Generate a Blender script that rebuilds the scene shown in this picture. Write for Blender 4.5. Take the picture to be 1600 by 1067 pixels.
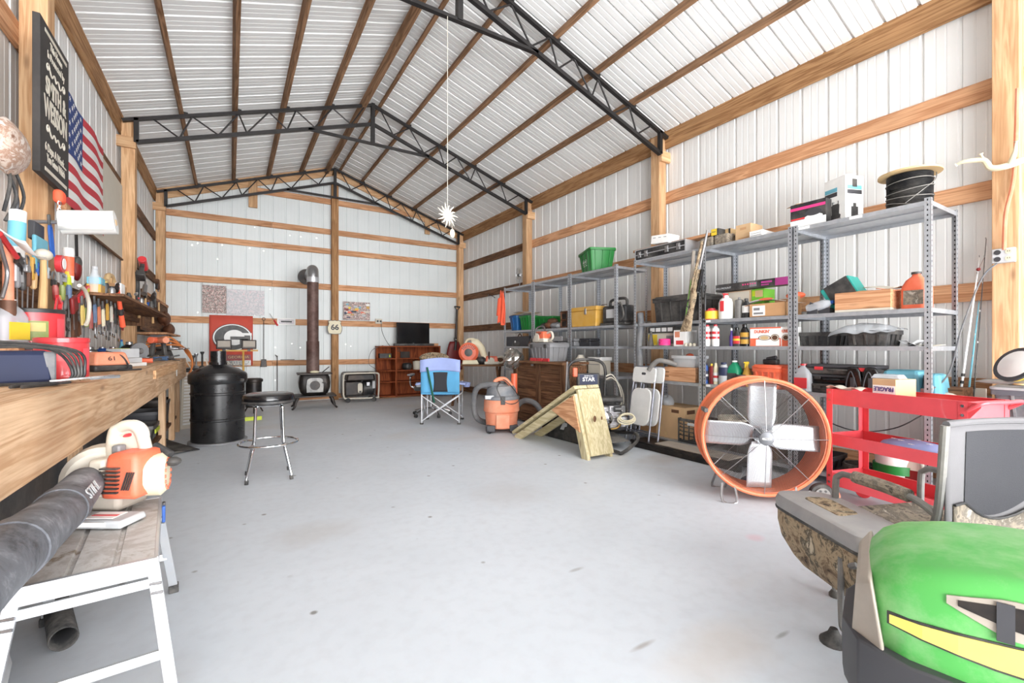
import bpy, math, random
from mathutils import Vector, Matrix
R_ = random.Random(7)
for o_ in list(bpy.data.objects): bpy.data.objects.remove(o_)
SC = bpy.context.scene; COL = SC.collection
PI = math.pi
# ---------------- camera ----------------
CH = 1.2; FPX = 711.0; HOR = 541.0
YAW = math.atan(440/711)
SN, CS = math.sin(YAW), math.cos(YAW)
cam = bpy.data.cameras.new('camera'); camo = bpy.data.objects.new('camera', cam); COL.objects.link(camo)
cam.sensor_width = 36; cam.lens = 36*FPX/1600; cam.clip_start = .02; cam.clip_end = 200
camo.location = (0, 0, CH); camo.rotation_euler = (PI/2, 0, -YAW)
cam.shift_y = (HOR-533.5)/1600
SC.camera = camo
# ---------------- daylight and added fill lamps ----------------
w = bpy.data.worlds.new('sky'); SC.world = w; w.use_nodes = True
bg = w.node_tree.nodes['Background']; bg.inputs[0].default_value = (.90, .95, 1, 1); bg.inputs[1].default_value = .58
def area(name, loc, rot, sx, sy, power, col):
    l = bpy.data.lights.new(name, 'AREA'); l.shape = 'RECTANGLE'; l.size = sx; l.size_y = sy; l.energy = power; l.color = col
    o = bpy.data.objects.new(name, l); COL.objects.link(o); o.location = loc; o.rotation_euler = rot; return o
area('door_daylight', (2.0, -9.0, 4.0), (PI/2*.97, 0, 0), 14, 7, 300, (.86, .93, 1))
area('ceiling_fill', (2.0, -4.2, .1), (math.radians(140), 0, 0), 10, 5, 2300, (.97, .98, 1))  # unseen lamp near the ground, added to brighten the underside of the roof
sl = bpy.data.lights.new('far_end_fill', 'SUN'); sl.energy = 3.2; sl.angle = math.radians(60); sl.color = (1, .98, .95)  # very wide sun lamp, added to light the far end without falloff
so = bpy.data.objects.new('far_end_fill', sl); COL.objects.link(so); so.rotation_euler = (math.radians(77), 0, math.radians(-8))
SC.view_settings.view_transform = 'Standard'; SC.view_settings.look = 'None'; SC.view_settings.gamma = 1
SC.view_settings.use_curve_mapping = False; SC.view_settings.exposure = 0.5
# ---------------- measuring: picture column/row to real planes ----------------
def _dir(px, py=None):
    u = (px-800)/FPX
    return u
def atX(px, X): u = _dir(px); return X*(CS-SN*u)/(SN+CS*u)
def atY(px, Y): u = _dir(px); return Y*(SN+CS*u)/(CS-SN*u)
def dep(X, Y): return SN*X+CS*Y
def zat(py, X, Y): return CH-(py-HOR)*dep(X, Y)/FPX
def fl(px, py, z=0.0):
    d = FPX*(CH-z)/(py-HOR); l = (px-800)/FPX*d
    return (SN*d+CS*l, CS*d-SN*l)
# ---------------- mesh builder ----------------
class MB:
    def __init__(s): s.v = []; s.f = []; s.m = []; s.mi = 0; s.M = Matrix(); s.flat = []
    def at(s, loc=(0, 0, 0), rot=(0, 0, 0), sc=1):
        from mathutils import Euler
        s.M = Matrix.Translation(loc) @ Euler(rot).to_matrix().to_4x4() @ (Matrix.Scale(sc, 4) if not isinstance(sc, tuple) else Matrix.Diagonal((*sc, 1)))
        return s
    def add(s, vs, fs, mi=None):
        b = len(s.v); s.v += [tuple(s.M @ Vector(p)) for p in vs]
        s.f += [tuple(b+i for i in f) for f in fs]; s.m += [s.mi if mi is None else mi]*len(fs); return s
    def bx(s, x0, x1, y0, y1, z0, z1, mi=None):
        return s.add([(x0, y0, z0), (x1, y0, z0), (x1, y1, z0), (x0, y1, z0), (x0, y0, z1), (x1, y0, z1), (x1, y1, z1), (x0, y1, z1)],
                     [(0, 3, 2, 1), (4, 5, 6, 7), (0, 1, 5, 4), (1, 2, 6, 5), (2, 3, 7, 6), (3, 0, 4, 7)], mi)
    def box(s, c, d, mi=None, taper=None, shift=(0, 0)):
        x, y, z = c; a, b, h = d[0]/2, d[1]/2, d[2]/2; t = taper or (1, 1)
        vs = [(x-a, y-b, z-h), (x+a, y-b, z-h), (x+a, y+b, z-h), (x-a, y+b, z-h)]
        a *= t[0]; b *= t[1]; x += shift[0]; y += shift[1]
        vs += [(x-a, y-b, z+h), (x+a, y-b, z+h), (x+a, y+b, z+h), (x-a, y+b, z+h)]
        return s.add(vs, [(0, 3, 2, 1), (4, 5, 6, 7), (0, 1, 5, 4), (1, 2, 6, 5), (2, 3, 7, 6), (3, 0, 4, 7)], mi)
    def bar(s, p, q, wd, ht, mi=None, up=(0, 0, 1)):
        p, q = Vector(p), Vector(q); d = (q-p).normalized(); u = Vector(up)
        if abs(d.dot(u)) > .98: u = Vector((0, 1, 0))
        x = d.cross(u).normalized()*wd/2; y = x.cross(d).normalized()*ht/2
        vs = [tuple(c+i*x+j*y) for c in (p, q) for i, j in ((-1, -1), (1, -1), (1, 1), (-1, 1))]
        return s.add(vs, [(0, 1, 2, 3), (7, 6, 5, 4), (0, 4, 5, 1), (1, 5, 6, 2), (2, 6, 7, 3), (3, 7, 4, 0)], mi)
    def cyl(s, p, q, r, r2=None, n=12, mi=None, caps=True):
        r2 = r if r2 is None else r2
        return s.tube([p, q], [r, r2], n, mi, caps)
    def tube(s, pts, r, n=8, mi=None, caps=True, closed=False):
        P = [Vector(a) for a in pts]; k = len(P)
        rs = r if isinstance(r, (list, tuple)) else [r]*k
        vs = []; prev = None
        for i in range(k):
            if closed: d = (P[(i+1) % k]-P[i-1])
            else: d = (P[min(i+1, k-1)]-P[max(i-1, 0)])
            d = d.normalized() if d.length > 1e-9 else Vector((0, 0, 1))
            if prev is None:
                a = Vector((0, 0, 1)) if abs(d.z) < .9 else Vector((1, 0, 0)); x = d.cross(a).normalized()
            else:
                x = prev-d*prev.dot(d); x = x.normalized() if x.length > 1e-6 else d.orthogonal().normalized()
            prev = x; y = d.cross(x)
            vs += [tuple(P[i]+rs[i]*(math.cos(2*PI*j/n)*x+math.sin(2*PI*j/n)*y)) for j in range(n)]
        fs = []
        for i in range(k if closed else k-1):
            a, b = i*n, ((i+1) % k)*n
            fs += [(a+j, a+(j+1) % n, b+(j+1) % n, b+j) for j in range(n)]
        if caps and not closed:
            fs += [tuple(range(n-1, -1, -1)), tuple(range((k-1)*n, k*n))]
        return s.add(vs, fs, mi)
    def lathe(s, prof, n=24, mi=None, c=(0, 0, 0), mis=None):
        vs = []; cx, cy, cz = c
        for r, z in prof: vs += [(cx+r*math.cos(2*PI*j/n), cy+r*math.sin(2*PI*j/n), cz+z) for j in range(n)]
        for i in range(len(prof)-1):
            fs = [(i*n+j, i*n+(j+1) % n, (i+1)*n+(j+1) % n, (i+1)*n+j) for j in range(n)]
            if i == 0: b0 = len(s.v); s.add(vs, fs, mis[0] if mis else mi)
            else: s.f += [tuple(b0+k for k in f) for f in fs]; s.m += [mis[i] if mis else (s.mi if mi is None else mi)]*n
        if prof[0] == prof[-1]: return s
        if prof[0][0] > 1e-6: s.f.append(tuple(b0+j for j in range(n-1, -1, -1))); s.m.append(mis[0] if mis else (s.mi if mi is None else mi))
        if prof[-1][0] > 1e-6: s.f.append(tuple(b0+(len(prof)-1)*n+j for j in range(n))); s.m.append(mis[-1] if mis else (s.mi if mi is None else mi))
        return s
    def prism(s, poly, h, axis='z', o=0.0, mi=None):
        # poly of 2D points extruded by h along axis, starting at o
        k = len(poly)
        def pt(a, b, c): return {'z': (a, b, c), 'y': (a, c, b), 'x': (c, a, b)}[axis]
        vs = [pt(a, b, o) for a, b in poly]+[pt(a, b, o+h) for a, b in poly]
        fs = [tuple(range(k-1, -1, -1)), tuple(range(k, 2*k))]+[(i, (i+1) % k, k+(i+1) % k, k+i) for i in range(k)]
        return s.add(vs, fs, mi)
    def ball(s, c, r, n=12, m=8, mi=None):
        r = r if isinstance(r, (tuple, list)) else (r, r, r); vs = [(c[0], c[1], c[2]-r[2])]
        for i in range(1, m):
            t = PI*i/m-PI/2
            vs += [(c[0]+r[0]*math.cos(t)*math.cos(2*PI*j/n), c[1]+r[1]*math.cos(t)*math.sin(2*PI*j/n), c[2]+r[2]*math.sin(t)) for j in range(n)]
        vs.append((c[0], c[1], c[2]+r[2])); e = len(vs)-1
        fs = [(0, 1+(j+1) % n, 1+j) for j in range(n)]
        for i in range(m-2): fs += [(1+i*n+j, 1+i*n+(j+1) % n, 1+(i+1)*n+(j+1) % n, 1+(i+1)*n+j) for j in range(n)]
        fs += [(1+(m-2)*n+j, 1+(m-2)*n+(j+1) % n, e) for j in range(n)]
        return s.add(vs, fs, mi)
    def surf(s, fn, nu, nv, mi=None, closeu=False):
        vs = [tuple(fn(i/nu, j/nv)) for j in range(nv+1) for i in range(nu+1)]
        fs = [(j*(nu+1)+i, j*(nu+1)+i+1, (j+1)*(nu+1)+i+1, (j+1)*(nu+1)+i) for j in range(nv) for i in range(nu)]
        return s.add(vs, fs, mi)
    def loft(s, rings, mi=None, caps=True):
        n = len(rings[0]); vs = [tuple(p) for r in rings for p in r]
        fs = [(i*n+j, i*n+(j+1) % n, (i+1)*n+(j+1) % n, (i+1)*n+j) for i in range(len(rings)-1) for j in range(n)]
        if caps: fs += [tuple(range(n-1, -1, -1)), tuple(range((len(rings)-1)*n, len(rings)*n))]
        return s.add(vs, fs, mi)
    def build(s, name, mat, parent=None, bevel=0, solid=0, sub=0, smooth=35, seg=2):
        me = bpy.data.meshes.new(name); me.from_pydata(s.v, [], s.f)
        ms = mat if isinstance(mat, (list, tuple)) else [mat]
        for m_ in ms: me.materials.append(MT(m_))
        me.polygons.foreach_set('material_index', [min(i, len(ms)-1) for i in s.m])
        me.validate()
        if smooth:
            me.polygons.foreach_set('use_smooth', [True]*len(me.polygons)); me.set_sharp_from_angle(angle=math.radians(smooth))
        me.update()
        import bmesh as _b
        bm = _b.new(); bm.from_mesh(me); _b.ops.recalc_face_normals(bm, faces=bm.faces); bm.to_mesh(me); bm.free()
        o = bpy.data.objects.new(name, me); COL.objects.link(o)
        if parent is not None: o.parent = parent
        if solid: md = o.modifiers.new('s', 'SOLIDIFY'); md.thickness = solid; md.offset = 0
        if sub: md = o.modifiers.new('u', 'SUBSURF'); md.levels = sub; md.render_levels = sub
        if bevel: md = o.modifiers.new('b', 'BEVEL'); md.width = bevel; md.segments = seg; md.limit_method = 'ANGLE'; md.angle_limit = math.radians(40)
        return o
def tag(o, label, cat, group=None, kind=None):
    o['label'] = label; o['category'] = cat
    if group: o['group'] = group
    if kind: o['kind'] = kind
    return o
def thing(name, label, cat, loc=(0, 0, 0), rz=0, group=None, rot=None):
    o = bpy.data.objects.new(name, None); COL.objects.link(o); o.location = loc; o.rotation_euler = rot or (0, 0, rz); o.empty_display_size = .05
    return tag(o, label, cat, group)
def kids(o): return [c for c in bpy.data.objects if c.parent == o]
def dup(o, loc=None, rot=None, label=None, parent=None, sc=None, group=None):
    c = o.copy(); COL.objects.link(c)
    if parent is not None: c.parent = parent
    for k in kids(o): dup(k, parent=c)
    if loc is not None: c.location = loc
    if rot is not None: c.rotation_euler = rot
    if label: c['label'] = label
    if group: c['group'] = group
    if sc: c.scale = (sc,)*3 if not isinstance(sc, tuple) else sc
    return c
def struct(o, label=None): o['kind'] = 'structure'; (label and o.__setitem__('label', label)); return o
def smoothpath(pts, k=6):
    P = [Vector(p) for p in pts]; out = []
    for i in range(len(P)-1):
        a, b, c, d = P[max(i-1, 0)], P[i], P[i+1], P[min(i+2, len(P)-1)]
        for j in range(k):
            t = j/k
            out.append(.5*((2*b)+(c-a)*t+(2*a-5*b+4*c-d)*t*t+(3*b-a-3*c+d)*t**3))
    out.append(P[-1]); return [tuple(p) for p in out]
def rrect(w_, h_, r, k=4):
    out = []
    for cx, cy, a in ((w_/2-r, h_/2-r, 0), (-w_/2+r, h_/2-r, 90), (-w_/2+r, -h_/2+r, 180), (w_/2-r, -h_/2+r, 270)):
        out += [(cx+r*math.cos(math.radians(a+90*i/k)), cy+r*math.sin(math.radians(a+90*i/k))) for i in range(k+1)]
    return out
def ell(a, b, n=24, c=(0, 0)): return [(c[0]+a*math.cos(2*PI*i/n), c[1]+b*math.sin(2*PI*i/n)) for i in range(n)]
def text(s_, parent, loc, xd, up, h, mat, width=None, ext=.0008, name='lettering', align='CENTER', shear=0, off=0):
    c = bpy.data.curves.new(name, 'FONT'); c.body = s_; c.size = h*1.38; c.extrude = ext; c.align_x = align; c.align_y = 'CENTER'; c.shear = shear; c.offset = off; c.resolution_u = 3
    c.materials.append(MT(mat)); q = bpy.data.objects.new('tmp', c); COL.objects.link(q); bpy.context.view_layer.update()
    me = bpy.data.meshes.new_from_object(q.evaluated_get(bpy.context.evaluated_depsgraph_get())); bpy.data.objects.remove(q); bpy.data.curves.remove(c)
    me.materials.clear(); me.materials.append(MT(mat)); o = bpy.data.objects.new(name, me); COL.objects.link(o); o.parent = parent
    x = Vector(xd).normalized(); u = Vector(up); u = (u-x*u.dot(x)).normalized(); z = x.cross(u)
    M = Matrix((x, u, z)).transposed().to_4x4(); M.translation = Vector(loc)
    xs = [v.co.x for v in me.vertices] or [0, 1]; sx = width/(max(xs)-min(xs)) if width else 1
    o.matrix_local = M @ Matrix.Diagonal((sx, 1, 1, 1)); return o
# ---------------- materials ----------------
_M = {}
def MT(n): return n if not isinstance(n, str) else (_M[n] if n in _M else PM(n, (.5, .5, .5)))
def lin(c): return tuple((x/12.92 if x <= .04045 else ((x+.055)/1.055)**2.4) for x in (v/255 for v in c))
def PM(name, col, rough=.5, metal=0, var=.07, scale=9, bump=0, bscale=60, alpha=1, trans=0, emit=0, rvar=.12, coat=0, dust=0, dcol=(190, 183, 172)):
    """plain procedural surface: colour with noise mottling, uneven roughness; dust = settled grime in patches"""
    m = bpy.data.materials.new(name); m.use_nodes = True; nt = m.node_tree; N = nt.nodes; L = nt.links
    b = N['Principled BSDF']; c = lin(col) if max(col) > 1 else col
    tc = N.new('ShaderNodeTexCoord'); oi = N.new('ShaderNodeObjectInfo')
    ad = N.new('ShaderNodeVectorMath'); ad.operation = 'ADD'; L.new(tc.outputs['Object'], ad.inputs[0])
    ml = N.new('ShaderNodeMath'); ml.operation = 'MULTIPLY'; ml.inputs[1].default_value = 37; L.new(oi.outputs['Random'], ml.inputs[0]); L.new(ml.outputs[0], ad.inputs[1])
    nz = N.new('ShaderNodeTexNoise'); nz.inputs['Scale'].default_value = scale; nz.inputs['Detail'].default_value = 5; L.new(ad.outputs[0], nz.inputs['Vector'])
    mr = N.new('ShaderNodeMapRange'); mr.inputs[1].default_value = .25; mr.inputs[2].default_value = .75; mr.inputs[3].default_value = 1-var; mr.inputs[4].default_value = 1+var; L.new(nz.outputs[0], mr.inputs[0])
    vm = N.new('ShaderNodeVectorMath'); vm.operation = 'SCALE'; vm.inputs[0].default_value = c[:3]; L.new(mr.outputs[0], vm.inputs['Scale'])
    src = vm.outputs[0]
    if dust:
        n2 = N.new('ShaderNodeTexNoise'); n2.inputs['Scale'].default_value = scale*.5; n2.inputs['Detail'].default_value = 8; n2.inputs['Roughness'].default_value = .7; L.new(ad.outputs[0], n2.inputs['Vector'])
        r2 = N.new('ShaderNodeMapRange'); r2.inputs[1].default_value = .42; r2.inputs[2].default_value = .68; r2.inputs[3].default_value = 0; r2.inputs[4].default_value = dust; L.new(n2.outputs[0], r2.inputs[0])
        mx = N.new('ShaderNodeMix'); mx.data_type = 'RGBA'; L.new(r2.outputs[0], mx.inputs[0]); L.new(src, mx.inputs[6]); mx.inputs[7].default_value = (*lin(dcol), 1); src = mx.outputs[2]
    L.new(src, b.inputs['Base Color'])
    rr = N.new('ShaderNodeMapRange'); rr.inputs[3].default_value = max(.02, rough-rvar*rough); rr.inputs[4].default_value = min(1, rough+rvar*rough); L.new(nz.outputs[0], rr.inputs[0]); L.new(rr.outputs[0], b.inputs['Roughness'])
    b.inputs['Metallic'].default_value = metal
    if coat: b.inputs['Coat Weight'].default_value = coat
    if trans: b.inputs['Transmission Weight'].default_value = trans; b.inputs['IOR'].default_value = 1.45
    if alpha < 1: b.inputs['Alpha'].default_value = alpha
    if emit: b.inputs['Emission Color'].default_value = (*c[:3], 1); b.inputs['Emission Strength'].default_value = emit
    if bump:
        n3 = N.new('ShaderNodeTexNoise'); n3.inputs['Scale'].default_value = bscale; n3.inputs['Detail'].default_value = 4; L.new(ad.outputs[0], n3.inputs['Vector'])
        bp = N.new('ShaderNodeBump'); bp.inputs['Strength'].default_value = bump; bp.inputs['Distance'].default_value = .004; L.new(n3.outputs[0], bp.inputs['Height']); L.new(bp.outputs[0], b.inputs['Normal'])
    _M[name] = m; return m
def WOOD(name, c1, c2, axis=0, knots=.5, rough=.75, fine=1.0, dirt=0):
    """sawn timber: grain streaks along one axis, rings from a distorted wave, scattered knots, board to board tone"""
    m = bpy.data.materials.new(name); m.use_nodes = True; nt = m.node_tree; N = nt.nodes; L = nt.links; b = N['Principled BSDF']
    tc = N.new('ShaderNodeTexCoord'); oi = N.new('ShaderNodeObjectInfo'); ml = N.new('ShaderNodeMath'); ml.operation = 'MULTIPLY'; ml.inputs[1].default_value = 53
    L.new(oi.outputs['Random'], ml.inputs[0]); ad = N.new('ShaderNodeVectorMath'); ad.operation = 'ADD'; L.new(tc.outputs['Object'], ad.inputs[0]); L.new(ml.outputs[0], ad.inputs[1])
    mp = N.new('ShaderNodeMapping'); s = [14*fine]*3; s[axis] = .9*fine; mp.inputs['Scale'].default_value = s; L.new(ad.outputs[0], mp.inputs[0])
    n1 = N.new('ShaderNodeTexNoise'); n1.inputs['Scale'].default_value = 1.2; n1.inputs['Detail'].default_value = 6; n1.inputs['Distortion'].default_value = .8; L.new(mp.outputs[0], n1.inputs['Vector'])
    wv = N.new('ShaderNodeMath'); wv.operation = 'MULTIPLY'; wv.inputs[1].default_value = 26; L.new(n1.outputs[0], wv.inputs[0])
    sn = N.new('ShaderNodeMath'); sn.operation = 'SINE'; L.new(wv.outputs[0], sn.inputs[0])
    mp2 = N.new('ShaderNodeMapping'); s = [90*fine]*3; s[axis] = 3; mp2.inputs['Scale'].default_value = s; L.new(ad.outputs[0], mp2.inputs[0])
    n2 = N.new('ShaderNodeTexNoise'); n2.inputs['Scale'].default_value = 1; n2.inputs['Detail'].default_value = 3; L.new(mp2.outputs[0], n2.inputs['Vector'])
    cm = N.new('ShaderNodeMath'); cm.operation = 'MULTIPLY_ADD'; cm.inputs[1].default_value = .22; L.new(sn.outputs[0], cm.inputs[0]); L.new(n2.outputs[0], cm.inputs[2])
    rp = N.new('ShaderNodeValToRGB'); rp.color_ramp.elements[0].position = .2; rp.color_ramp.elements[1].position = .8
    rp.color_ramp.elements[0].color = (*lin(c2), 1); rp.color_ramp.elements[1].color = (*lin(c1), 1); L.new(cm.outputs[0], rp.inputs[0])
    mp3 = N.new('ShaderNodeMapping'); s = [6.5]*3; s[axis] = 1.9; mp3.inputs['Scale'].default_value = s; L.new(ad.outputs[0], mp3.inputs[0])
    vo = N.new('ShaderNodeTexVoronoi'); vo.inputs['Scale'].default_value = 1; L.new(mp3.outputs[0], vo.inputs['Vector'])
    kr = N.new('ShaderNodeMapRange'); kr.inputs[1].default_value = .05; kr.inputs[2].default_value = .13; kr.inputs[3].default_value = knots; kr.inputs[4].default_value = 0; L.new(vo.outputs['Distance'], kr.inputs[0])
    mx = N.new('ShaderNodeMix'); mx.data_type = 'RGBA'; L.new(kr.outputs[0], mx.inputs[0]); L.new(rp.outputs[0], mx.inputs[6]); mx.inputs[7].default_value = (*lin((96, 62, 40)), 1)
    tn = N.new('ShaderNodeMapRange'); tn.inputs[3].default_value = .86; tn.inputs[4].default_value = 1.12; L.new(oi.outputs['Random'], tn.inputs[0])
    n4 = N.new('ShaderNodeTexNoise'); n4.inputs['Scale'].default_value = 1.7; n4.inputs['Detail'].default_value = 6; L.new(ad.outputs[0], n4.inputs['Vector'])
    t2 = N.new('ShaderNodeMapRange'); t2.inputs[1].default_value = .3; t2.inputs[2].default_value = .7; t2.inputs[3].default_value = .84-dirt; t2.inputs[4].default_value = 1.08; L.new(n4.outputs[0], t2.inputs[0])
    mm = N.new('ShaderNodeMath'); mm.operation = 'MULTIPLY'; L.new(tn.outputs[0], mm.inputs[0]); L.new(t2.outputs[0], mm.inputs[1])
    sc = N.new('ShaderNodeVectorMath'); sc.operation = 'SCALE'; L.new(mx.outputs[2], sc.inputs[0]); L.new(mm.outputs[0], sc.inputs['Scale']); L.new(sc.outputs[0], b.inputs['Base Color'])
    b.inputs['Roughness'].default_value = rough; b.inputs['Specular IOR Level'].default_value = .25
    bp = N.new('ShaderNodeBump'); bp.inputs['Strength'].default_value = .25; bp.inputs['Distance'].default_value = .002; L.new(cm.outputs[0], bp.inputs['Height']); L.new(bp.outputs[0], b.inputs['Normal'])
    _M[name] = m; return m
for i_, a_ in enumerate('xyz'):
    WOOD('pine_'+a_, (228, 188, 146), (198, 152, 110), i_)
    WOOD('girt_'+a_, (222, 172, 132), (184, 130, 92), i_)
    WOOD('darkpine_'+a_, (192, 148, 104), (146, 104, 68), i_)
    WOOD('purlin_'+a_, (160, 124, 94), (112, 82, 58), i_)
    WOOD('oldwood_'+a_, (142, 104, 76), (92, 64, 46), i_, dirt=.2)
    WOOD('treated_'+a_, (216, 204, 168), (186, 172, 132), i_)
    WOOD('cedar_'+a_, (160, 84, 46), (106, 48, 26), i_, knots=.8)
    WOOD('bench_'+a_, (230, 196, 160), (198, 156, 118), i_, dirt=.1)
def camo(name, cols, scale=9, rough=.85):
    m = bpy.data.materials.new(name); m.use_nodes = True; nt = m.node_tree; N = nt.nodes; L = nt.links; b = N['Principled BSDF']
    tc = N.new('ShaderNodeTexCoord'); nz = N.new('ShaderNodeTexNoise'); nz.inputs['Scale'].default_value = scale; nz.inputs['Detail'].default_value = 9; nz.inputs['Distortion'].default_value = .5; nz.inputs['Roughness'].default_value = .68
    L.new(tc.outputs['Object'], nz.inputs['Vector']); rp = N.new('ShaderNodeValToRGB'); L.new(nz.outputs[0], rp.inputs[0]); rp.color_ramp.interpolation = 'EASE'
    e = rp.color_ramp.elements; k = len(cols); e[0].position = .33; e[0].color = (*lin(cols[0]), 1); e[1].position = .66; e[1].color = (*lin(cols[-1]), 1)
    for i in range(1, k-1): q = e.new(.33+.33*i/(k-1)); q.color = (*lin(cols[i]), 1)
    L.new(rp.outputs[0], b.inputs['Base Color']); b.inputs['Roughness'].default_value = rough; _M[name] = m; return m
def FLOORM():
    m = bpy.data.materials.new('concrete'); m.use_nodes = True; nt = m.node_tree; N = nt.nodes; L = nt.links; b = N['Principled BSDF']; tc = N.new('ShaderNodeTexCoord')
    def noise(sc, det=6, dist=0, vec=None):
        n = N.new('ShaderNodeTexNoise'); n.inputs['Scale'].default_value = sc; n.inputs['Detail'].default_value = det; n.inputs['Distortion'].default_value = dist; L.new(vec or tc.outputs['Object'], n.inputs['Vector']); return n.outputs[0]
    def mrange(src, a, b_, c, d):
        r = N.new('ShaderNodeMapRange'); r.inputs[1].default_value = a; r.inputs[2].default_value = b_; r.inputs[3].default_value = c; r.inputs[4].default_value = d; L.new(src, r.inputs[0]); return r.outputs[0]
    def mix(f, a, bb):
        x = N.new('ShaderNodeMix'); x.data_type = 'RGBA'; L.new(f, x.inputs[0]) if not isinstance(f, float) else None
        for k, v in ((6, a), (7, bb)):
            if isinstance(v, tuple): x.inputs[k].default_value = (*lin(v), 1)
            else: L.new(v, x.inputs[k])
        return x.outputs[2]
    base = mix(mrange(noise(1.1, 8, .6), .3, .7, 0, 1), (200, 206, 213), (208, 214, 221))
    base = mix(mrange(noise(14, 6), .45, .8, 0, .5), base, (190, 194, 200))
    # tan dust trodden in towards the back of the building
    sp = N.new('ShaderNodeSeparateXYZ'); L.new(tc.outputs['Object'], sp.inputs[0])
    yg = mrange(sp.outputs[1], 5.5, 10.5, 0, .3)
    nn = mrange(noise(.9, 6, .8), .3, .6, .3, 1)
    mu = N.new('ShaderNodeMath'); mu.operation = 'MULTIPLY'; L.new(yg, mu.inputs[0]); L.new(nn, mu.inputs[1])
    base = mix(mu.outputs[0], base, (206, 195, 182))
    base = mix(mrange(noise(.55, 7, 1.2), .58, .74, 0, .28), base, (190, 172, 150))
    # dark specks and scuffs
    vo = N.new('ShaderNodeTexVoronoi'); vo.inputs['Scale'].default_value = 4.2; vo.inputs['Randomness'].default_value = 1; L.new(tc.outputs['Object'], vo.inputs['Vector'])
    sp1 = mrange(vo.outputs['Distance'], .04, .085, .8, 0); k1 = mrange(noise(1.3, 4), .47, .55, 0, 1)
    mu2 = N.new('ShaderNodeMath'); mu2.operation = 'MULTIPLY'; L.new(sp1, mu2.inputs[0]); L.new(k1, mu2.inputs[1]); base = mix(mu2.outputs[0], base, (110, 104, 98))
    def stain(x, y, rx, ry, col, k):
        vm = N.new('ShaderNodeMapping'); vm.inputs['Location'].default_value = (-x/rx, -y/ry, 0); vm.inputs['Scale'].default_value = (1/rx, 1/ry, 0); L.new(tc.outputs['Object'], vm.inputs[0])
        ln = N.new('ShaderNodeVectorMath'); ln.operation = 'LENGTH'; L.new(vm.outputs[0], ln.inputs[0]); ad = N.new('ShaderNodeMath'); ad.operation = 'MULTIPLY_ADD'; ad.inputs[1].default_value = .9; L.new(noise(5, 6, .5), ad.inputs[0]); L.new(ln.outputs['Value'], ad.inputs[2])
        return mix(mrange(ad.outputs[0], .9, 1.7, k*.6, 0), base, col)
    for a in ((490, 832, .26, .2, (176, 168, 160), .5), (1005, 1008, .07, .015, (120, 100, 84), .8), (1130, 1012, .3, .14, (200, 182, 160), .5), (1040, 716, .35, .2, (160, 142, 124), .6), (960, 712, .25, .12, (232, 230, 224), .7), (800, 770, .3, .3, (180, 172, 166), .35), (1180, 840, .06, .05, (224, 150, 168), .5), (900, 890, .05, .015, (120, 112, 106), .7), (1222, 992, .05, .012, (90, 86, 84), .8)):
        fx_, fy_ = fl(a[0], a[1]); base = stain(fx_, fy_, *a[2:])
    L.new(base, b.inputs['Base Color']); L.new(mrange(noise(3, 5), .3, .7, .42, .62), b.inputs['Roughness']); b.inputs['Specular IOR Level'].default_value = .35
    bp = N.new('ShaderNodeBump'); bp.inputs['Strength'].default_value = .12; bp.inputs['Distance'].default_value = .003; L.new(noise(70, 5), bp.inputs['Height']); L.new(bp.outputs[0], b.inputs['Normal'])
    _M['concrete'] = m
FLOORM()
PM('wallsheet', (231, 231, 229), .38, 0, .03, 3, rvar=.2); PM('backsheet', (224, 229, 229), .42, 0, .04, 2); PM('roofsheet', (234, 235, 234), .35, 0, .03, 3)
PM('outside_ground', (165, 160, 150), .9)
PM('blacksteel', (52, 50, 50), .45, .5, .2); PM('daylight_glow', (255, 252, 240), .5, emit=3)
PM('galv', (176, 180, 186), .38, .55, .1, 25, dust=.3, dcol=(205, 205, 205)); PM('galvdark', (120, 122, 126), .5, .5, .15); PM('hole', (40, 42, 44), .8)
PM('chrome', (215, 217, 220), .14, 1, .03); PM('steel', (168, 168, 170), .32, .85, .1); PM('alu', (205, 208, 213), .4, .6, .08, 20, dust=.35)
PM('black', (40, 40, 42), .45, dust=.18); PM('blackgloss', (18, 18, 20), .16); PM('blackrub', (38, 38, 40), .7, dust=.3); PM('darkgrey', (62, 62, 66), .5); PM('grey', (128, 128, 130), .5); PM('lightgrey', (190, 192, 194), .5)
PM('castiron', (44, 42, 42), .42, .5, .25, dust=.25, dcol=(110, 90, 74)); PM('rusty', (92, 66, 60), .6, .3, .35, 6, dust=.4, dcol=(150, 132, 124)); PM('brass', (190, 150, 80), .35, .8)
PM('white', (236, 236, 234), .45); PM('paper', (244, 243, 240), .7); PM('cream', (226, 216, 186), .5); PM('offwhite', (212, 205, 190), .6, dust=.3)
PM('red', (212, 58, 64), .35, coat=.3); PM('cartred', (224, 80, 88), .38, coat=.35); PM('darkred', (128, 34, 34), .45); PM('orange', (234, 106, 70), .42, dust=.15); PM('dustyorange', (226, 136, 102), .6, dust=.6, dcol=(214, 170, 145))
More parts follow.
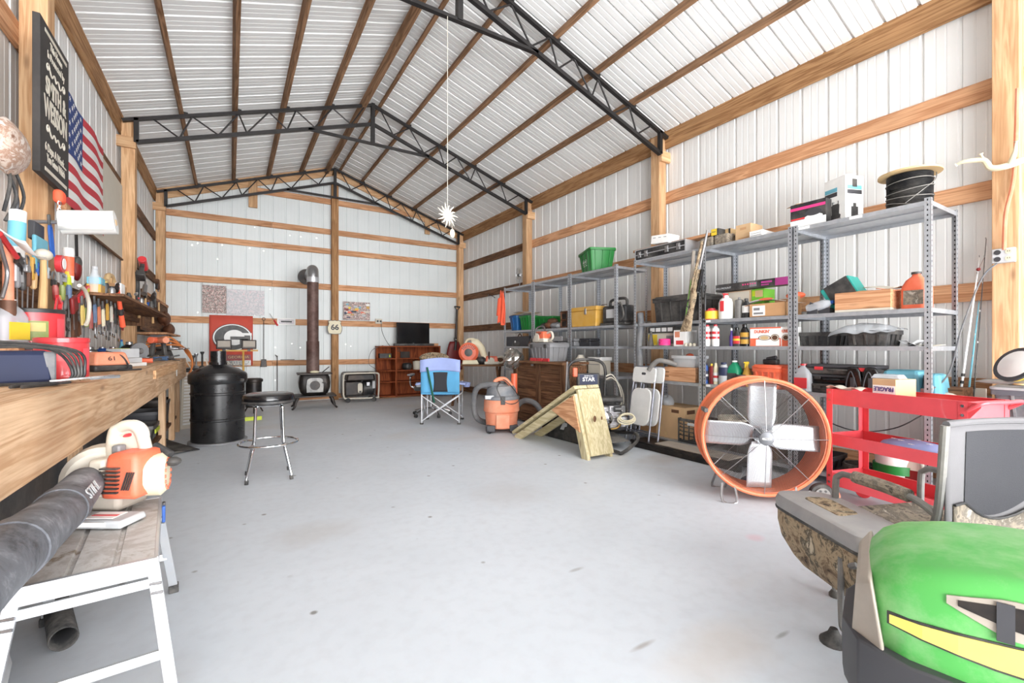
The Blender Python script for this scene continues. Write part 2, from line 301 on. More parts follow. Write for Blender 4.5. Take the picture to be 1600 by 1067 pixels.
PM('signblack', (50, 47, 46), .7, dust=.25, dcol=(90, 84, 80)); PM('flagstripe', (196, 62, 72), .8); PM('flagblue', (52, 72, 130), .8); PM('pinkred', (228, 84, 92), .4); PM('cordorange', (214, 130, 70), .6); PM('drumblack', (24, 24, 26), .28, dust=.15, dcol=(90, 88, 86)); PM('lidwhite', (222, 214, 200), .5, dust=.4); PM('rollpaper', (222, 221, 217), .75); PM('dullred', (158, 60, 56), .55, dust=.3); PM('dullyellow', (198, 172, 92), .55, dust=.3); PM('dullblue', (78, 104, 140), .55, dust=.3); PM('dullgreen', (130, 142, 76), .55, dust=.3); PM('dullorange', (206, 116, 78), .55, dust=.3); PM('chairtube', (150, 153, 164), .35, .7, .05); PM('strapgreen', (24, 84, 66), .8); PM('fanblade', (200, 203, 208), .32, .55, .04); PM('flagred', (206, 84, 68), .8); PM('safety', (255, 104, 70), .7); PM('fanorange', (222, 118, 78), .45, dust=.25, dcol=(226, 158, 125)); PM('yellow', (232, 200, 60), .5); PM('mustard', (206, 158, 64), .55, dust=.2); PM('lime', (190, 204, 46), .45); PM('green', (20, 118, 46), .45)
PM('gasgreen', (28, 140, 100), .4); PM('brightgreen', (120, 196, 60), .5); PM('blue', (46, 92, 170), .45); PM('binblue', (24, 92, 150), .45); PM('skyblue', (110, 180, 200), .5); PM('navy', (40, 48, 78), .5); PM('teal', (40, 150, 140), .5); PM('pink', (226, 60, 130), .5); PM('magenta', (176, 66, 140), .45); PM('purple', (70, 50, 130), .5)
PM('cardboard', (190, 146, 104), .85, var=.08); PM('kraft', (206, 172, 132), .85); PM('brown', (96, 64, 44), .7); PM('tan', (206, 176, 130), .6); PM('hickory', (206, 166, 116), .5); PM('leather', (104, 66, 44), .65, bump=.3)
PM('toolgrey', (92, 92, 92), .4, .7, .3, dust=.2); PM('toolrust', (112, 80, 64), .6, .4, .4); PM('clear', (235, 240, 245), .12, alpha=.35); PM('clearplastic', (215, 220, 226), .25, alpha=.5); PM('amberglass', (214, 186, 150), .2, alpha=.6); PM('glass', (250, 250, 250), .05, trans=.9)
PM('chairblue', (86, 156, 198), .8, bump=.2); PM('periwinkle', (146, 160, 206), .8, bump=.2); PM('meshblack', (48, 48, 52), .9, bump=.4, bscale=300); PM('foil', (190, 186, 178), .2, .9, bump=1, bscale=30); PM('hose', (92, 94, 98), .6, dust=.2)
PM('vacgrey', (108, 112, 120), .5, dust=.4); PM('tractorgreen', (84, 176, 84), .5, coat=.1, scale=4, dust=.7, dcol=(186, 206, 170)); PM('tractoryellow', (236, 220, 110), .5); PM('tractortaupe', (168, 158, 146), .6, dust=.3)
PM('lidgrey', (150, 148, 148), .5, dust=.25); PM('frameGrey', (112, 110, 108), .5, dust=.3); PM('meshgrey', (108, 106, 108), .85, bump=.3, bscale=400); PM('chairmesh', (54, 54, 58), .9, bump=.4, bscale=400)
camo('camo', [(46, 40, 34), (120, 100, 78), (170, 150, 122), (84, 76, 62), (196, 182, 158)], 11); camo('camogrey', [(58, 54, 50), (150, 138, 122), (110, 102, 92), (190, 180, 166)], 16)
camo('posterart', [(120, 60, 60), (226, 214, 205), (196, 160, 156), (96, 92, 88), (232, 224, 216), (200, 96, 96)], 22, .6); camo('posterart2', [(214, 176, 184), (226, 220, 222), (196, 196, 200), (236, 230, 232)], 20, .6)
camo('platformtop', [(146, 130, 112), (206, 203, 200), (182, 176, 170), (222, 222, 222)], 5, .6); camo('tubedirty', [(64, 64, 68), (104, 106, 112), (150, 152, 158)], 7, .6)
camo('plasticbag', [(120, 84, 66), (196, 180, 168), (158, 124, 104), (212, 204, 196), (140, 100, 84)], 12, .35)
# ---------------- building shell ----------------
XL, XR, YB, YF = -1.05, 5.03, 10.75, -1.6      # inner faces of posts, front opening
PT = .14                                       # post thickness
WL, WR, WB = XL-PT-.04, XR+PT+.04, YB+PT+.04
RX = 1.98; EZ = 4.13; RZ = 5.165; SL = (RZ-EZ)/(XR-RX)
def chord(x): return RZ-abs(x-RX)*SL
def roof(x): return chord(x)+.10
def profile(a, b, p=.25, sgn=1):
    """corrugated sheet section: broad ribs with two small ones between"""
    out = []; t = math.floor(a/p)*p
    while t < b:
        for q, dd in ((0, .0), (.01, .013), (.026, .013), (.036, 0), (.1, 0), (.104, .0016), (.112, .0016), (.116, 0), (.17, 0), (.174, .0016), (.182, .0016), (.186, 0)):
            if a <= t+q <= b: out.append((t+q, dd*sgn))
        t += p
    return out
def sheet(name, fn, prof, mat):
    m = MB(); lo = [fn(t, d, 0) for t, d in prof]; hi = [fn(t, d, 1) for t, d in prof]; k = len(prof)
    m.add(lo+hi, [(i, i+1, k+i+1, k+i) for i in range(k-1)]); return struct(m.build(name, mat, smooth=0))
sheet('wall_left', lambda t, d, k: (WL-d, t, k*(roof(WL)-.02)), profile(YF, WB), 'wallsheet')['label'] = 'white corrugated metal wall behind the workbench'
sheet('wall_right', lambda t, d, k: (WR+d, t, k*(roof(WR)-.02)), profile(YF, WB), 'wallsheet')['label'] = 'white corrugated metal wall behind the steel shelving'
sheet('wall_back', lambda t, d, k: (t, WB+d, k*(roof(t)-.01)), profile(WL, WR), 'backsheet')['label'] = 'white corrugated metal gable wall at the far end'
sheet('ceiling', lambda t, d, k: (RX if k else WL-.3, t, roof(RX if k else WL-.3)+d*1.9), profile(YF, WB+.1), 'roofsheet')['label'] = 'left slope of the bare metal roof'
sheet('ceiling', lambda t, d, k: (RX if k else WR+.3, t, roof(RX if k else WR+.3)+d*1.9), profile(YF, WB+.1), 'roofsheet')['label'] = 'right slope of the bare metal roof'
m = MB(); m.bx(WL-.05, WR+.05, YF, WB+.05, -.12, 0); struct(m.build('floor', 'concrete', smooth=0), 'pale broom-finished concrete slab')
m = MB(); m.bx(-30, 34, -40, 40, -.3, -.13); struct(m.build('ground', 'outside_ground', smooth=0), 'bare ground outside')
def timber(name, x0, x1, y0, y1, z0, z1, mat, label, bevel=.004):
    """one stick of framing lumber, origin at its base corner"""
    m = MB(); c = ((x0+x1)/2, (y0+y1)/2, z0); m.bx(x0-c[0], x1-c[0], y0-c[1], y1-c[1], 0, z1-z0)
    o = m.build(name, mat, bevel=bevel, smooth=0); o.location = c; tag(o, label, {'wooden_post': 'post', 'wall_girt': 'girt', 'eave_beam': 'beam', 'wood_block': 'block'}.get(name, 'timber')); o['kind'] = 'structure'; return o
# posts
PY = [.90, 4.27, 7.58, YB]
for s_, xa in (('left', XL-PT), ('right', XR)):
    for i, y in enumerate(PY):
        if s_ == 'left' and i == 0: continue
        h_ = EZ-.02; where = ['nearest the camera', 'second from the front', 'third from the front', 'in the far corner'][i]
        timber('wooden_post', xa, xa+PT, y, y+.145, 0, h_, 'pine_z', 'square wooden post of the %s wall, %s' % (s_, where))
        if i: # blocking that carries the truss
            x0 = xa+PT-.11 if s_ == 'left' else xa; 
            timber('wood_block', xa-.05 if s_ == 'left' else xa+.0, (xa+PT+.015) if s_ == 'left' else xa+PT+.06, y-.045, y-.002, h_-.36, h_-.22, 'pine_x', 'short wood block nailed across the %s wall post %s' % (s_, where))
timber('wooden_post', 1.93, 2.07, YB, YB+.14, 0, chord(2)-.3, 'darkpine_z', 'wooden post standing in the middle of the far wall')
# extra plank packed against the near left post
timber('wooden_post', XL-PT-.02, XL-.02, 4.42, 4.46, 0, 4.1, 'pine_z', 'thin plank behind the sign post of the left wall')
# eave beams (two boards, one tone each)
timber('eave_beam', XR+PT-.02, XR+PT+.02, YF, WB-.03, 3.95, 4.20, 'darkpine_y', 'deep eave beam running along the top of the right wall')
timber('eave_beam', WL+.005, WL+.045, YF, WB-.03, 3.95, 4.20, 'darkpine_y', 'deep eave beam running along the top of the left wall')
# girts
for s_, x0 in (('right', XR+PT+.0), ('left', WL+.004)):
    for k, (z0, z1) in enumerate(((3.19, 3.345), (2.385, 2.53), (1.57, 1.72), (.80, .94), (.03, .18))):
        seg = [(YF, 1.0), (1.0, 4.33), (4.33, 7.64), (7.64, YB+.1)]
        for j, (a, b) in enumerate(seg):
            if s_ == 'left' and j == 0 and False: continue
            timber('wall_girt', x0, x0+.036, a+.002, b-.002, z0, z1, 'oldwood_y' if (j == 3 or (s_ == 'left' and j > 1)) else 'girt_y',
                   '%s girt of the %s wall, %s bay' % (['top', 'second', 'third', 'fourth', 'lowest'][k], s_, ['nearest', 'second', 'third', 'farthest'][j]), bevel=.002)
for k, (z0, z1) in enumerate(((3.72, 3.84), (3.28, 3.40), (2.47, 2.60), (1.66, 1.79), (.785, .90), (0.02, .13))):
    for j, (a, b) in enumerate(((XL, .75), (.75, 1.93), (2.07, 5.03))):
        timber('wall_girt', a+.002, b-.002, YB+PT-.005, YB+PT+.033, z0, z1, 'girt_x', '%s girt of the far wall, %s of the centre post' % (['top', 'second', 'third', 'fourth', 'fifth', 'lowest'][k], ['far left', 'left', 'right'][j]), bevel=.002)
timber('wall_girt', .35, 4.25, YB+PT-.005, YB+PT+.033, 4.40, 4.52, 'girt_x', 'short girt high in the gable of the far wall')
timber('wood_block', .32, .48, YB+PT-.045, YB+PT-.008, 4.08, 4.62, 'pine_z', 'short upright wood scrap on the gable, left of the ridge')
timber('wood_block', 4.15, 4.28, YB+PT-.045, YB+PT-.008, 4.02, 4.42, 'pine_z', 'short upright wood scrap on the gable, right of the ridge')
for sx in (-1, 1):
    m = MB(); xe = WL if sx < 0 else WR; a = (xe, 0, chord(xe)+.0); b = (RX, 0, chord(RX)); m.bar(a, b, .036, .2)
    o = m.build('eave_beam', 'pine_x', smooth=0); o.location = (0, WB-.03, 0); tag(o, 'sloping rafter along the %s rake of the far wall' % ('left' if sx < 0 else 'right'), 'rafter'); o['kind'] = 'structure'
# purlins
for i, x in enumerate((-.98, -.55, .07, .69, 1.32, 1.845, 2.09, 2.57, 3.2, 3.82, 4.44, 4.94)):
    if i in (0, 11): continue
    m = MB(); m.bx(-.022, .022, YF, WB-.04, 0, .092); o = m.build('purlin', 'purlin_y', bevel=.002, smooth=0)
    if i == 5: o.scale = (1.6, 1, 1)
    o.location = (x, 0, chord(x)+.002 if i != 5 else chord(x)-.05); o.rotation_euler = (0, math.atan(SL)*(1 if x > RX else -1), 0)
    tag(o, 'long wooden purlin under the roof, %s' % (['', 'first from the left wall', 'second from the left wall', 'third from the left wall', 'fourth from the left wall', 'thick one left of the ridge', 'thin one right of the ridge', 'fifth from the right wall', 'fourth from the right wall', 'third from the right wall', 'second from the right wall', 'closest to the right wall'][i] if i < 10 else ['closest to the right wall', ''][i-10]), 'purlin'); o['kind'] = 'structure'
# steel trusses
DZ = .31
def truss(y, label):
    t = thing('roof_truss', label, 'truss', (RX, y, EZ), 0, 'black steel roof trusses')
    hw = XR-RX-.02; rise = RZ-EZ
    def T(x): return rise-abs(x)*SL
    for s in (-1, 1):
        m = MB(); m.bar((s*(hw+.12), 0, T(hw+.12)-.02), (0, 0, T(0)-.02), .05, .04); m.build('top_chord', 'blacksteel', t, smooth=0)
        m = MB(); m.bar((s*(hw-.02), 0, T(hw)-DZ), (0, 0, T(0)-DZ-.02), .05, .045); m.build('bottom_chord', 'blacksteel', t, smooth=0)
        m = MB(); m.bar((s*(hw-.02), 0, T(hw)-DZ), (s*(hw-.02), 0, T(hw)), .05, .05); m.build('end_plate', 'blacksteel', t, smooth=0)
        xs = [.1, .28, .42, .62, .78, .96, 1.12, 1.34, 1.5, 1.68, 1.84, 2.06, 2.2, 2.4, 2.56, 2.78, 2.9]
        xs = [.13, .34, .62, .88, 1.14, 1.26, 1.5, 1.78, 1.88, 2.12, 2.42, 2.56, 2.84]
        for k in range(0, len(xs)-1):
            a, b = xs[k], xs[k+1]
            if k % 2 == 0: p, q = (s*a, 0, T(a)-.03), (s*b, 0, T(b)-DZ)
            else: p, q = (s*a, 0, T(a)-DZ), (s*b, 0, T(b)-.03)
            m = MB(); m.cyl(p, q, .011, n=8); m.build('web_rod', 'blacksteel', t)
    m = MB(); m.bar((0, 0, T(0)-.66), (0, 0, T(0)), .055, .075, up=(0, 1, 0)); m.build('king_post', 'blacksteel', t, smooth=0)
    m = MB(); m.bar((-.97, 0, rise-.655), (.97, 0, rise-.655), .05, .035); m.build('collar_tie', 'blacksteel', t, smooth=0)
    for s in (-1, 1):
        for x in (.62, 1.25, 1.87, 2.49):
            m = MB(); m.box((s*x, 0, T(x)+.01), (.05, .06, .03)); m.build('purlin_clip', 'blacksteel', t, smooth=0)
    return t
truss(4.22, 'black steel roof truss nearest the camera'); truss(7.53, 'black steel roof truss between the nearest and the far wall'); truss(10.68, 'black steel roof truss in front of the far wall')
# glowing beads standing in for daylight through screw holes in the far wall
m = MB()
for px, py in ((300, 383), (309, 380), (347, 383), (398, 355), (410, 300), (309, 488), (430, 443), (398, 492), (390, 388), (308, 435), (340, 405), (422, 452), (350, 455), (453, 368), (470, 370), (494, 372), (430, 543), (430, 594), (456, 537), (540, 538), (548, 541), (469, 543), (495, 372), (412, 392)):
    x = atY(px, WB-.002); m.ball((x, WB-.004, zat(py, x, WB)), (.009, .003, .009), 8, 4)
struct(m.build('pinhole_glow', 'daylight_glow'), 'glowing dots for daylight in the screw holes of the far wall')
# ---------------- steel shelving along the right wall ----------------
RS = -PI/2          # facing the room from the right wall; local +x is then towards the camera end
FX, BX = 4.40, 5.0
LV = (.10, .79, 1.2, 1.488, 2.285)
def shelf_unit(y0, y1, label):
    t = thing('steel_shelving_unit', label, 'shelving', (FX, y1, 0), RS, 'slotted angle steel shelving along the right wall'); W_ = y1-y0; D = BX-FX
    for x in (0, W_):
        for y in (0, D):
            m = MB(); s = 1 if x == 0 else -1; q = 1 if y == 0 else -1; top = LV[-1]+.02
            m.bx(min(x, x+s*.038), max(x, x+s*.038), min(y, y+q*.002), max(y, y+q*.002), 0, top, 0); m.bx(min(x, x+s*.002), max(x, x+s*.002), min(y, y+q*.038), max(y, y+q*.038), 0, top, 0)
            z = .04
            while z < top-.02:
                m.bx(min(x+s*.015, x+s*.023), max(x+s*.015, x+s*.023), y-.001 if q > 0 else y-.004, y+.004 if q > 0 else y+.001, z, z+.014, 1)
                m.bx(min(x-s*.001, x+s*.003), max(x-s*.001, x+s*.003), min(y+q*.016, y+q*.022), max(y+q*.016, y+q*.022), z, z+.014, 1); z += .038
            m.build('post', ['galv', 'hole'], t, smooth=0)
    for z in LV:
        m = MB(); m.bx(.004, W_-.004, .004, D-.004, z-.003, z); m.bx(.004, W_-.004, .003, .006, z-.034, z); m.bx(.004, W_-.004, D-.006, D-.003, z-.034, z)
        m.bx(.003, .006, .006, D-.006, z-.034, z); m.bx(W_-.006, W_-.003, .006, D-.006, z-.034, z); m.bx(.02, W_-.02, D/2-.02, D/2+.02, z-.012, z-.003)
        m.build('shelf', 'galv', t, smooth=0)
        m = MB()
        for x in (.02, W_-.02): m.cyl((x, .001, z-.018), (x, -.003, z-.018), .006, n=8)
        m.build('bolt', 'chrome', t)
    return t
UY = [(1.23, 2.195), (2.205, 3.14), (3.15, 4.14), (4.455, 5.44), (5.45, 6.43), (6.44, 7.40)]
for (a, b), wh in zip(UY, ('nearest the camera, with the wooden wire spool on top', 'second from the camera, with tan cartons on top', 'with the black rifle case on top', 'with the green recycling bin on top', 'behind the dark wooden chest', 'farthest, with the orange shirt hanging on its corner')):
    shelf_unit(a, b, 'grey steel shelving unit ' + wh)
def S(px, z, X=4.5): return (X, atX(px, X), z+.0005)
def wd(a, b, X=4.5): return abs(atX(a, X)-atX(b, X))
def carton(name, label, cat, loc, size, mat, rz=RS, flaps=False, lab=None, group=None, tape=None, bevel=.002, open_=False):
    """box standing on loc (front centre), size = width, depth, height"""
    t = thing(name, label, cat, loc, rz, group); w_, d_, h_ = size; m = MB()
    if open_:
        e = .004
        m.bx(-w_/2, w_/2, 0, d_, 0, e); m.bx(-w_/2, w_/2, 0, e, 0, h_); m.bx(-w_/2, w_/2, d_-e, d_, 0, h_); m.bx(-w_/2, -w_/2+e, e, d_-e, 0, h_); m.bx(w_/2-e, w_/2, e, d_-e, 0, h_)
        m.build('box_body', mat, t, smooth=0)
        for s in (-1, 1):
            m = MB(); m.bar((s*w_/2, d_/2, h_), (s*(w_/2+.06), d_/2, h_+.035*s+.02), d_*.96, .003, up=(0, 0, 1)); m.build('flap', mat, t, smooth=0)
    else:
        m.bx(-w_/2, w_/2, 0, d_, 0, h_); m.build('box_body', mat, t, bevel=bevel, smooth=0)
        if tape: m = MB(); m.bx(-w_/2-.0006, w_/2+.0006, d_/2-.02, d_/2+.02, h_*.8, h_+.0008); m.build('tape', tape, t, smooth=0)
    for l in (lab or []):      # (x0,x1,z0,z1,mat) printed panels on the front
        m = MB(); m.bx(-w_/2+l[0]*w_, -w_/2+l[1]*w_, -.0008-.0004*(lab.index(l)+1), .0005, l[2]*h_, l[3]*h_); m.build('printed_panel', l[4], t, smooth=0)
    return t
def sidepanels(t, size, ls):   # printed panels on the side that faces the camera end (+x)
    w_, d_, h_ = size
    for l in ls: m = MB(); m.bx(w_/2-.0005, w_/2+.0012, l[0]*d_, l[1]*d_, l[2]*h_, l[3]*h_); m.build('printed_panel', l[4], t, smooth=0)
def bottle(name, label, cat, loc, prof, mat, cap=None, capm='white', band=None, rz=RS, flat=1, group=None, nz=None):
    t = thing(name, label, cat, loc, rz, group); m = MB(); m.at(sc=(1, flat, 1)); m.lathe(prof, 20); m.build('bottle_body', mat, t)
    top = prof[-1]; h_ = top[1]
    if cap: m = MB(); m.lathe([(cap[0], h_-.006), (cap[0], h_+cap[1]*.8), (cap[0]*.8, h_+cap[1])], 14); m.build('cap', capm, t)
    if band:
        r = max(p[0] for p in prof)+.0012; m = MB(); m.at(sc=(1, flat, 1)); m.lathe([(r, h_*band[0]), (r, h_*band[1])], 20); m.build('label_band', band[2], t)
        if len(band) > 3: m = MB(); m.at(sc=(1, flat, 1)); z0 = h_*(band[0]*.6+band[1]*.4); m.lathe([(r+.001, z0), (r+.001, z0+h_*.12)], 20); m.build('label_stripe', band[3], t)
    if nz: # trigger sprayer
        m = MB(); m.box((0, 0, h_+.03), (.022, .05, .024)); m.cyl((0, -.02, h_+.032), (0, -.05, h_+.034), .008, n=8); m.bar((0, -.028, h_+.025), (0, -.036, h_-.02), .01, .008); m.cyl((0, 0, h_-.005), (0, 0, h_+.02), .014, n=10); m.build('trigger_sprayer', nz, t, bevel=.002)
    return t
def can(name, label, loc, r, h, mat, band, cap='white', group=None, stripe=None):
    return bottle(name, label, 'can', loc, [(r*.94, 0), (r, .004), (r, h*.86), (r*.9, h*.9), (r*.55, h*.95), (r*.55, h)], mat, (r*.5, h*.1), cap, (.08, .8, band)+((stripe,) if stripe else ()), group=group)
def jug(name, label, loc, w_, d_, h_, mat, labm, capm='red', rz=RS, tex=None, cat='jug'):
    t = thing(name, label, cat, loc, rz); m = MB()
    rings = []
    for k, (s, z) in enumerate(((.93, 0), (1, .02), (1, .5), (.97, .62), (.7, .78), (.32, .88), (.26, .93), (.26, .96))): rings.append([(x*s, y*s+(.0 if k < 4 else -.12*d_*(1-s)), z*h_) for x, y in rrect(w_, d_, w_*.25)])
    m.loft(rings); m.build('jug_body', mat, t)
    m = MB(); m.tube(smoothpath([(0, -.02, h_*.9), (0, d_*.3, h_*.88), (0, d_*.44, h_*.72), (0, d_*.47, h_*.5)]), w_*.11, 8); m.build('handle', mat, t)
    m = MB(); m.cyl((0, -.11*d_*.7, h_*.94), (0, -.11*d_*.7, h_*1.0), w_*.19, n=14); m.build('cap', capm, t)
    if labm: m = MB(); m.bx(-w_*.36, w_*.36, -d_/2-.0015, -d_/2+.003, h_*.12, h_*.5); m.build('label', labm, t, smooth=0)
    return t
def tote(name, label, loc, w_, d_, h_, mat, rz=RS, ribs=5, lid=None, cat='storage bin', tp=.86, rot=None, latch=None, fill=None):
    t = thing(name, label, cat, loc, rz, rot=rot); m = MB(); e = .006
    r0 = [(x*tp, y*tp+d_/2, 0) for x, y in rrect(w_, d_, .03, 2)]; r1 = [(x, y+d_/2, h_) for x, y in rrect(w_, d_, .03, 2)]
    i1 = [(x*(1-e*2/w_), (y)*(1-e*2/d_)+d_/2, h_) for x, y in rrect(w_, d_, .03, 2)]; i0 = [(x*tp*.96, y*tp*.96+d_/2, .008) for x, y in rrect(w_, d_, .03, 2)]
    m.loft([r0, r1, i1, i0]); m.build('bin_body', mat, t, smooth=40)
    m = MB(); a = [(x*1.05, y*1.06+d_/2) for x, y in rrect(w_, d_, .035, 2)]; b = [(x*.985, y*.985+d_/2) for x, y in rrect(w_, d_, .03, 2)]; n = len(a)
    m.loft([[(x, y, h_-.03) for x, y in a], [(x, y, h_+.004) for x, y in a], [(x, y, h_+.004) for x, y in b], [(x, y, h_-.03) for x, y in b], [(x, y, h_-.03) for x, y in a]], caps=False); m.build('rim', mat, t)
    for i in range(ribs):
        m = MB(); x = (i+.5)/ribs*w_*.86-w_*.43; m.bar((x*tp, d_/2*(1-tp)-.003, .01), (x, -.003, h_-.03), .014, .012, up=(0, 1, 0)); m.build('rib', mat, t, smooth=0)
    for i in range(3):
        m = MB(); y = d_*(.2+.3*i); m.bar((w_/2*tp+.003, d_/2+(y-d_/2)*tp, .01), (w_/2+.003, y, h_-.03), .012, .014, up=(0, 1, 0)); m.build('rib', mat, t, smooth=0)
    if lid: m = MB(); m.loft([[(x*1.07, y*1.08+d_/2, h_+.005+z) for x, y in rrect(w_*s, d_*s, .04, 3)] for s, z in ((1, 0), (1, .018), (.93, .022), (.9, .034))]); m.build('lid', lid, t, bevel=.003)
    if latch:
        for x in (-w_*.32, w_*.32): m = MB(); m.box((x, -.016, h_-.015), (.06, .014, .06)); m.build('latch', latch, t, bevel=.003)
    return t
def toolcase(name, label, loc, w_, d_, h_, mat, rz=RS, lat='red', rot=None, handle=True, tray=None):
    t = thing(name, label, 'tool case', loc, rz, rot=rot); m = MB(); m.bx(-w_/2, w_/2, 0, d_, 0, h_*.62); m.build('case_body', mat, t, bevel=.012, smooth=0)
    m = MB(); m.bx(-w_/2-.004, w_/2+.004, -.004, d_+.004, h_*.64, h_); m.build('lid', tray or mat, t, bevel=.012, smooth=0)
    for x in (-w_*.3, w_*.3): m = MB(); m.box((x, -.008, h_*.6), (w_*.13, .012, h_*.34)); m.build('latch', lat, t, bevel=.002)
    if handle: m = MB(); m.tube(smoothpath([(-w_*.14, -.002, h_*.5), (-w_*.13, -.03, h_*.5), (w_*.13, -.03, h_*.5), (w_*.14, -.002, h_*.5)], 4), .008, 6); m.build('handle', mat, t)
    return t
Z1, Z2, Z3, Z4, Z5 = LV
# --- top boards ---
t = thing('wire_spool', 'large wooden reel wound with black wire on top of the nearest shelving', 'spool', (4.74, 1.46, Z5+.001))
for z in (.0, .315): m = MB(); m.lathe([(.018, z), (.205, z), (.205, z+.014), (.018, z+.014)], 40); m.build('flange', 'tan', t)
m = MB(); m.lathe([(.06, .01), (.06, .32)], 20); m.build('core', 'tan', t)
m = MB(); pr = [(.06, .014)]
for i in range(46): pr += [(.143 if i % 9 else .137, .016+i*.0064), (.149, .019+i*.0064)]
m.lathe(pr+[(.06, .313)], 40); m.build('wound_wire', 'black', t)
for k, (zz, dz) in enumerate(((.06, .04), (.13, .02), (.19, .03), (.25, .01))): m = MB(); m.tube([(.152*math.cos(a/24*2*PI), .152*math.sin(a/24*2*PI), zz+dz*math.sin(a/24*2*PI+k)) for a in range(24)], .0035, 6, closed=True); m.build('loose_turn', 'frameGrey', t)
m = MB(); m.tube(smoothpath([(-.15, -.02, .06), (-.1, -.115, .15), (.02, -.155, .24), (.1, -.14, .33), (.09, -.12, .338)]), .0035, 6); m.build('loose_end', 'frameGrey', t)
s_ = (.21, .19, .40); t = carton('pump_box', 'tall white carton with a water pump picture on top of the shelving', 'box', (4.56, atX(1304, 4.56), Z5+.001), s_, 'paper', rz=RS-.35, lab=[(.04, .62, .7, .79, 'skyblue'), (.04, .62, .6, .69, 'darkgrey'), (.05, .5, .46, .48, 'lightgrey'), (.3, .8, .06, .09, 'black')])
m = MB(); m.at((.01, -.003, .04)); m.prism([(-.045, .0), (.045, 0), (.05, .03), (.035, .04), (.038, .12), (.03, .125), (.03, .155), (.024, .155), (.024, .13), (-.024, .13), (-.024, .155), (-.03, .155), (-.03, .125), (-.038, .12), (-.035, .04), (-.05, .03)], .002, 'y'); m.build('pump_picture', 'black', t, smooth=0)
sidepanels(t, s_, [(.1, .9, .7, .79, 'skyblue'), (.1, .9, .6, .69, 'darkgrey')]); m = MB(); m.bx(.105, .1075, .06, .13, .04, .13); m.bx(.105, .1075, .08, .11, .13, .16); m.build('pump_picture', 'black', t, smooth=0); m = MB(); m.bx(.105, .1075, .07, .12, .30, .37); m.build('pump_picture', 'black', t, smooth=0)
m = MB(); m.bar((0, .0, .40), (0, .12, .42), .2, .002); m.build('flap', 'paper', t, smooth=0)
s_ = (.30, .22, .23); t = carton('polisher_box', 'black and white carton with a red band and a polisher picture, on the shelving top', 'box', (4.47, atX(1262, 4.47), Z5+.001), s_, 'black', lab=[(0, 1, 0, .34, 'paper'), (.0, .98, .74, .85, 'pink'), (.02, .45, .36, .42, 'red')])
m = MB(); m.at((.05, -.003, .085)); m.prism(ell(.075, .024, 24), .002, 'y'); m.build('polisher_picture', 'paper', t, smooth=0)
m = MB(); m.at((.05, -.0045, .125)); m.prism(ell(.07, .03, 20)+[], .002, 'y'); m.build('polisher_picture', 'darkgrey', t, smooth=0); m = MB(); m.bar((-.15, .02, .23), (-.05, .2, .27), .14, .003); m.build('flap', 'cardboard', t, smooth=0)
# tan cartons on unit two
carton('ammunition_box', 'plain tan cardboard box under another one, on the shelving top by the white box', 'box', S(1161, Z5, 4.52), (.17, .22, .10), 'kraft', tape='tan', lab=[(.2, .8, .3, .45, 'cardboard')])
carton('ammunition_box', 'plain tan cardboard box, topmost of two on the shelving top', 'box', (4.53, atX(1161, 4.53), Z5+.102), (.16, .22, .08), 'kraft', tape='tan', lab=[(.3, .7, .3, .6, 'cardboard')])
carton('flat_box', 'flat white box with small print leaning beside the two tan boxes', 'box', S(1181, Z5, 4.46), (.13, .30, .07), 'paper', lab=[(.1, .9, .3, .38, 'grey'), (.1, .9, .6, .66, 'grey')])
carton('shell_box', 'small yellow and black carton standing on the patterned packages', 'box', (4.50, atX(1117, 4.5), Z5+.128), (.09, .16, .07), 'black', lab=[(0, .75, 0, 1, 'yellow'), (.1, .6, .5, .6, 'black')])
carton('shell_box', 'small tan carton with a black end behind the yellow one', 'box', (4.62, atX(1134, 4.62), Z5+.125), (.11, .14, .075), 'tan', lab=[(.8, 1, 0, 1, 'black')])
for px, lb in ((1103, 'camouflage printed soft package next to the rifle case'), (1126, 'camouflage printed soft package next to the tan boxes')):
    t = thing('wrapped_package', lb, 'package', S(px, Z5, 4.48), RS); m = MB(); m.box((0, .12, .062), (.17, .24, .122)); m.build('package_body', 'camogrey', t, bevel=.02); m = MB(); m.bx(-.08, .08, .1, .12, .121, .126); m.build('seam', 'offwhite', t, smooth=0)
# rifle case
c0, c1 = atX(1072, 4.42), atX(994, 4.42); L_ = c1-c0
t = thing('rifle_case', 'long black hard case with aluminium edges lying on top of the shelving', 'case', (4.405, (c0+c1)/2, Z5+.001), RS)
m = MB(); m.bx(-L_/2, L_/2, 0, .3, 0, .066); m.build('case_body', 'black', t, smooth=0, bevel=.003); m = MB(); m.bx(-L_/2, L_/2, 0, .3, .072, .135); m.build('lid', 'black', t, smooth=0, bevel=.003)
for z in (.0, .066, .128):
    m = MB(); m.bx(-L_/2-.003, L_/2+.003, -.003, .303, z, z+.009); m.build('metal_edge', 'alu', t, smooth=0)
for x in (-L_/2, L_/2): m = MB(); m.bx(x-.006, x+.006, -.004, .304, 0, .137); m.build('metal_edge', 'alu', t, smooth=0)
for x in (-.4, -.26, .16, .38): m = MB(); m.box((x*L_, -.008, .07), (.05, .012, .075)); m.box((x*L_, -.014, .08), (.03, .01, .03)); m.build('latch', 'steel', t, bevel=.002)
m = MB(); m.tube([(-.09, -.004, .05), (-.09, -.03, .05), (.07, -.03, .05), (.07, -.004, .05)], .008, 6); m.build('handle', 'black', t)
t = thing('wooden_plank', 'narrow wood plank lying on the black rifle case', 'plank', (4.50, (c0+c1)/2-.12, Z5+.14), RS); m = MB(); m.bx(-.62, .5, 0, .14, 0, .03); m.build('plank_body', 'girt_x', t, smooth=0)
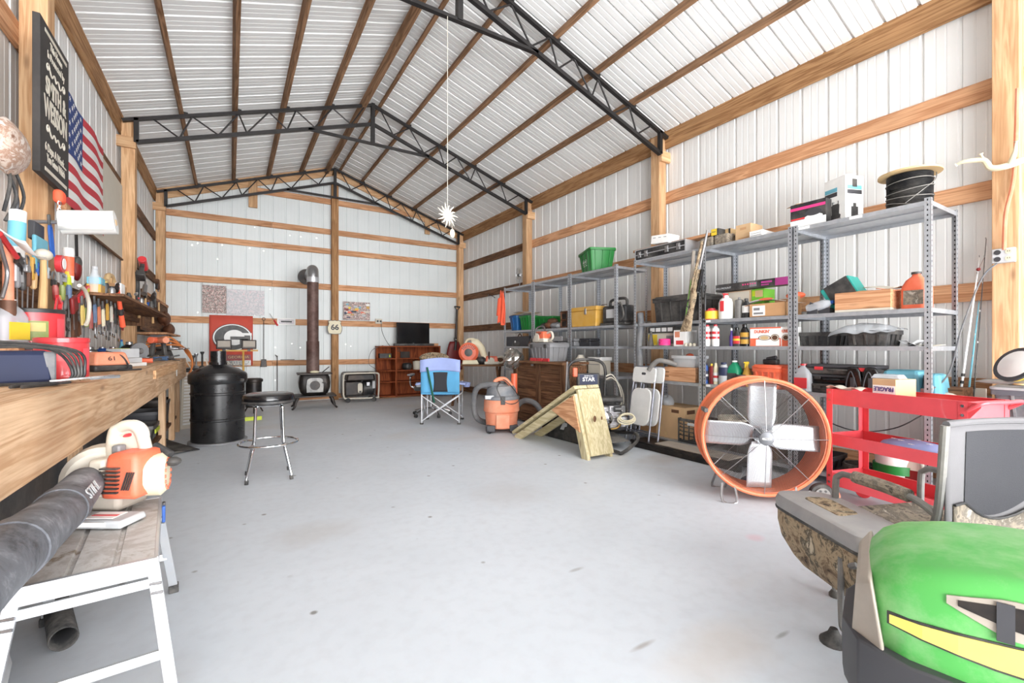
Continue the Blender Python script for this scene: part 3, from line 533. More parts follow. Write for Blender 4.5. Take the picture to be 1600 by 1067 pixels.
t = carton('white_box', 'white cardboard box with slots, resting tilted on the plank above the rifle case', 'box', (4.44, atX(1030, 4.44), Z5+.172), (.26, .2, .10), 'paper'); m = MB(); [m.bx(x-.02, x+.02, -.001, .003, .065, .072) for x in (-.08, 0, .08)]; m.build('slot', 'grey', t, smooth=0); t.rotation_euler = (0, .09, RS)
# --- second shelf, z 1.488 ---
t = thing('wooden_crate', 'reddish wooden crate full of papers on the near shelving', 'crate', (4.43, atX(1346, 4.43), Z4+.001), RS); W_ = wd(1302, 1389, 4.43)
for nm, b in (('side', (-W_/2, W_/2, 0, .018, .02, .165)), ('side', (-W_/2, W_/2, .3, .318, .02, .165)), ('side', (-W_/2, -W_/2+.018, .018, .3, .02, .165)), ('side', (W_/2-.018, W_/2, .018, .3, .02, .165)), ('bottom', (-W_/2, W_/2, 0, .318, 0, .02))): m = MB(); m.bx(*b); m.build(nm, 'girt_x' if nm == 'side' else 'offwhite', t, smooth=0, bevel=.002)
yc = atX(1346, 4.43)
t = thing('green_binder', 'green binder with a black cover sticking out of the crate', 'binder', (4.52, yc+.13, Z4+.10), RS); m = MB(); m.at((0, 0, 0), (0, -.5, 0)); m.bx(-.14, .1, 0, .2, .0, .2); m.build('cover', 'teal', t, smooth=0); m = MB(); m.at((0, -.003, 0), (0, -.5, 0)); m.bx(-.11, .09, 0, .18, .03, .204); m.build('insert', 'black', t, smooth=0)
for k, (dy, z, a) in enumerate(((-.02, .16, .08), (-.1, .19, -.1), (-.2, .17, .2))):
    t = thing('paper_stack', ['brown paper folder lying across the crate', 'folded sheet of grey card on the crate papers', 'bent pink paper at the near end of the crate'][k], 'paper', (4.5, yc+dy, Z4+z), RS+a); m = MB(); m.surf(lambda u, v: ((u-.5)*.24, v*.22, .015*math.sin(u*5+k)+.02*v), 8, 4); m.build('sheet', ['kraft', 'offwhite', 'dustyorange'][k], t, solid=.006)
t = jug('gas_jug', 'orange plastic jug with a dark label beside the crate', S(1433, Z4, 4.56), .17, .16, .29, 'orange', 'camogrey', 'black')
carton('open_box', 'cardboard box with a white shipping label, open flaps, on the second shelf', 'box', (4.43, atX(1198, 4.43), Z4+.001), (wd(1171, 1226, 4.43), .3, .13), 'cardboard', open_=True, lab=[(.08, .45, .1, .85, 'paper'), (.12, .4, .2, .35, 'grey'), (.12, .3, .5, .7, 'grey')])
t = thing('white_carton_sheet', 'white printed carton lid laid over the open cardboard box', 'lid', (4.5, atX(1200, 4.5), Z4+.15), RS); m = MB(); m.surf(lambda u, v: ((u-.5)*.5, v*.2, .03*math.sin(u*4)), 10, 2); m.build('sheet', 'paper', t, solid=.003); m = MB(); m.at((-.02, -.002, .03)); m.prism(ell(.07, .012), .003, 'y'); m.build('printed_panel', 'orange', t)
bottle('water_bottle', 'clear plastic bottle with a blue cap lying on the second shelf', 'bottle', (4.47, atX(1262, 4.47), Z4+.05), [(.035, 0), (.042, .02), (.042, .14), (.03, .18), (.013, .2)], 'clearplastic', (.016, .02), 'blue').rotation_euler = (0, PI/2*.85, RS)
t = thing('plastic_scoop', 'orange plastic scoop behind the clear bottle', 'scoop', (4.62, atX(1243, 4.62), Z4+.17), RS); m = MB(); m.ball((0, 0, .03), (.09, .05, .035), 14, 8); m.build('scoop_body', 'orange', t)
t = thing('metal_bracket', 'bent grey metal bracket with dark scraps at the far end of the crate', 'bracket', (4.44, atX(1277, 4.44), Z4+.001), RS); m = MB(); m.prism([(-.09, 0), (.0, 0), (-.0, .08), (-.06, .11)], .004, 'y'); m.bx(-.0, .09, .02, .14, 0, .05); m.build('bracket_body', 'darkgrey', t, smooth=0)
t = can('coffee_can', 'red coffee tub with a bag on its lid, on the second shelf', S(1112, Z4, 4.47), .078, .115, 'red', 'yellow', 'red')
t = bottle('pump_sprayer', 'white jug with a red trigger sprayer hanging on it', 'bottle', S(1134, Z4, 4.47), [(.07, 0), (.075, .01), (.075, .17), (.06, .21), (.03, .23)], 'white', (.028, .02), 'white', None, nz='red', flat=.8)
m = MB(); m.bx(-.025, .02, -.066, -.06, .08, .19); m.build('sprayer_hose', 'red', t, bevel=.003)
bottle('caulk_tube', 'dull grey-blue plastic tube between the sprayer and the cardboard box', 'tube', S(1155, Z4, 4.5), [(.042, 0), (.042, .19), (.02, .2)], 'frameGrey', (.012, .02), 'grey')
bottle('oil_bottle', 'black oil bottle standing against the open cardboard box', 'bottle', S(1166, Z4, 4.48), [(.04, 0), (.042, .13), (.02, .17), (.018, .18)], 'black', (.019, .02), 'black', (.3, .7, 'white'), flat=.7)
s_ = (.26, .2, .30); t = carton('bookshelf_box', 'plain white and brown carton with a line drawing, under the long black box', 'box', S(1155, Z4, 4.60), s_, 'kraft', lab=[(.04, .93, .02, .97, 'offwhite')] or [(.1, .9, .3, .31, 'grey'), (.15, .8, .75, .76, 'grey'), (.3, .31, .4, .74, 'grey'), (.6, .61, .4, .74, 'grey')])
t = carton('green_tool_box', 'bright green and black carton standing beside the white one', 'box', S(1184, Z4, 4.60), (.13, .2, .30), 'brightgreen', lab=[(.2, .85, .05, .5, 'darkgrey'), (.3, .9, .72, .95, 'tan'), (.05, .3, .76, .95, 'lime')])
t = carton('wall_mount_box', 'long narrow black and pink carton balanced on the taller boxes', 'box', (4.54, atX(1171, 4.54), Z4+.308), (wd(1118, 1231, 4.54), .12, .075), 'black', lab=[(.84, 1, 0, 1, 'magenta'), (.5, .6, .2, .8, 'grey'), (.66, .8, .5, .75, 'magenta'), (.66, .76, .2, .35, 'magenta')])
text('WALLMOUNT', t, (-.3, -.002, .03), (1, 0, 0), (0, 0, 1), .02, 'lightgrey', .2)
m = MB(); [m.box((-.07+.026*i, -.001, .045), (.012, .002, .014)) for i in range(6)]; m.build('printed_panel', 'pink', t, smooth=0)
W_ = wd(1018, 1093, 4.45); tote('storage_tote', 'big black plastic storage tote with a lid on the second shelf', (4.42, atX(1056, 4.43), Z4+.001), W_*.97, .45, .27, 'black', lid='black', ribs=4, tp=.93)
# unit D..F second shelf
t = thing('storage_chest', 'mustard yellow plastic chest with a front latch', 'chest', (4.43, (atX(888, 4.43)+atX(934, 4.43))/2-.02, Z4+.001), RS+.0); W_ = wd(890, 927, 4.43)
m = MB(); m.box((0, .15, .115), (W_, .3, .23), taper=(1.06, 1.04)); m.build('chest_body', 'mustard', t, bevel=.01, smooth=0); m = MB(); m.box((0, .15, .262), (W_*1.08, .32, .06)); m.build('lid', 'mustard', t, bevel=.01, smooth=0)
m = MB(); m.box((.06, -.014, .22), (.04, .012, .09)); m.build('latch', 'steel', t, bevel=.003)
m = MB(); m.at((W_/2+.02, .15, .27)); m.tube(smoothpath([(-.06, 0, .025), (-.05, 0, .04), (.05, 0, .04)], 3), .005, 6); m.build('handle', 'brown', t)
t = thing('jump_starter', 'black portable jump starter with a carrying handle on the second shelf', 'jump starter', (4.45, (atX(942, 4.45)+atX(975, 4.45))/2, Z4+.001), RS); W_ = wd(940, 976, 4.45)
m = MB(); m.bx(-W_/2, W_/2, 0, .2, .03, .27); m.build('case_body', 'black', t, bevel=.03, smooth=0); m = MB(); m.bx(-W_/2-.02, W_/2+.02, -.02, .2, 0, .035); m.build('base', 'blackrub', t, bevel=.01, smooth=0)
m = MB(); m.tube(smoothpath([(-W_*.34, .1, .25), (-W_*.3, .1, .35), (W_*.3, .1, .36), (W_*.36, .1, .25)], 5), .02, 8); m.build('handle', 'black', t)
m = MB(); m.bx(-W_*.3, W_*.06, -.003, 0, .1, .22); m.build('label', 'lightgrey', t, smooth=0)
for i in range(2):
    m = MB(); m.tube(smoothpath([(W_*.2+.05*i, -.01, .3), (W_*.45, -.035, .24), (W_*.5, -.03, .12), (W_*.34, -.02, .05)], 5), .012, 8); m.build('cable', 'blackrub', t)
t = tote('recycling_bin', 'bright green recycling bin on top of the far shelving', (4.50, atX(906, 4.50)-.1, Z5+.001), .60, .38, .33, 'green', rz=RS-.42, ribs=3, tp=.80)
m = MB(); m.prism([(x-.03, y+.17) for x, y in rrect(.19, .075, .03)], .002, 'y', .014); m.build('printed_logo', 'white', t, smooth=0)
m = MB(); m.prism([(x-.03, y+.17) for x, y in rrect(.175, .06, .024)], .002, 'y', .0125); m.build('printed_logo', 'green', t, smooth=0)
text('RECYCLING', t, (-.03, .0115, .17), (1, 0, 0), (0, .0, 1), .032, 'white', .15, off=.001); m = MB(); m.bx(-.1, .06, .02, .024, .11, .12); m.build('printed_logo', 'white', t, smooth=0)
y_ = atX(846, 4.6); t = tote('green_tote', 'dark green storage bin behind the rags on the far shelving', (4.60, y_, Z4+.001), .62, .36, .22, 'green', ribs=4)
t = tote('green_tote', 'green storage bin with papers on it next to the blue bin', (4.44, atX(818, 4.44), Z4+.001), .30, .42, .25, 'green', ribs=3)
t = tote('blue_bin', 'blue plastic waste bin at the far end of the shelving', (4.44, atX(801, 4.44), Z4+.001), .27, .30, .27, 'binblue', ribs=1, tp=.78)
t = thing('paper_pile', 'loose pile of papers and lids lying across the blue and green bins', 'papers', (4.46, atX(812, 4.46), Z4+.28), RS)
for i in range(4): m = MB(); m.surf(lambda u, v: ((u-.5)*.5+.04*i-.1, v*.3, .018*i+.012*math.sin(u*6+i*2)), 8, 3); m.build('sheet', ['grey', 'offwhite', 'kraft', 'lightgrey'][i], t, solid=.004)
t = thing('rag_pile', 'heap of dark and tan rags on the shelf in front of the green bin', 'rags', (4.42, atX(856, 4.42), Z4+.001), RS)
for i, (x, z, r, mt) in enumerate(((-.2, .05, .09, 'black'), (-.05, .06, .1, 'leather'), (.1, .05, .09, 'grey'), (.2, .04, .07, 'lightgrey'), (.0, .12, .08, 'brown'))): m = MB(); m.surf(lambda u, v: (x+r*1.4*math.cos(2*PI*u)*math.sin(PI*v)*(1+.2*math.sin(9*u*2+i)), .1+r*math.sin(2*PI*u)*math.sin(PI*v), z-r*.6*math.cos(PI*v)*(1+.15*math.sin(14*u+i*3))), 20, 8); m.build('rag', mt, t, sub=1)
t = thing('parts_rack', 'small brown parts rack standing beside the yellow chest', 'rack', (4.42, atX(881.5, 4.42), Z4+.001), RS); m = MB(); m.bx(-.1, .07, 0, .16, 0, .02); m.bx(-.1, .07, 0, .16, .12, .13); m.bx(-.1, .07, 0, .16, .25, .26); m.bx(-.1, -.085, 0, .16, 0, .26); m.bx(.055, .07, 0, .16, 0, .26); m.build('rack_frame', 'brown', t, smooth=0); m = MB(); m.bx(-.08, .05, .02, .15, .02, .1); m.bx(-.08, .05, .02, .15, .14, .22); m.build('drawer', 'castiron', t, smooth=0)
# --- middle shelf z 1.2 ---
for px0, px1, X, lb in ((1246, 1310, 4.60, 'long dark grey plastic tray bin behind the other one'), (1318, 1390, 4.43, 'dark grey plastic tray bin under the crumpled plastic sheet')):
    tote('tray_bin', lb, (X, (atX(px0, X)+atX(px1, X))/2, Z3+.001), wd(px0, px1, X)*.96, .3, .125, 'black', ribs=3, tp=.9)
t = thing('plastic_sheet', 'crumpled clear plastic sheet lying over the grey tray bins', 'plastic', (4.42, atX(1342, 4.42), Z3+.14), RS); rr = random.Random(3); hh = [[rr.uniform(-.012, .02) for _ in range(13)] for _ in range(9)]
m = MB(); m.surf(lambda u, v: ((u-.5)*.46, v*.34-.02, hh[int(v*8)][int(u*12)]+.05*math.sin(PI*u)*math.sin(PI*v*.9+.2)-.05*max(0, .2-v)*4-.05*max(0, .15-u)*3), 12, 8); m.build('sheet', 'clearplastic', t, sub=1)
for k, (px, lb) in enumerate(((1418, 'folded grey paper at the far end of the three loose sheets'), (1436, 'folded white brochure lying beside the grey paper'), (1462, 'thin paper sheet near the shelf post'))):
    t = thing('loose_paper', lb, 'paper', S(px, Z3+.002, 4.55), RS+.3*k); m = MB(); m.surf(lambda u, v: ((u-.5)*.12, v*.16, abs(u-.5)*(.09-.035*k)), 4, 2); m.build('sheet', ['lightgrey', 'paper', 'offwhite'][k], t, solid=.002)
for k, px in enumerate((1105.5, 1118)):
    t = can('spray_can', ['tall white and red spray can at the shelf post', 'tall white and red spray can, right of its twin'][k], S(px, Z3, 4.46), .038, .215, 'white', 'paper', 'red', 'spray cans on the middle shelf', 'red'); m = MB(); m.lathe([(.0395, .13), (.0395, .16)], 20); m.build('label_stripe', 'red', t)
bottle('purple_bottle', 'small purple bottle with a white nozzle', 'bottle', S(1143, Z3, 4.47), [(.02, 0), (.022, .1), (.012, .13), (.008, .17)], 'purple', (.01, .02), 'white')
bottle('red_bottle', 'squat black bottle with a red label', 'bottle', S(1151.5, Z3, 4.47), [(.04, 0), (.042, .12), (.02, .16), (.018, .175)], 'black', (.02, .02), 'blackgloss', (.15, .6, 'red', 'yellow'), flat=.6)
bottle('oil_bottle', 'black motor oil bottle with a gold label', 'bottle', S(1163.5, Z3, 4.47), [(.043, 0), (.045, .15), (.026, .19), (.02, .2)], 'blackgloss', (.022, .025), 'blackgloss', (.12, .7, 'mustard', 'black'), flat=.6)
def donutbox(px0, px1, X, lb, full):
    w_ = wd(px0, px1, X); t = carton('coffee_carton', lb, 'box', (X, (atX(px0, X)+atX(px1, X))/2, Z3+.001), (w_, .2, .185), 'paper', lab=[(0, 1, 0, .42, 'orange'), (.2, .96, .02, .36, 'paper'), (0, 1, .93, 1, 'orange')] if full else [(0, 1, 0, .4, 'orange'), (0, 1, .45, .6, 'paper')])
    text('DUNKIN’', t, (-.03 if full else 0, -.002, .142), (1, 0, 0), (0, 0, 1), .03, 'orange', .15 if full else .1, off=.0012)
    for x, a, b in (((-.005, .062, .026), (.095, .04, .034)) if full else ((.0, .035, .03),)):
        for s, mt, e in ((1, 'brown', 0), (.86, 'offwhite', .001), (.66, 'tan' if a > .05 else 'brown', .002)):
            m = MB(); m.at((x, -.002-e, .082)); m.prism(ell(a*s, b*s), .001, 'y'); m.build('cup_picture', mt, t, smooth=0)
    return t
donutbox(1172, 1220, 4.44, 'white and orange coffee carton with a cup picture, the wider of two', True)
donutbox(1221, 1235, 4.46, 'narrow end of a white and orange coffee carton beside the wider one', False)
t = thing('wire_connector_box', 'black organiser box with white compartments on the middle shelf', 'box', S(1033, Z3+.185, 4.5), RS); m = MB(); m.bx(-.2, .2, 0, .16, -.02, .055); m.build('box_body', 'black', t, smooth=0)
for i in range(4): m = MB(); m.bx(-.17+.09*i, -.1+.09*i, -.003, .0, -.005, .042); m.build('compartment', 'white', t, smooth=0)
carton('yellow_box', 'dull yellow and white box under the black organiser', 'box', S(1033, Z3, 4.53), (.40, .2, .163), 'offwhite', lab=[(.0, .35, .1, .9, 'yellow'), (.7, 1, .2, .8, 'grey')])
t = thing('twine_spool', 'hot pink twine spool on the middle shelf', 'spool', S(1038.5, Z3+.045, 4.45), RS); m = MB(); m.lathe([(.062, -.035), (.07, -.03)]+[(.07 if i % 2 else .067, -.03+i*.0075) for i in range(1, 10)]+[(.062, .045)], 24); m.build('wound_twine', 'pink', t); m = MB(); m.lathe([(.05, -.042), (.072, -.042), (.072, -.036), (.05, -.036)], 24); m.build('flange', 'grey', t)
t = carton('white_carton', 'white carton with red print, standing behind the rifle butt', 'box', S(1062, Z3, 4.46), (.17, .2, .19), 'paper', lab=[(.1, .5, .55, .9, 'dustyorange'), (.2, .8, .1, .35, 'red')])
bottle('black_funnel', 'narrow black funnel standing upright by the grey hose', 'funnel', S(1017, Z3, 4.45), [(.035, 0), (.012, .19)], 'blackrub')
for k, px in enumerate((1072, 1079, 1085)): can('small_jar', ['low cream jar, first of three in a row', 'low cream jar, middle of three in a row', 'low cream jar closest to the shelf post'][k], S(px, Z3, 4.45), .02, .032, 'cream', 'offwhite', 'cream', 'little jars by the shelf post')
t = thing('dark_case', 'low dark grey case on the middle shelf of the far unit', 'case', (4.44, atX(807, 4.44), Z3+.001), RS); m = MB(); m.bx(-.36, .4, 0, .4, 0, .18); m.build('case_body', 'darkgrey', t, bevel=.01); m = MB(); m.bx(-.06, -.03, -.004, .002, .04, .1); m.build('tag', 'paper', t, smooth=0)
toolcase('long_tool_case', 'long grey tool case behind the chainsaw', (4.5, atX(880, 4.5), Z3+.001), .55, .2, .12, 'grey', lat='darkgrey')
toolcase('long_tool_case', 'dark green tool case at the back of the middle shelf', (4.6, atX(912, 4.6), Z3+.001), .28, .2, .12, 'darkgrey', lat='black')
# --- lower shelf z .79 ---
j = jug('milk_jug', 'translucent gallon jug with a red label beside the black tool cases', S(1257, Z2, 4.47), .15, .15, .25, 'clearplastic', 'red', 'red')
yb = atX(1312, 4.5)
toolcase('tool_case', 'black flat tool case with red latches, topmost of the stack', (4.44, yb-.02, Z2+.165), .52, .26, .085, 'blackrub', lat='red', tray='darkgrey')
toolcase('tool_case', 'black flat tool case in the middle of the stack', (4.45, yb+.03, Z2+.083), .40, .26, .08, 'blackgloss', lat='black', tray='darkgrey')
toolcase('tool_case', 'black flat tool case at the bottom of the stack', (4.44, yb+.03, Z2+.001), .40, .26, .08, 'black', lat='black')
for k, px in enumerate((1332, 1360)):
    t = thing('drill_case', ['upright black moulded case with a pale handle curve, beside the case stack', 'upright black moulded case leaning towards the blue case'][k], 'case', (4.405, atX(px, 4.405), Z2+.001), RS+(.12 if k else -.05))
    m = MB(); m.prism([(-.075, 0), (.075, 0), (.07, .1), (.05, .2), (.03, .235), (-.02, .24), (-.045, .22), (-.06, .12)], .22, 'y'); m.build('case_body', 'blackgloss', t, bevel=.012); m = MB(); m.tube(smoothpath([(-.05, -.004, .02), (-.04, -.006, .12), (-.012, -.006, .2), (.02, -.006, .12), (.04, -.004, .02)], 5), .005, 6); m.build('moulded_edge', 'darkgrey', t); m = MB(); m.bx(-.015, .02, -.012, 0, .07, .15); m.build('handle', 'darkgrey', t, bevel=.004)
t = thing('blue_cooler_case', 'pale blue plastic carrying case at the near end of the lower shelf', 'case', (4.47, atX(1415, 4.47), Z2+.001), RS); W_ = wd(1371, 1456, 4.47)
m = MB(); m.box((-.04, .14, .11), (W_*.8, .28, .22), taper=(.86, .86)); m.build('case_body', 'skyblue', t, bevel=.03, smooth=0); m = MB(); m.box((W_*.42, .14, .1), (.13, .26, .2), taper=(.7, .8)); m.build('end_cap', 'skyblue', t, bevel=.03, smooth=0); m = MB(); m.box((W_*.34, .13, .1), (.012, .285, .18)); m.build('seam_band', 'darkgrey', t, bevel=.004, smooth=0)
m = MB(); m.box((W_*.45, -.004, .09), (.03, .012, .05)); m.box((W_*.31, -.008, .06), (.025, .012, .06)); m.build('latch', 'steel', t, bevel=.003)
t = thing('wooden_scrap', 'dark wooden block and pale rag on the lower shelf by the post', 'scrap', (4.6, atX(1489, 4.6), Z2+.001), RS); m = MB(); m.bx(-.12, .04, .05, .3, 0, .09); m.build('block', 'oldwood_x', t, smooth=0); m = MB(); m.ball((-.03, .0, .03), (.06, .04, .03), 12, 6); m.build('rag', 'offwhite', t)
for px, nm, lb, pr, mt, cp, bd in (
    (1102.5, 'blue_spray_can', 'blue spray can with a dark cap at the shelf post', [(.03, 0), (.032, .18), (.02, .2)], 'blue', 'navy', (.2, .7, 'navy', 'white')),
    (1112, 'dark_red_bottle', 'slim dark red bottle between the blue can and cream bottle', [(.026, 0), (.028, .17), (.012, .2)], 'darkred', 'yellow', None),
    (1118.5, 'cream_bottle', 'slim cream coloured bottle on the lower shelf', [(.025, 0), (.027, .18), (.013, .21)], 'cream', 'cream', (.15, .6, 'white', 'red')),
    (1131, 'grey_bottle', 'navy and grey bottle with an oval label and handle', [(.05, 0), (.055, .1), (.045, .18), (.03, .22)], 'lightgrey', 'navy', (.45, .85, 'navy')),
    (1158, 'dark_red_can', 'short dark red can in front of the green jug', [(.045, 0), (.045, .1)], 'darkred', 'black', (.85, .98, 'grey'))):
    bottle(nm, lb, 'bottle', S(px, Z2, 4.46 if nm != 'dark_red_can' else 4.44), pr, mt, (pr[-1][0], .02), cp, bd, flat=.8)
jug('green_jug', 'bright green antifreeze jug on the lower shelf', S(1148.5, Z2, 4.5), .14, .12, .26, 'gasgreen', 'black', 'white')
bottle('spray_bottle', 'yellow spray bottle squeezed between the green jug and orange tote', 'bottle', S(1167, Z2, 4.49), [(.04, 0), (.045, .12), (.02, .19), (.014, .21)], 'mustard', None, 'yellow', None, nz='yellow', flat=.8)
W_ = wd(1172, 1218, 4.44); tote('orange_toolbox', 'orange plastic toolbox with a ridged lid, the larger of two', (4.42, (atX(1172, 4.42)+atX(1220, 4.42))/2, Z2+.001), W_*.93, .3, .19, 'orange', lid='orange', ribs=4, tp=.92)
tote('orange_toolbox', 'orange plastic toolbox half hidden by the shelf post', (4.46, atX(1231, 4.46), Z2+.001), .13, .3, .18, 'orange', lid='orange', ribs=1, tp=.92)
t = thing('black_sander', 'small black power tool on top of the orange toolbox', 'tool', (4.56, atX(1205, 4.56), Z2+.232), RS); m = MB(); m.box((0, 0, .025), (.14, .07, .05)); m.build('tool_body', 'black', t, bevel=.012); m = MB(); m.cyl((-.04, 0, .05), (.05, 0, .07), .018); m.build('grip', 'darkgrey', t)
yc = (atX(1036, 4.42)+atX(1088, 4.42))/2; W_ = wd(1036, 1084, 4.42)
t = thing('wooden_tray', 'shallow reddish wooden box on the lower shelf under the grey basin', 'box', (4.42, yc, Z2+.001), RS); m = MB(); m.bx(-W_/2, W_/2, 0, .3, 0, .165); m.build('box_body', 'girt_x', t, smooth=0, bevel=.003); m = MB(); [m.bx(-W_/2+.015, -W_/2+.07, -.002, .0, z, z+.01) for z in (.05, .1)]; m.build('joint', 'oldwood_x', t, smooth=0)
t = tote('grey_basin', 'light grey plastic basin sitting on the wooden box', (4.44, yc-.04, Z2+.168), .34, .24, .13, 'lightgrey', ribs=0, tp=.8); m = MB(); m.ball((0, .12, .13), (.05, .04, .03), 10, 6); m.build('orange_rag', 'orange', t)
t = thing('flue_elbow', 'grey metal pipe elbow lying on the folded chairs and shelf', 'pipe', (4.30, atX(1016, 4.30), .93), RS); m = MB(); m.tube(smoothpath([(-.02, 0, -.02), (.05, .02, .07), (.12, .06, .10), (.26, .16, .05)], 5), [.03]*16, 12); m.build('pipe_body', 'frameGrey', t)
t = thing('grey_hose', 'thick grey hose hanging upright at the gap between shelving units', 'hose', (4.43, 4.06, 0)); m = MB(); m.tube(smoothpath([(0, 0, .85), (.0, .02, 1.2), (.01, .0, 1.45), (.03, .03, 1.62)], 6), .042, 12); m.build('hose_body', 'hose', t); m = MB(); m.tube([(.0, .06, .9), (0, .06, 1.15)], .03, 10); m.build('wood_handle', 'hickory', t)
# shelf price tags
for px, z, lb in ((1104, Z4, 'white tag on the second shelf edge by the post'), (1104, Z2, 'white tag on the lower shelf edge by the post'), (1251, Z2, 'white tag on the lower shelf edge by the gallon jug'), (1256, Z5, 'white tag on the top shelf edge under the polisher carton'), (1337, Z5, 'white tag on the top shelf edge under the pump carton')):
    m = MB(); m.bx(-.045, .045, -.002, 0, -.022, 0); o = m.build('shelf_tag', 'paper', smooth=0); o.location = (FX+.002, atX(px, FX), z-.005); o.rotation_euler = (0, 0, RS); tag(o, lb, 'tag')
# upper far left things on wall / shirt
t = thing('orange_shirt', 'bright orange safety shirt hanging from the far shelving corner', 'shirt', (4.36, 7.42, 2.24), RS)
m = MB(); m.surf(lambda u, v: ((u-.5)*(.10+.16*math.sin(min(1, v*1.3)*PI/2)), .035*math.sin(u*14+v*3)*v, -.62*v+.03*math.sin(u*7)), 16, 12); m.build('shirt_body', 'safety', t, solid=.012, sub=1)
m = MB(); m.surf(lambda u, v: (-.06-.06*v+(u-.5)*.09, -.02+.01*math.sin(u*9), -.12-.34*v), 6, 8); m.build('sleeve', 'safety', t, solid=.02, sub=1)
# fan of wire above on the post
t = thing('clip_fan', 'small round wire-caged fan clamped high on the right wall', 'fan', (4.95, atX(812, 4.95), zat(430, 4.95, atX(812, 4.95))), RS-.2)
for r in (.05, .09, .125, .15): m = MB(); m.tube([(r*math.cos(a/20*2*PI), -.03, r*math.sin(a/20*2*PI)) for a in range(20)], .003, 5, closed=True); m.build('cage_ring', 'steel', t)
m = MB(); m.ball((0, 0, 0), (.035, .05, .035)); m.build('motor', 'black', t)
for k in range(3): m = MB(); m.at((0, -.01, 0), (0, k*2*PI/3, 0)); m.box((0, 0, .07), (.06, .004, .09)); m.build('fan_blade', 'offwhite', t, bevel=.002)
m = MB(); m.tube([(0, .02, -.02), (-.05, .02, -.16), (-.09, .03, -.2)], .007, 6); m.build('clamp_arm', 'lightgrey', t)
# shotgun and strap hung from the shelving
pb, pt_ = Vector((4.33, atX(1071, 4.33), zat(518, 4.33, atX(1071, 4.33)))), Vector((4.33, atX(1104, 4.33), zat(360, 4.33, atX(1104, 4.33))))
t = thing('camouflage_gun', 'camouflage long gun leaning muzzle up against the shelving', 'gun', tuple(pb), 0); d = (pt_-pb); ln = d.length; dn = d/ln
def AL(f, dx=0, dy=0): return tuple(dn*ln*f+Vector((dx, dy, 0)))
m = MB(); side = Vector((0, 1, 0)); 
def gun_ring(f, w1, h1, off=0): c = dn*ln*f+side*off; return [tuple(c+Vector((math.cos(a)*w1, 0, 0))+side*math.sin(a)*h1) for a in [2*PI*i/10 for i in range(10)]]
m.loft([gun_ring(0, .018, .075, 0), gun_ring(.1, .02, .06, 0), gun_ring(.2, .018, .04, -.01), gun_ring(.25, .02, .025, -.02), gun_ring(.3, .024, .04, -.01), gun_ring(.45, .024, .04, 0), gun_ring(.62, .022, .032, .0)]); m.build('stock', 'camo', t)
m = MB(); m.tube([AL(.3, 0, -.012), AL(1.0, 0, -.012)], .012, 10); m.build('barrel', 'steel', t)
m = MB(); m.tube([AL(.42, -.01, .03), AL(.9, -.01, .018)], .016, 10); m.build('forend', 'camo', t)
m = MB(); m.tube(smoothpath([AL(.25, 0, .0), AL(.26, 0, .05), AL(.31, 0, .06), AL(.34, 0, .03)], 4), .005, 6); m.build('trigger_guard', 'black', t)
m = MB(); m.tube([AL(.4, 0, -.05), AL(.62, 0, -.05)], .018, 10); m.build('scope', 'blackgloss', t)
t = thing('green_strap', 'faded olive strap hanging beside the camouflage gun', 'strap', (4.36, atX(1084, 4.36), zat(392, 4.36, atX(1084, 4.36))), RS); z1 = -.8; m = MB(); m.tube([(0, 0, 0), (-.02, 0, -.25), (-.08, 0, -.6), (-.12, 0, -.86)], [.018, .02, .012, .014], 6); m.build('strap_body', 'tractortaupe', t); m = MB(); m.tube([(-.02, -.01, -.28), (-.11, -.01, -.8)], .006, 5); m.build('cord', 'brightgreen', t)
for k, (dx, z0) in enumerate(((0, .0),)):
    t = thing('black_pliers', 'black long-handled clamp hanging on the shelf post', 'clamp', (4.375, atX(1099, 4.375), 1.66), RS); m = MB(); m.bar((-.01, 0, 0), (-.02, 0, .2), .014, .01); m.bar((.01, 0, 0), (.03, 0, .2), .014, .01); m.build('handle', 'black', t); m = MB(); m.bar((0, 0, 0), (0, 0, -.16), .03, .012); m.cyl((0, -.012, .06), (0, .012, .06), .014); m.build('jaw', 'castiron', t)
# ---------------- right side floor: fan, cart, chair, tractor ----------------
t = thing('drum_fan', 'large round orange drum fan with a silver wire guard standing on the floor', 'fan', (3.49, 1.955, 0), -.78)
cz, R0, DD = .50, .445, .30
m = MB(); m.at((0, 0, cz), (PI/2, 0, 0)); 
m.lathe([(R0, 0), (R0-.008, -.02), (R0-.014, -.04), (R0-.014, -.11), (R0-.006, -.125), (R0-.014, -.14), (R0-.014, -.2), (R0-.006, -.215), (R0-.014, -.23), (R0-.014, -.27), (R0-.004, -.29), (R0, -DD), (R0-.02, -DD), (R0-.022, -.27), (R0-.022, -.02), (R0-.022, 0), (R0, 0)], 64)
m.build('drum', 'fanorange', t)
for y in (0, DD): m = MB(); m.tube([(R0*math.cos(a/56*2*PI), y, cz+R0*math.sin(a/56*2*PI)) for a in range(56)], .014, 8, closed=True); m.build('drum_rim', 'fanorange', t)
def guard(y, bulge, nm):
    g = MB(); 
    for i in range(36):
        r = .055+i*(R0-.075)/35; yy = y-bulge*(1-(r/R0)**2); g.tube([(r*math.cos(a/48*2*PI), yy, cz+r*math.sin(a/48*2*PI)) for a in range(48)], .0011, 4, closed=True)
    o = g.build(nm, 'toolgrey', t)
    g = MB()
    for k in range(8):
        a = k*PI/4+.0; pts = [(r*math.cos(a), y-bulge*(1-(r/R0)**2)-.002*(1 if bulge > 0 else -1), cz+r*math.sin(a)) for r in (.05, .15, .3, R0-.01)]; g.tube(pts, .003, 5)
    g.build('radial_wire', 'steel', o)
guard(-.004, .045, 'front_guard'); guard(DD, -.03, 'rear_guard')
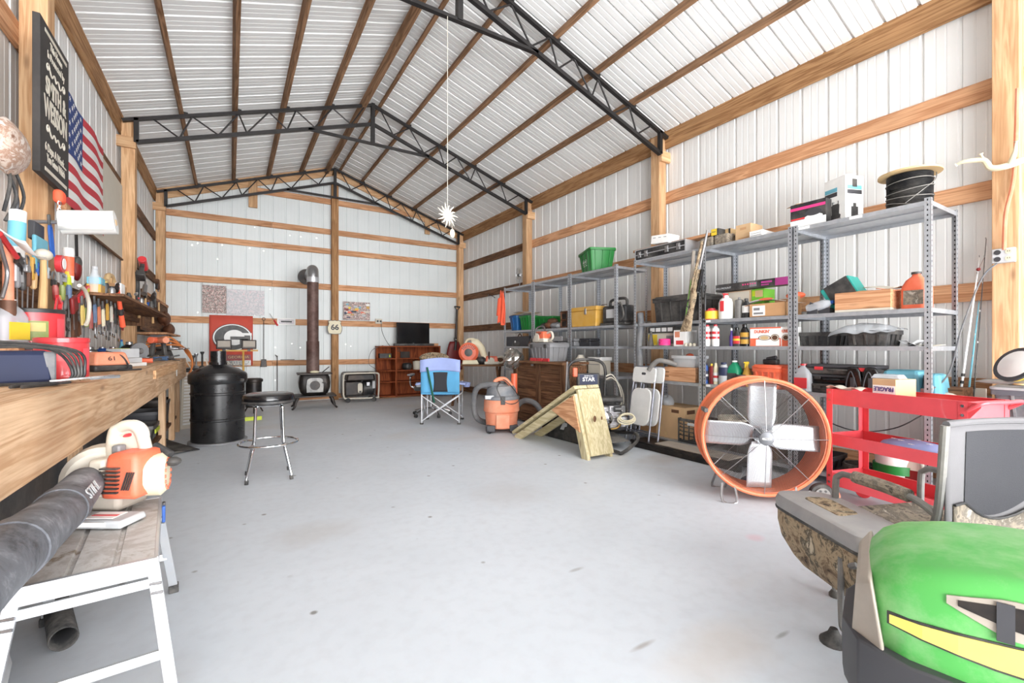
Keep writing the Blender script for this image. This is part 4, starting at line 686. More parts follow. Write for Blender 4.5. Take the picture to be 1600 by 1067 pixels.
m = MB(); m.at((0, -.058, cz), (PI/2, 0, 0)); m.lathe([(.052, -.006), (.052, .006), (.046, .01)], 28); m.build('badge', 'galvdark', t); m = MB(); m.at((0, -.069, cz)); m.prism([(x, z) for x, z in rrect(.066, .014, .006)], .001, 'y'); m.build('badge_print', 'white', t); text('COMMERCIAL', t, (0, -.0705, cz), (1, 0, 0), (0, 0, 1), .008, 'darkgrey', .055)
m = MB(); m.cyl((0, .07, cz), (0, .13, cz), .06, n=20); m.build('hub', 'chrome', t)
m = MB(); m.cyl((0, .16, cz), (0, .27, cz), .09, n=24); m.build('motor', 'darkgrey', t)
for y_ in (.2,): m = MB(); m.bar((-R0+.02, y_+.06, cz), (R0-.02, y_+.06, cz), .03, .008); m.build('motor_bracket', 'darkgrey', t, smooth=0)
for k in range(4):
    m = MB(); m.at((0, .09, cz), (0, k*PI/2+.03, 0))
    def bl(u, v): r = .05+.365*v; wv = .096-.03*max(0, (.2-v))*5; x = (u-.5)*2*wv; return (x, -.022*(u-.5)*2+.012*math.cos((u-.5)*PI), r)
    m.surf(bl, 8, 8); m.build('fan_blade', 'fanblade', t, solid=.002)
for x in (-.26, .26):
    m = MB(); m.tube(smoothpath([(x-.04, .0, .13), (x-.05, -.07, .008), (x+.05, -.07, .008), (x+.05, .0, .11)], 3), .01, 6)
    m.tube(smoothpath([(x-.04, .25, .13), (x-.05, .33, .008), (x+.05, .33, .008), (x+.05, .25, .11)], 3), .01, 6); m.build('foot_bracket', 'steel', t)
m = MB(); m.box((-R0+.02, .02, cz+.2), (.03, .14, .03)); o = m.build('clamp', 'toolgrey', t, bevel=.003); 
for x in (.4,):
    o = MB(); o.at((x, .03, .085), (PI/2, 0, 0)); o.lathe([(.03, -.025), (.075, -.022), (.083, -.01), (.083, .01), (.075, .022), (.03, .025)], 28); w_ = o.build('wheel', 'blackrub', t)
    o = MB(); o.at((x, .0, .085), (PI/2, 0, 0)); o.lathe([(.012, -.002), (.052, -.002), (.052, .004), (.012, .008)], 24); [o.at((x+.034*math.cos(a*PI/3), -.006, .085+.034*math.sin(a*PI/3)), (PI/2, 0, 0)).lathe([(.009, 0), (.009, .002)], 8, mi=1) for a in range(6)]; o.build('wheel_disc', ['frameGrey', 'black'], w_)
# cart
ca, cb = Vector((3.93, 1.71, 0)), Vector((3.70, .87, 0)); cd_ = cb-ca; CLn = cd_.length; crz = math.atan2(cd_.y, cd_.x)
t = thing('tool_cart', 'bright red three-shelf steel utility cart on red castors', 'cart', tuple(ca), crz); CD = .37   # local +x to the right along front, +y towards wall
for zt, hh in ((.873, .115), (.532, .085), (.235, .095)):
    m = MB(); z0 = zt-hh; m.bx(0, CLn, 0, CD, z0, z0+.004)
    for b in ((0, CLn, -.002, .002), (0, CLn, CD-.002, CD+.002), (-.002, .002, 0, CD), (CLn-.002, CLn+.002, 0, CD)): m.bx(b[0], b[1], b[2], b[3], z0, zt)
    m.bx(0, CLn, .002, .014, zt-.004, zt); m.bx(0, CLn, CD-.014, CD-.002, zt-.004, zt); m.build('tray', 'cartred', t, smooth=0, bevel=.0015)
for x in (0, CLn):
    for y in (0, CD):
        m = MB(); s = 1 if x == 0 else -1; q = 1 if y == 0 else -1
        m.bx(min(x-s*.004, x+s*.042), max(x-s*.004, x+s*.042), min(y-q*.005, y-q*.002), max(y-q*.005, y-q*.002), .11, .873); m.bx(min(x-s*.005, x-s*.002), max(x-s*.005, x-s*.002), min(y, y+q*.04), max(y, y+q*.04), .11, .873); lg = m.build('leg', 'cartred', t, smooth=0)
        m = MB(); [m.cyl((x+s*.02, y-q*.004, z), (x+s*.02, y-q*.009, z), .009, n=10) for z in (.845, .79, .51, .47, .21, .16)]; m.build('bolt', 'chrome', lg)
        m = MB(); m.at((x+s*.02, y+q*.02, .055), (PI/2, 0, .4)); m.lathe([(.015, -.014), (.05, -.014), (.055, -.006), (.055, .006), (.05, .014), (.015, .014)], 20); wv = m.build('castor', 'dustyorange' if y == 0 else 'red', t); m = MB(); m.at((x+s*.02, y+q*.02, .055)); m.bx(-.02, .02, -.022, -.018, 0, .06); m.bx(-.02, .02, .018, .022, 0, .06); m.build('fork', 'steel', wv, smooth=0)
m = MB(); m.tube(smoothpath([(CLn, .0, .82), (CLn+.07, .01, .868), (CLn+.08, CD/2, .87), (CLn+.07, CD-.01, .868), (CLn, CD, .82)], 5), .012, 8); m.prism([(CLn, .76), (CLn+.065, .845), (CLn+.065, .868), (CLn, .872)], .003, 'y', 0.0); m.build('push_handle', 'cartred', t)
MC = Matrix.Translation(ca) @ Matrix.Rotation(crz, 4, 'Z')
def onc(x, y, z): return tuple(MC @ Vector((x, y, z)))
b = carton('fragile_box', 'open-topped cardboard box marked fragile upside down, standing on the red cart', 'box', onc(.34, .10, .763), (.155, .2, .205), 'kraft', rz=crz, lab=[(.02, .98, .02, .78, 'paper')])
text('FRAGILE', b, (0, -.0022, .135), (-1, 0, 0), (0, 0, -1), .03, 'purple', .13, off=.001)
t = thing('plastic_packet', 'clear plastic clamshell packet on top of the fragile box', 'packet', onc(.32, .18, .97), crz+.2); m = MB(); m.box((0, 0, .015), (.18, .12, .03), taper=(.8, .75)); m.build('packet_shell', 'clearplastic', t, bevel=.006); m = MB(); m.box((0, 0, .012), (.1, .06, .012)); m.build('packet_contents', 'grey', t)
t = thing('shop_towel', 'crumpled tan towel draped over the corner of the red cart', 'towel', onc(.10, .06, .865), crz); m = MB(); m.surf(lambda u, v: ((u-.5)*.24, v*.12-.06, .02+.014*math.sin(u*9)+.01*math.cos(v*8)-.02*abs(u-.5)), 12, 6); m.build('towel_body', 'offwhite', t, solid=.004, sub=1)
t = thing('star_cloth', 'folded pale blue cloth with white stars on the middle shelf of the cart', 'cloth', onc(.5, .16, .452), crz); m = MB(); m.ball((0, 0, .06), (.21, .12, .05), 20, 8); m.build('cloth_body', 'periwinkle', t)
m = MB()
for x, y in ((-.05, -.06), (.03, -.09), (.1, -.03), (-.12, -.02), (0, .02)):
    z = .06+.05*math.sqrt(max(0, 1-(x/.21)**2-(y/.12)**2))+.002; pts = [(x+(.02 if i % 2 == 0 else .008)*math.sin(i*PI/5), y+(.02 if i % 2 == 0 else .008)*math.cos(i*PI/5)*.7) for i in range(10)]; m.prism(pts, .002, 'z', z)
m.build('star_print', 'white', t, smooth=0); m = MB(); m.ball((.22, 0, .045), (.1, .11, .04), 16, 8); m.build('cloth_fold', 'white', t)
m = MB(); t = thing('cardboard_sheet', 'flat tan cardboard sheet lying on the floor below the cart', 'cardboard', (3.25, 1.0, .0), crz); m.bx(0, .7, 0, .34, .002, .006); m.build('sheet', 'kraft', t, smooth=0)
# camo chair with side cooler
t = thing('camouflage_camp_chair', 'folding camp chair seen from behind with grey back and camouflage trim', 'chair', (2.31, .63, 0), -.37)   # local +x to the chair's right, +y forward
cw, dp = .50, .44
for x in (0, cw):
    m = MB(); m.tube(smoothpath([(x, -.03, .90), (x, -.01, .6), (x, .02, .40), (x, .0, .02)], 5), .0145, 10); m.build('back_post', 'frameGrey', t)
    m = MB(); m.tube(smoothpath([(x, dp, .02), (x, dp, .5), (x, dp-.02, .585), (x, dp-.1, .60), (x, .1, .59), (x, .0, .55)], 5), .0145, 10); a_ = m.build('arm_frame', 'frameGrey', t)
    m = MB(); m.tube(smoothpath([(x, dp-.1, .602), (x, .2, .6), (x, .1, .592)], 6), .027, 10); m.build('arm_wrap', 'camogrey', a_)
    m = MB(); m.bar((x, 0, .05), (x, dp, .4), .018, .018); m.bar((x, dp, .05), (x, 0, .4), .018, .018); m.build('cross_brace', 'frameGrey', t)
    for y in (0, dp): m = MB(); m.lathe([(.028, 0), (.028, .01), (.016, .03)], 12, c=(x, y, 0)); m.build('foot', 'blackrub', t)
for y in (0, dp): m = MB(); m.bar((0, y, .05), (cw, y, .38), .018, .018); m.bar((cw, y, .05), (0, y, .38), .018, .018); m.build('cross_brace', 'frameGrey', t)
bk = lambda u, v: (u*cw+.004, -.028+.05*math.sin(PI*u)*(1-.3*v)+.05*(1-v)*0, .44+.46*v+.0)
m = MB(); m.surf(bk, 14, 10); m.build('back_panel', 'meshgrey', t, solid=.006)
m = MB(); pts = [];
for j in range(9):
    for i in range(13):
        u, v = i/12, j/8; uu = .26+.66*u; top = .93; bot = .36-.17*math.sin(PI*u*.95)+.12*(u-.5); vv = bot+(top-bot)*v; p = bk(uu, vv); pts.append((p[0], p[1]-.006, p[2]))
m.add(pts, [(j*13+i, j*13+i+1, (j+1)*13+i+1, (j+1)*13+i) for j in range(8) for i in range(12)]); m.build('mesh_window', 'chairmesh', t)
m = MB(); pts = []
for j in range(5):
    for i in range(13):
        u, v = i/12, j/4; uu = .1+.88*u; hi = .33-.17*math.sin(PI*min(1, max(0, (uu-.26)/.66))*.95); vv = hi*v-.35*(1-v); p = bk(uu, vv); pts.append((p[0], p[1]-.007, p[2]))
m.add(pts, [(j*13+i, j*13+i+1, (j+1)*13+i+1, (j+1)*13+i) for j in range(4) for i in range(12)]); m.build('lower_back', 'camogrey', t, solid=.004)
m = MB(); m.tube([tuple(Vector(bk(i/14, 1))+Vector((0, -.003, .005))) for i in range(15)], .013, 8); m.build('top_hem', 'meshgrey', t)
m = MB(); m.tube([tuple(Vector(pts[4*13+i])+Vector((0, -.004, 0))) for i in range(13)], .005, 6); m.build('piping', 'black', t)
m = MB(); m.surf(lambda u, v: (u*cw, .02+v*(dp-.02), .40+.02*v-.05*math.sin(PI*u)*math.sin(PI*v)), 8, 8); m.build('seat', 'camogrey', t, solid=.01)
# cooler hung on the chair's left side
t = thing('soft_cooler', 'camouflage cooler bag with a grey hinged lid beside the camp chair', 'cooler', (2.03, .80, 0), 0)
P0, P1, P2, P3 = Vector((2.03, .77)), Vector((2.28, .69)), Vector((2.56, 1.12)), Vector((2.34, 1.28))
def quad(s, z, r=.06, dz=(0, 0, 0, 0)):
    c = (P0+P1+P2+P3)/4; Q = [c+(p-c)*s for p in (P0, P1, P2, P3)]; out = []
    for i in range(4):
        a, b, d = Q[i-1], Q[i], Q[(i+1) % 4]; rr_ = [.05, .05, .12, .10][i]*s
        p, q = b+(a-b).normalized()*rr_, b+(d-b).normalized()*rr_
        for k in range(6): f = k/5; w2 = (1-f)**2*p+2*f*(1-f)*b+f*f*q; out.append((w2.x-2.03, w2.y-.80, z))
    return out
m = MB(); m.loft([quad(1.02, .405), quad(1.04, .415), quad(1.04, .445), quad(.99, .468), quad(.9, .474)]); m.build('lid', 'lidgrey', t)
m = MB(); m.loft([quad(1.03, .397), quad(1.045, .400), quad(1.045, .408), quad(1.03, .411)]); m.build('zip_edge', 'blackrub', t)
c_ = (P2+P3)/2*.62+(P0+P1)/2*.38
m = MB(); m.at((c_.x-2.03, c_.y-.80, 0)); m.loft([[(x*.42, y*.42, z) for x, y, z in [(a-c_.x+2.03, b-c_.y+.80, .473) for a, b, _ in quad(1, 0)]], [(x*.41, y*.41, .477) for x, y in [(a-c_.x+2.03, b-c_.y+.80) for a, b, _ in quad(1, 0)]]]); pnl = m.build('lid_pad', 'camo', t)
m = MB(); r_ = [quad(1.0, .40), quad(1.0, .33), quad(.93, .25)]
def shifted(q, dx, dy): return [(x+dx, y+dy, z) for x, y, z in q]
m.loft([quad(.55, .165), quad(.72, .20), quad(.93, .27), quad(1.0, .34), quad(1.0, .398)]); m.build('bag_body', 'camo', t)
m = MB(); m.tube(smoothpath([(-.01, -.02, .37), (.0, .0, .355), (.1, -.04, .35), (.25, -.08, .36)], 4), .011, 8); m.build('rim_tube', 'frameGrey', t)
m = MB(); m.tube(smoothpath([(.06, .06, .35), (.06, .06, .14), (.075, .05, .05), (.14, -.02, .012)], 5), .0125, 8); m.build('leg', 'frameGrey', t); m = MB(); m.lathe([(.05, 0), (.05, .012), (.022, .04), (.014, .06)], 16, c=(.045, .08, 0)); m.build('foot', 'blackrub', t)
# lawn tractor bonnet
TN = Vector((1.72, .645, 0)); tdir = Vector((.335, -.942, 0)); trz = math.atan2(tdir.y, tdir.x)
t = thing('lawn_tractor', 'green lawn tractor bonnet with a yellow stripe in the near corner', 'tractor', tuple(TN), trz)
HW = [(.0, .10), (.02, .17), (.05, .21), (.10, .238), (.2, .258), (.4, .27), (.8, .275), (1.1, .28)]
def side(x):
    for (a, p), (b, q) in zip(HW, HW[1:]):
        if x <= b: return p+(q-p)*(x-a)/(b-a)
    return .28
def hood_ring(x, w0, zt, zb, r):
    rt = [(x, w0-r+r*math.sin(PI/2*k/6), zt-r+r*math.cos(PI/2*k/6)) for k in range(7)]+[(x, w0*1.005, (zt-r+zb)/2), (x, w0, zb)]
    return [(x, -y, z) for _, y, z in rt[::-1]]+[(x, 0, zt+.006)]+rt
rg = [hood_ring(x, side(x), zt, zb, min(.06, side(x)*.5)) for x, zt, zb in ((.0, .51, .45), (.02, .555, .42), (.05, .585, .36), (.10, .608, .34), (.2, .628, .33), (.3, .64, .33), (.5, .648, .33), (.8, .655, .33), (1.1, .66, .33))]
m = MB(); m.loft(rg); m.build('bonnet', 'tractorgreen', t, smooth=50)
def swp(a, nm, mt, off, zf, zg, n=16):
    m = MB(); vs = []
    for i in range(n+1):
        x = a[0]+(a[1]-a[0])*i/n; y = -(side(x)+off); vs += [(x, y, zf(i/n, x)), (x, y, zg(i/n, x))]
    m.add(vs, [(2*i, 2*i+1, 2*i+3, 2*i+2) for i in range(n)]); return m.build(nm, mt, t, solid=.004, smooth=0)
swp((.055, 1.1), 'stripe_outline', 'black', .004, lambda f, x: .446-.022*min(1, x*4), lambda f, x: .47+.03*min(1, x*3))  # black edging of the yellow stripe
swp((.06, 1.1), 'stripe', 'tractoryellow', .006, lambda f, x: .450-.02*min(1, x*4), lambda f, x: .462+.034*min(1, x*3))
swp((.17, .55), 'lamp_recess', 'tractortaupe', .003, lambda f, x: .562-.055*min(1, (x-.15)*8), lambda f, x: .568+.032*min(1, (x-.15)*8))
swp((.19, .5), 'lamp_lens', 'castiron', .005, lambda f, x: .56-.03*min(1, (x-.17)*8), lambda f, x: .566+.022*min(1, (x-.17)*8))
swp((.255, .285), 'recess_rib', 'darkgrey', .009, lambda f, x: .50, lambda f, x: .592)
m = MB(); m.loft([[(x_, y_*side(max(0, x_+.07))*1.0, z_) for x_, y_, z_ in row] for row in ([(-.025, -.8, .36), (-.025, .8, .36), (-.015, .8, .52), (-.015, -.8, .52)], [(.05, -1.01, .36), (.05, 1.01, .36), (.02, 1.0, .555), (.02, -1.0, .555)])]); m.build('front_grille', 'tractortaupe', t, bevel=.012)
m = MB(); m.loft([[(q[0]*k-.0, q[1]*k2, z) for q in [(.28, -.30), (.1, -.285), (-.01, -.22), (-.05, -.1), (-.05, .1), (-.01, .22), (.1, .285), (.28, .30)]] for k, k2, z in ((.9, .96, .18), (1.0, 1.0, .22), (1.04, 1.0, .33), (1.0, .97, .37))]); m.build('bumper', 'darkgrey', t, bevel=.006)
m = MB(); m.bx(.05, 1.1, -.24, .24, .20, .30); m.build('chassis', 'blackrub', t, bevel=.01)
for y in (-.33, .33):
    for x in (.42,):
        m = MB(); m.at((x, y, .19), (PI/2, 0, 0)); m.lathe([(.09, -.07), (.15, -.075), (.185, -.06), (.19, 0), (.185, .06), (.15, .075), (.09, .07)], 28); wv = m.build('wheel', 'blackrub', t); m = MB(); m.at((x, y, .19), (PI/2, 0, 0)); m.lathe([(.02, -.05), (.095, -.045), (.095, .045), (.02, .05)], 20); m.build('wheel_rim', 'tractoryellow', wv)
    m = MB(); m.bar((.42, 0, .19), (.42, y, .19), .04, .04); m.build('axle', 'black', t)
# things at the right post
XP = 5.03
t = thing('outlet_box', 'grey metal electrical box with four outlets on the near right post', 'outlet', (XP-.002, .975, zat(400, XP, .975)), RS); m = MB(); m.bx(-.062, .062, -.045, 0, -.055, .055); m.build('box_body', 'lightgrey', t, bevel=.006); 
for x in (-.03, .03):
    for z in (-.026, .026):
        m = MB(); m.at((x, -.046, z)); m.prism(ell(.019, .019, 14), .003, 'y', -.003); rc = m.build('receptacle', 'cream' if x > 0 else 'darkgrey', t); m = MB(); [m.box((x+q, -.0495, z+.003), (.003, .002, .01)) for q in (-.006, .006)]; m.build('slot', 'black', rc)
m = MB(); y0 = .975; pts = [(XP-.05, y0+.03, zat(412, XP, 1.0)), (XP-.1, 1.08, 1.72), (XP-.18, 1.17, 1.35), (XP-.45, 1.19, .97), (4.40, 1.32, .83), (4.36, 1.45, .84)]
m.tube(smoothpath(pts, 7), .006, 6); o = m.build('power_cord', 'hose'); tag(o, 'grey power cord running from the post outlet down to the shelving', 'cord')
m = MB(); m.tube(smoothpath([(XP-.04, .97, 1.93), (XP-.05, .96, 2.2), (XP-.03, .92, 2.5), (XP-.1, .89, 3.1)], 6), .013, 8); o = m.build('pink_hose', 'dustyorange'); tag(o, 'pink air hose running up the near right post', 'hose')
t = thing('deer_antler', 'curved ivory antler fixed across the near right post', 'antler', (XP-.02, .97, zat(258, XP, .97)), RS)
for pp, r in (([(.1, -.02, .0), (.02, -.06, -.03), (-.06, -.07, -.02), (-.1, -.08, .05), (-.2, -.1, .07), (-.25, -.1, .06)], [.026, .024, .022, .02, .015, .006]), ([(.04, -.06, -.02), (.07, -.1, .05), (.08, -.12, .12)], [.02, .014, .004]), ([(-.08, -.07, .0), (-.11, -.1, .1)], [.016, .004])):
    k = 5; sp = smoothpath(pp, k); rr_ = [r[min(int(i/k), len(r)-2)]*(1-(i % k)/k)+r[min(int(i/k)+1, len(r)-1)]*((i % k)/k) for i in range(len(sp))]; m = MB(); m.tube(sp, rr_, 10); m.build('antler_branch', 'cream', t)
for k, (a, b, r, mt, lb) in enumerate((((1501, 612), (1531, 400), .011, 'white', 'white fishing rod with black bands leaning on the right wall'), ((1513, 616), (1530, 470), .009, 'skyblue', 'teal fishing rod leaning beside the white one'), ((1522, 612), (1541, 372), .006, 'black', 'thin black fishing rod closest to the post'))):
    X = 4.98; A = Vector((X-.06, atX(a[0], X-.06), .02)); zt_ = zat(b[1], X+.1, atX(b[0], X+.1)); B = Vector((X+.12, atX(b[0], X+.12), zt_)); a_m = Vector((X-.02, atX(a[0], X-.02), zat(a[1], X-.02, atX(a[0], X-.02)))); dd = (B-a_m); A = a_m-dd*((a_m.z-.0)/dd.z)*1.0
    if A.x < 4.6: A.x = 4.6
    t = thing('fishing_rod', lb, 'fishing rod', tuple(A)); v = B-A
    m = MB(); m.tube([(0, 0, 0), tuple(v*.5), tuple(v)], [r, r*.8, r*.35], 8); m.build('blank', mt, t)
    for f in (.42, .47, .5): m = MB(); m.tube([tuple(v*f), tuple(v*(f+.012))], r*1.15, 8); m.build('wrap', 'black', t)
    for f in (.6, .72, .83, .93, 1.0): m = MB(); c = v*f; m.tube([(c.x-.012+.008*math.cos(q*PI/4), c.y, c.z+.008*math.sin(q*PI/4)) for q in range(8)], .0015, 4, closed=True); m.build('line_guide', 'steel', t)
    if k == 2: m = MB(); c = v*.93; m.ball((c.x-.03, c.y+.03, c.z-.1), .014, 8, 6); m.cyl((c.x-.03, c.y+.03, c.z-.1), (c.x, c.y, c.z), .001, n=4); m.build('bobber', 'darkred', t)
t = thing('white_board_offcut', 'pale board offcut standing against the wall by the near post', 'board', (5.0, 1.16, .62), RS); m = MB(); m.bx(-.07, .09, 0, .02, -.62, .25); m.build('board_body', 'offwhite', t, smooth=0)
# grey bins + work light at the frame edge
t = tote('grey_storage_bin', 'dark grey storage bin at the floor beside the near right post', (4.45, .62, 0), .62, .5, .44, 'darkgrey', rz=RS, lid='grey')
t = tote('grey_storage_bin', 'grey storage bin with a lid stacked under the work light', (4.45, .62, .48), .60, .48, .42, 'vacgrey', rz=RS, lid='lightgrey')
t = thing('work_light', 'round clear-glass lamp head with a yellow body on the grey bin', 'lamp', (4.47, .80, .945), RS-.55); m = MB(); m.at((0, 0, .12), (PI/2-.5, 0, 0)); m.lathe([(.0, -.04), (.07, -.03), (.115, .0), (.12, .02), (.112, .03)], 28); m.build('reflector', 'yellow', t)
m = MB(); m.at((0, 0, .12), (PI/2-.5, 0, 0)); m.lathe([(.11, .031), (.08, .045), (0, .05)], 28); m.build('lens', 'white', t); m = MB(); m.at((0, 0, .12), (PI/2-.5, 0, 0)); m.lathe([(.11, .02), (.125, .02), (.125, .034), (.108, .036)], 28); m.build('bezel', 'darkgrey', t); m = MB(); m.bar((0, .03, .0), (0, .03, .08), .05, .03); m.box((0, .03, .01), (.16, .1, .02)); m.build('stand', 'darkgrey', t)
t = thing('tan_disc', 'small tan disc lying on the grey bin lid', 'disc', (4.45, .78, .945), 0); m = MB(); m.lathe([(.0, 0), (.055, 0), (.055, .012), (0, .012)], 24); m.build('disc_body', 'tan', t)
t = thing('caulk_gun', 'grey pointed tool lying along the front of the bin lid', 'tool', (4.42, .86, .946), RS); m = MB(); m.tube([(.1, 0, .016), (-.08, 0, .016), (-.14, 0, .01)], [.016, .016, .003], 8); m.build('tool_body', 'frameGrey', t)
# below the shelves
ZB = LV[0]+.001
t = thing('milk_crate', 'black plastic milk crate with round holes on the bottom shelf', 'crate', (4.42, (atX(1064, 4.42)+atX(1098, 4.42))/2, ZB), RS); W_ = .36; H_ = .27
m = MB(); n = 9
def wallx(f):
    m.bx(-W_/2, W_/2, -.006, .006, 0, .03); m.bx(-W_/2, W_/2, -.006, .006, H_-.03, H_); 
    for i in range(6): m.bx(-W_/2+i*(W_-.014)/5, -W_/2+.014+i*(W_-.014)/5, -.005, .005, .03, H_-.03)
    for z in (.075, .12, .165, .2): m.bx(-W_/2, W_/2, -.004, .004, z, z+.01)
for loc, r in (((0, 0, 0), 0), ((0, W_, 0), 0), ((-W_/2, W_/2, 0), PI/2), ((W_/2, W_/2, 0), PI/2)): m.at(loc, (0, 0, r)); wallx(0)
m.at(); m.bx(-W_/2, W_/2, 0, W_, 0, .008); m.build('crate_body', 'blackrub', t, smooth=0, bevel=.001)
m = MB(); m.bx(-.05, .05, -.012, -.004, .2, .232); m.build('hand_hold', 'lightgrey', t, bevel=.003)
for px, lb, sz in ((1060, 'tall open cardboard box on the bottom shelf beside the milk crate', (.42, .36, .38)),):
    b = carton('moving_box', lb, 'box', (4.47, atX(px, 4.47)+.12, ZB), sz, 'kraft', lab=[(.55, .8, .82, .92, 'brown'), (.1, .2, .08, .18, 'tan'), (.3, .4, .08, .18, 'tan')]); sidepanels(b, sz, [(.1, .5, .8, .92, 'brown')])
carton('brown_carton', 'plain brown carton behind the folded chairs', 'box', (4.5, 3.98, ZB), (.3, .3, .3), 'cardboard')
t = thing('plastic_bag', 'bluish plastic grocery bag stuffed in the cardboard box', 'bag', (4.6, atX(1055, 4.6)+.12, ZB+.36), 0); m = MB(); m.surf(lambda u, v: (.1*math.cos(2*PI*u)*math.sin(PI*v)*(1+.2*math.sin(12*u)), .09*math.sin(2*PI*u)*math.sin(PI*v), .04-.09*math.cos(PI*v)*(1+.2*math.sin(10*u+6*v))), 16, 8); m.build('bag_body', 'clearplastic', t, sub=1)
t = thing('low_platform', 'low blackened wooden platform on the floor under the shelving front', 'platform', (4.08, 3.15, 0), RS); m = MB(); m.bx(-.75, .62, 0, .32, .055, .085); m.bx(-.75, .62, .02, .06, 0, .055); m.bx(-.75, .62, .26, .3, 0, .055)
m.build('platform_body', 'castiron', t, bevel=.004); m = MB(); m.bx(-.4, .5, .03, .28, .086, .1); m.build('top_mat', 'tractortaupe', t, bevel=.004)
for k, (px, nm, lb, mt, sz) in enumerate(((1150, 'black_box', 'black box on the bottom shelf seen through the fan', 'blackrub', (.4, .3, .2)), (1190, 'scrap_bin', 'brown bin of scraps on the bottom shelf seen through the fan', 'brown', (.3, .3, .24)), (1262, 'dark_case', 'dark flat case on the bottom shelf behind the cart leg', 'darkgrey', (.35, .35, .12)))):
    t = tote(nm, lb, S(px, LV[0], 4.44), sz[0], sz[1], sz[2], mt, ribs=3)
t = thing('garden_hose', 'coiled tan hose lying on the bottom shelf behind the fan', 'hose', (4.62, atX(1150, 4.62), LV[0]+.22)); m = MB(); m.tube([((.17+.01*math.sin(a*.7))*math.cos(a/16*2*PI), (.17+.01*math.cos(a*.9))*math.sin(a/16*2*PI), .02+.0011*a) for a in range(90)], .013, 6); m.build('hose_coil', 'offwhite', t)
t = bottle('white_bucket', 'white bucket with green and yellow print behind the cart', 'bucket', (4.52, atX(1400, 4.52), LV[0]+.001), [(.12, 0), (.14, .30), (.146, .30), (.146, .33)], 'white', None, band=(.3, .5, 'green'))
t = jug('weed_killer_jug', 'white jug with a red leaf label behind the cart', (4.5, atX(1427, 4.5), LV[0]+.001), .16, .14, .30, 'offwhite', 'darkred', 'red')
t = thing('denim_rag', 'small crumpled blue denim rag on the floor behind the fan', 'rag', (3.85, 2.28, 0)); m = MB(); m.surf(lambda u, v: (.12*math.cos(2*PI*u)*math.sin(PI*v)*(1+.25*math.sin(12*u)), .07*math.sin(2*PI*u)*math.sin(PI*v), .035-.035*math.cos(PI*v)*(1+.3*math.sin(14*u))), 20, 8); m.build('rag_body', 'navy', t, sub=1)
t = thing('hose_reel', 'dark hose reel lying on the bottom shelf near the cart', 'reel', (4.6, atX(1345, 4.6), LV[0]+.03), RS); m = MB(); m.tube([(.12*math.cos(a/14*2*PI), .12*math.sin(a/14*2*PI), .014*(a//14)) for a in range(70)], .011, 6); m.build('reel_coil', 'blackrub', t)
t = thing('extension_cable', 'thin black cable hanging behind the red cart', 'cable', (4.42, 1.6, 0)); m = MB(); m.tube(smoothpath([(-.03, .5, .62), (.0, .15, .50), (-.02, -.15, .56), (.02, -.35, .72)], 8), .005, 6); m.build('cable_body', 'black', t)
# folded chairs and pressure washer etc
def fchair(loc, rz, lb, tilt=.10):
    t = thing('folding_chair', lb, 'chair', loc, rot=(-tilt, 0, rz), group='white folding chairs leaning on the shelving')
    for s in (-1, 1):
        m = MB(); m.tube(smoothpath([(s*.20, 0, .0), (s*.19, .005, .5), (s*.175, .01, .9), (s*.15, .01, .955), (0, .01, .96)], 5), .011, 8); m.build('front_leg', 'chairtube', t)
        m = MB(); m.tube([(s*.165, .035, .02), (s*.16, .03, .74)], .010, 8); m.build('rear_leg', 'chairtube', t)
    m = MB(); m.tube([(-.165, .035, .13), (.165, .035, .13)], .008, 8); m.build('stretcher', 'chairtube', t); m = MB(); m.tube([(-.19, .0, .17), (.19, .0, .17)], .008, 8); m.build('stretcher', 'chairtube', t)
    m = MB(); m.at((0, -.006, .86)); m.prism(rrect(.39, .19, .045), .022, 'y'); br = m.build('backrest', 'white', t, bevel=.004); m = MB(); m.at((0, -.009, .875)); m.prism(rrect(.07, .03, .014), .004, 'y'); m.build('hand_slot', 'darkgrey', br)
    m = MB(); m.at((-.0, -.012, .47)); m.prism(rrect(.34, .45, .10, 6), .024, 'y'); m.build('seat', 'white', t, bevel=.008); return t
fchair((4.18, 3.90, 0), RS-.10, 'white folding chair leaning in front of its twin', .15)
fchair((4.25, 3.82, 0), RS-.10, 'white folding chair half hidden behind its twin', .13)
# ---------------- far end and middle of the floor ----------------
WY = WB-.004       # face of the far wall sheet
GY = YB+PT-.007    # face of the far wall girts
def wallpoint(px, py, Y=GY): x = atY(px, Y); return (x, Y, zat(py, x, Y))
# wood stove
t = thing('wood_stove', 'small cast iron wood stove on splayed legs with a tall flue', 'stove', (1.40, 9.65, 0), -.08)
m = MB(); m.loft([[(x*s, y*s*.9+.0, z) for x, y in rrect(.54, .46, .08, 3)] for s, z in ((.78, .27), (.92, .31), (1.02, .40), (1.05, .5), (1.0, .6), (.9, .655))]); m.build('firebox', 'castiron', t)
m = MB(); m.at((0, 0, .655)); m.prism(rrect(.62, .5, .04), .028, 'z'); m.build('top_plate', 'castiron', t, bevel=.006)
m = MB(); m.at((0, 0, .225)); m.prism(rrect(.78, .56, .05), .03, 'z'); m.build('base_plate', 'castiron', t, bevel=.006)
for x in (-.34, .34):
    for y in (-.23, .23): m = MB(); m.tube(smoothpath([(x*.86, y*.86, .23), (x*.98, y*.98, .14), (x*1.05, y*1.05, .05), (x*1.16, y*1.16, .012)], 4), [.03]*4+[.024]*4+[.018]*4+[.02], 8); m.build('leg', 'castiron', t)
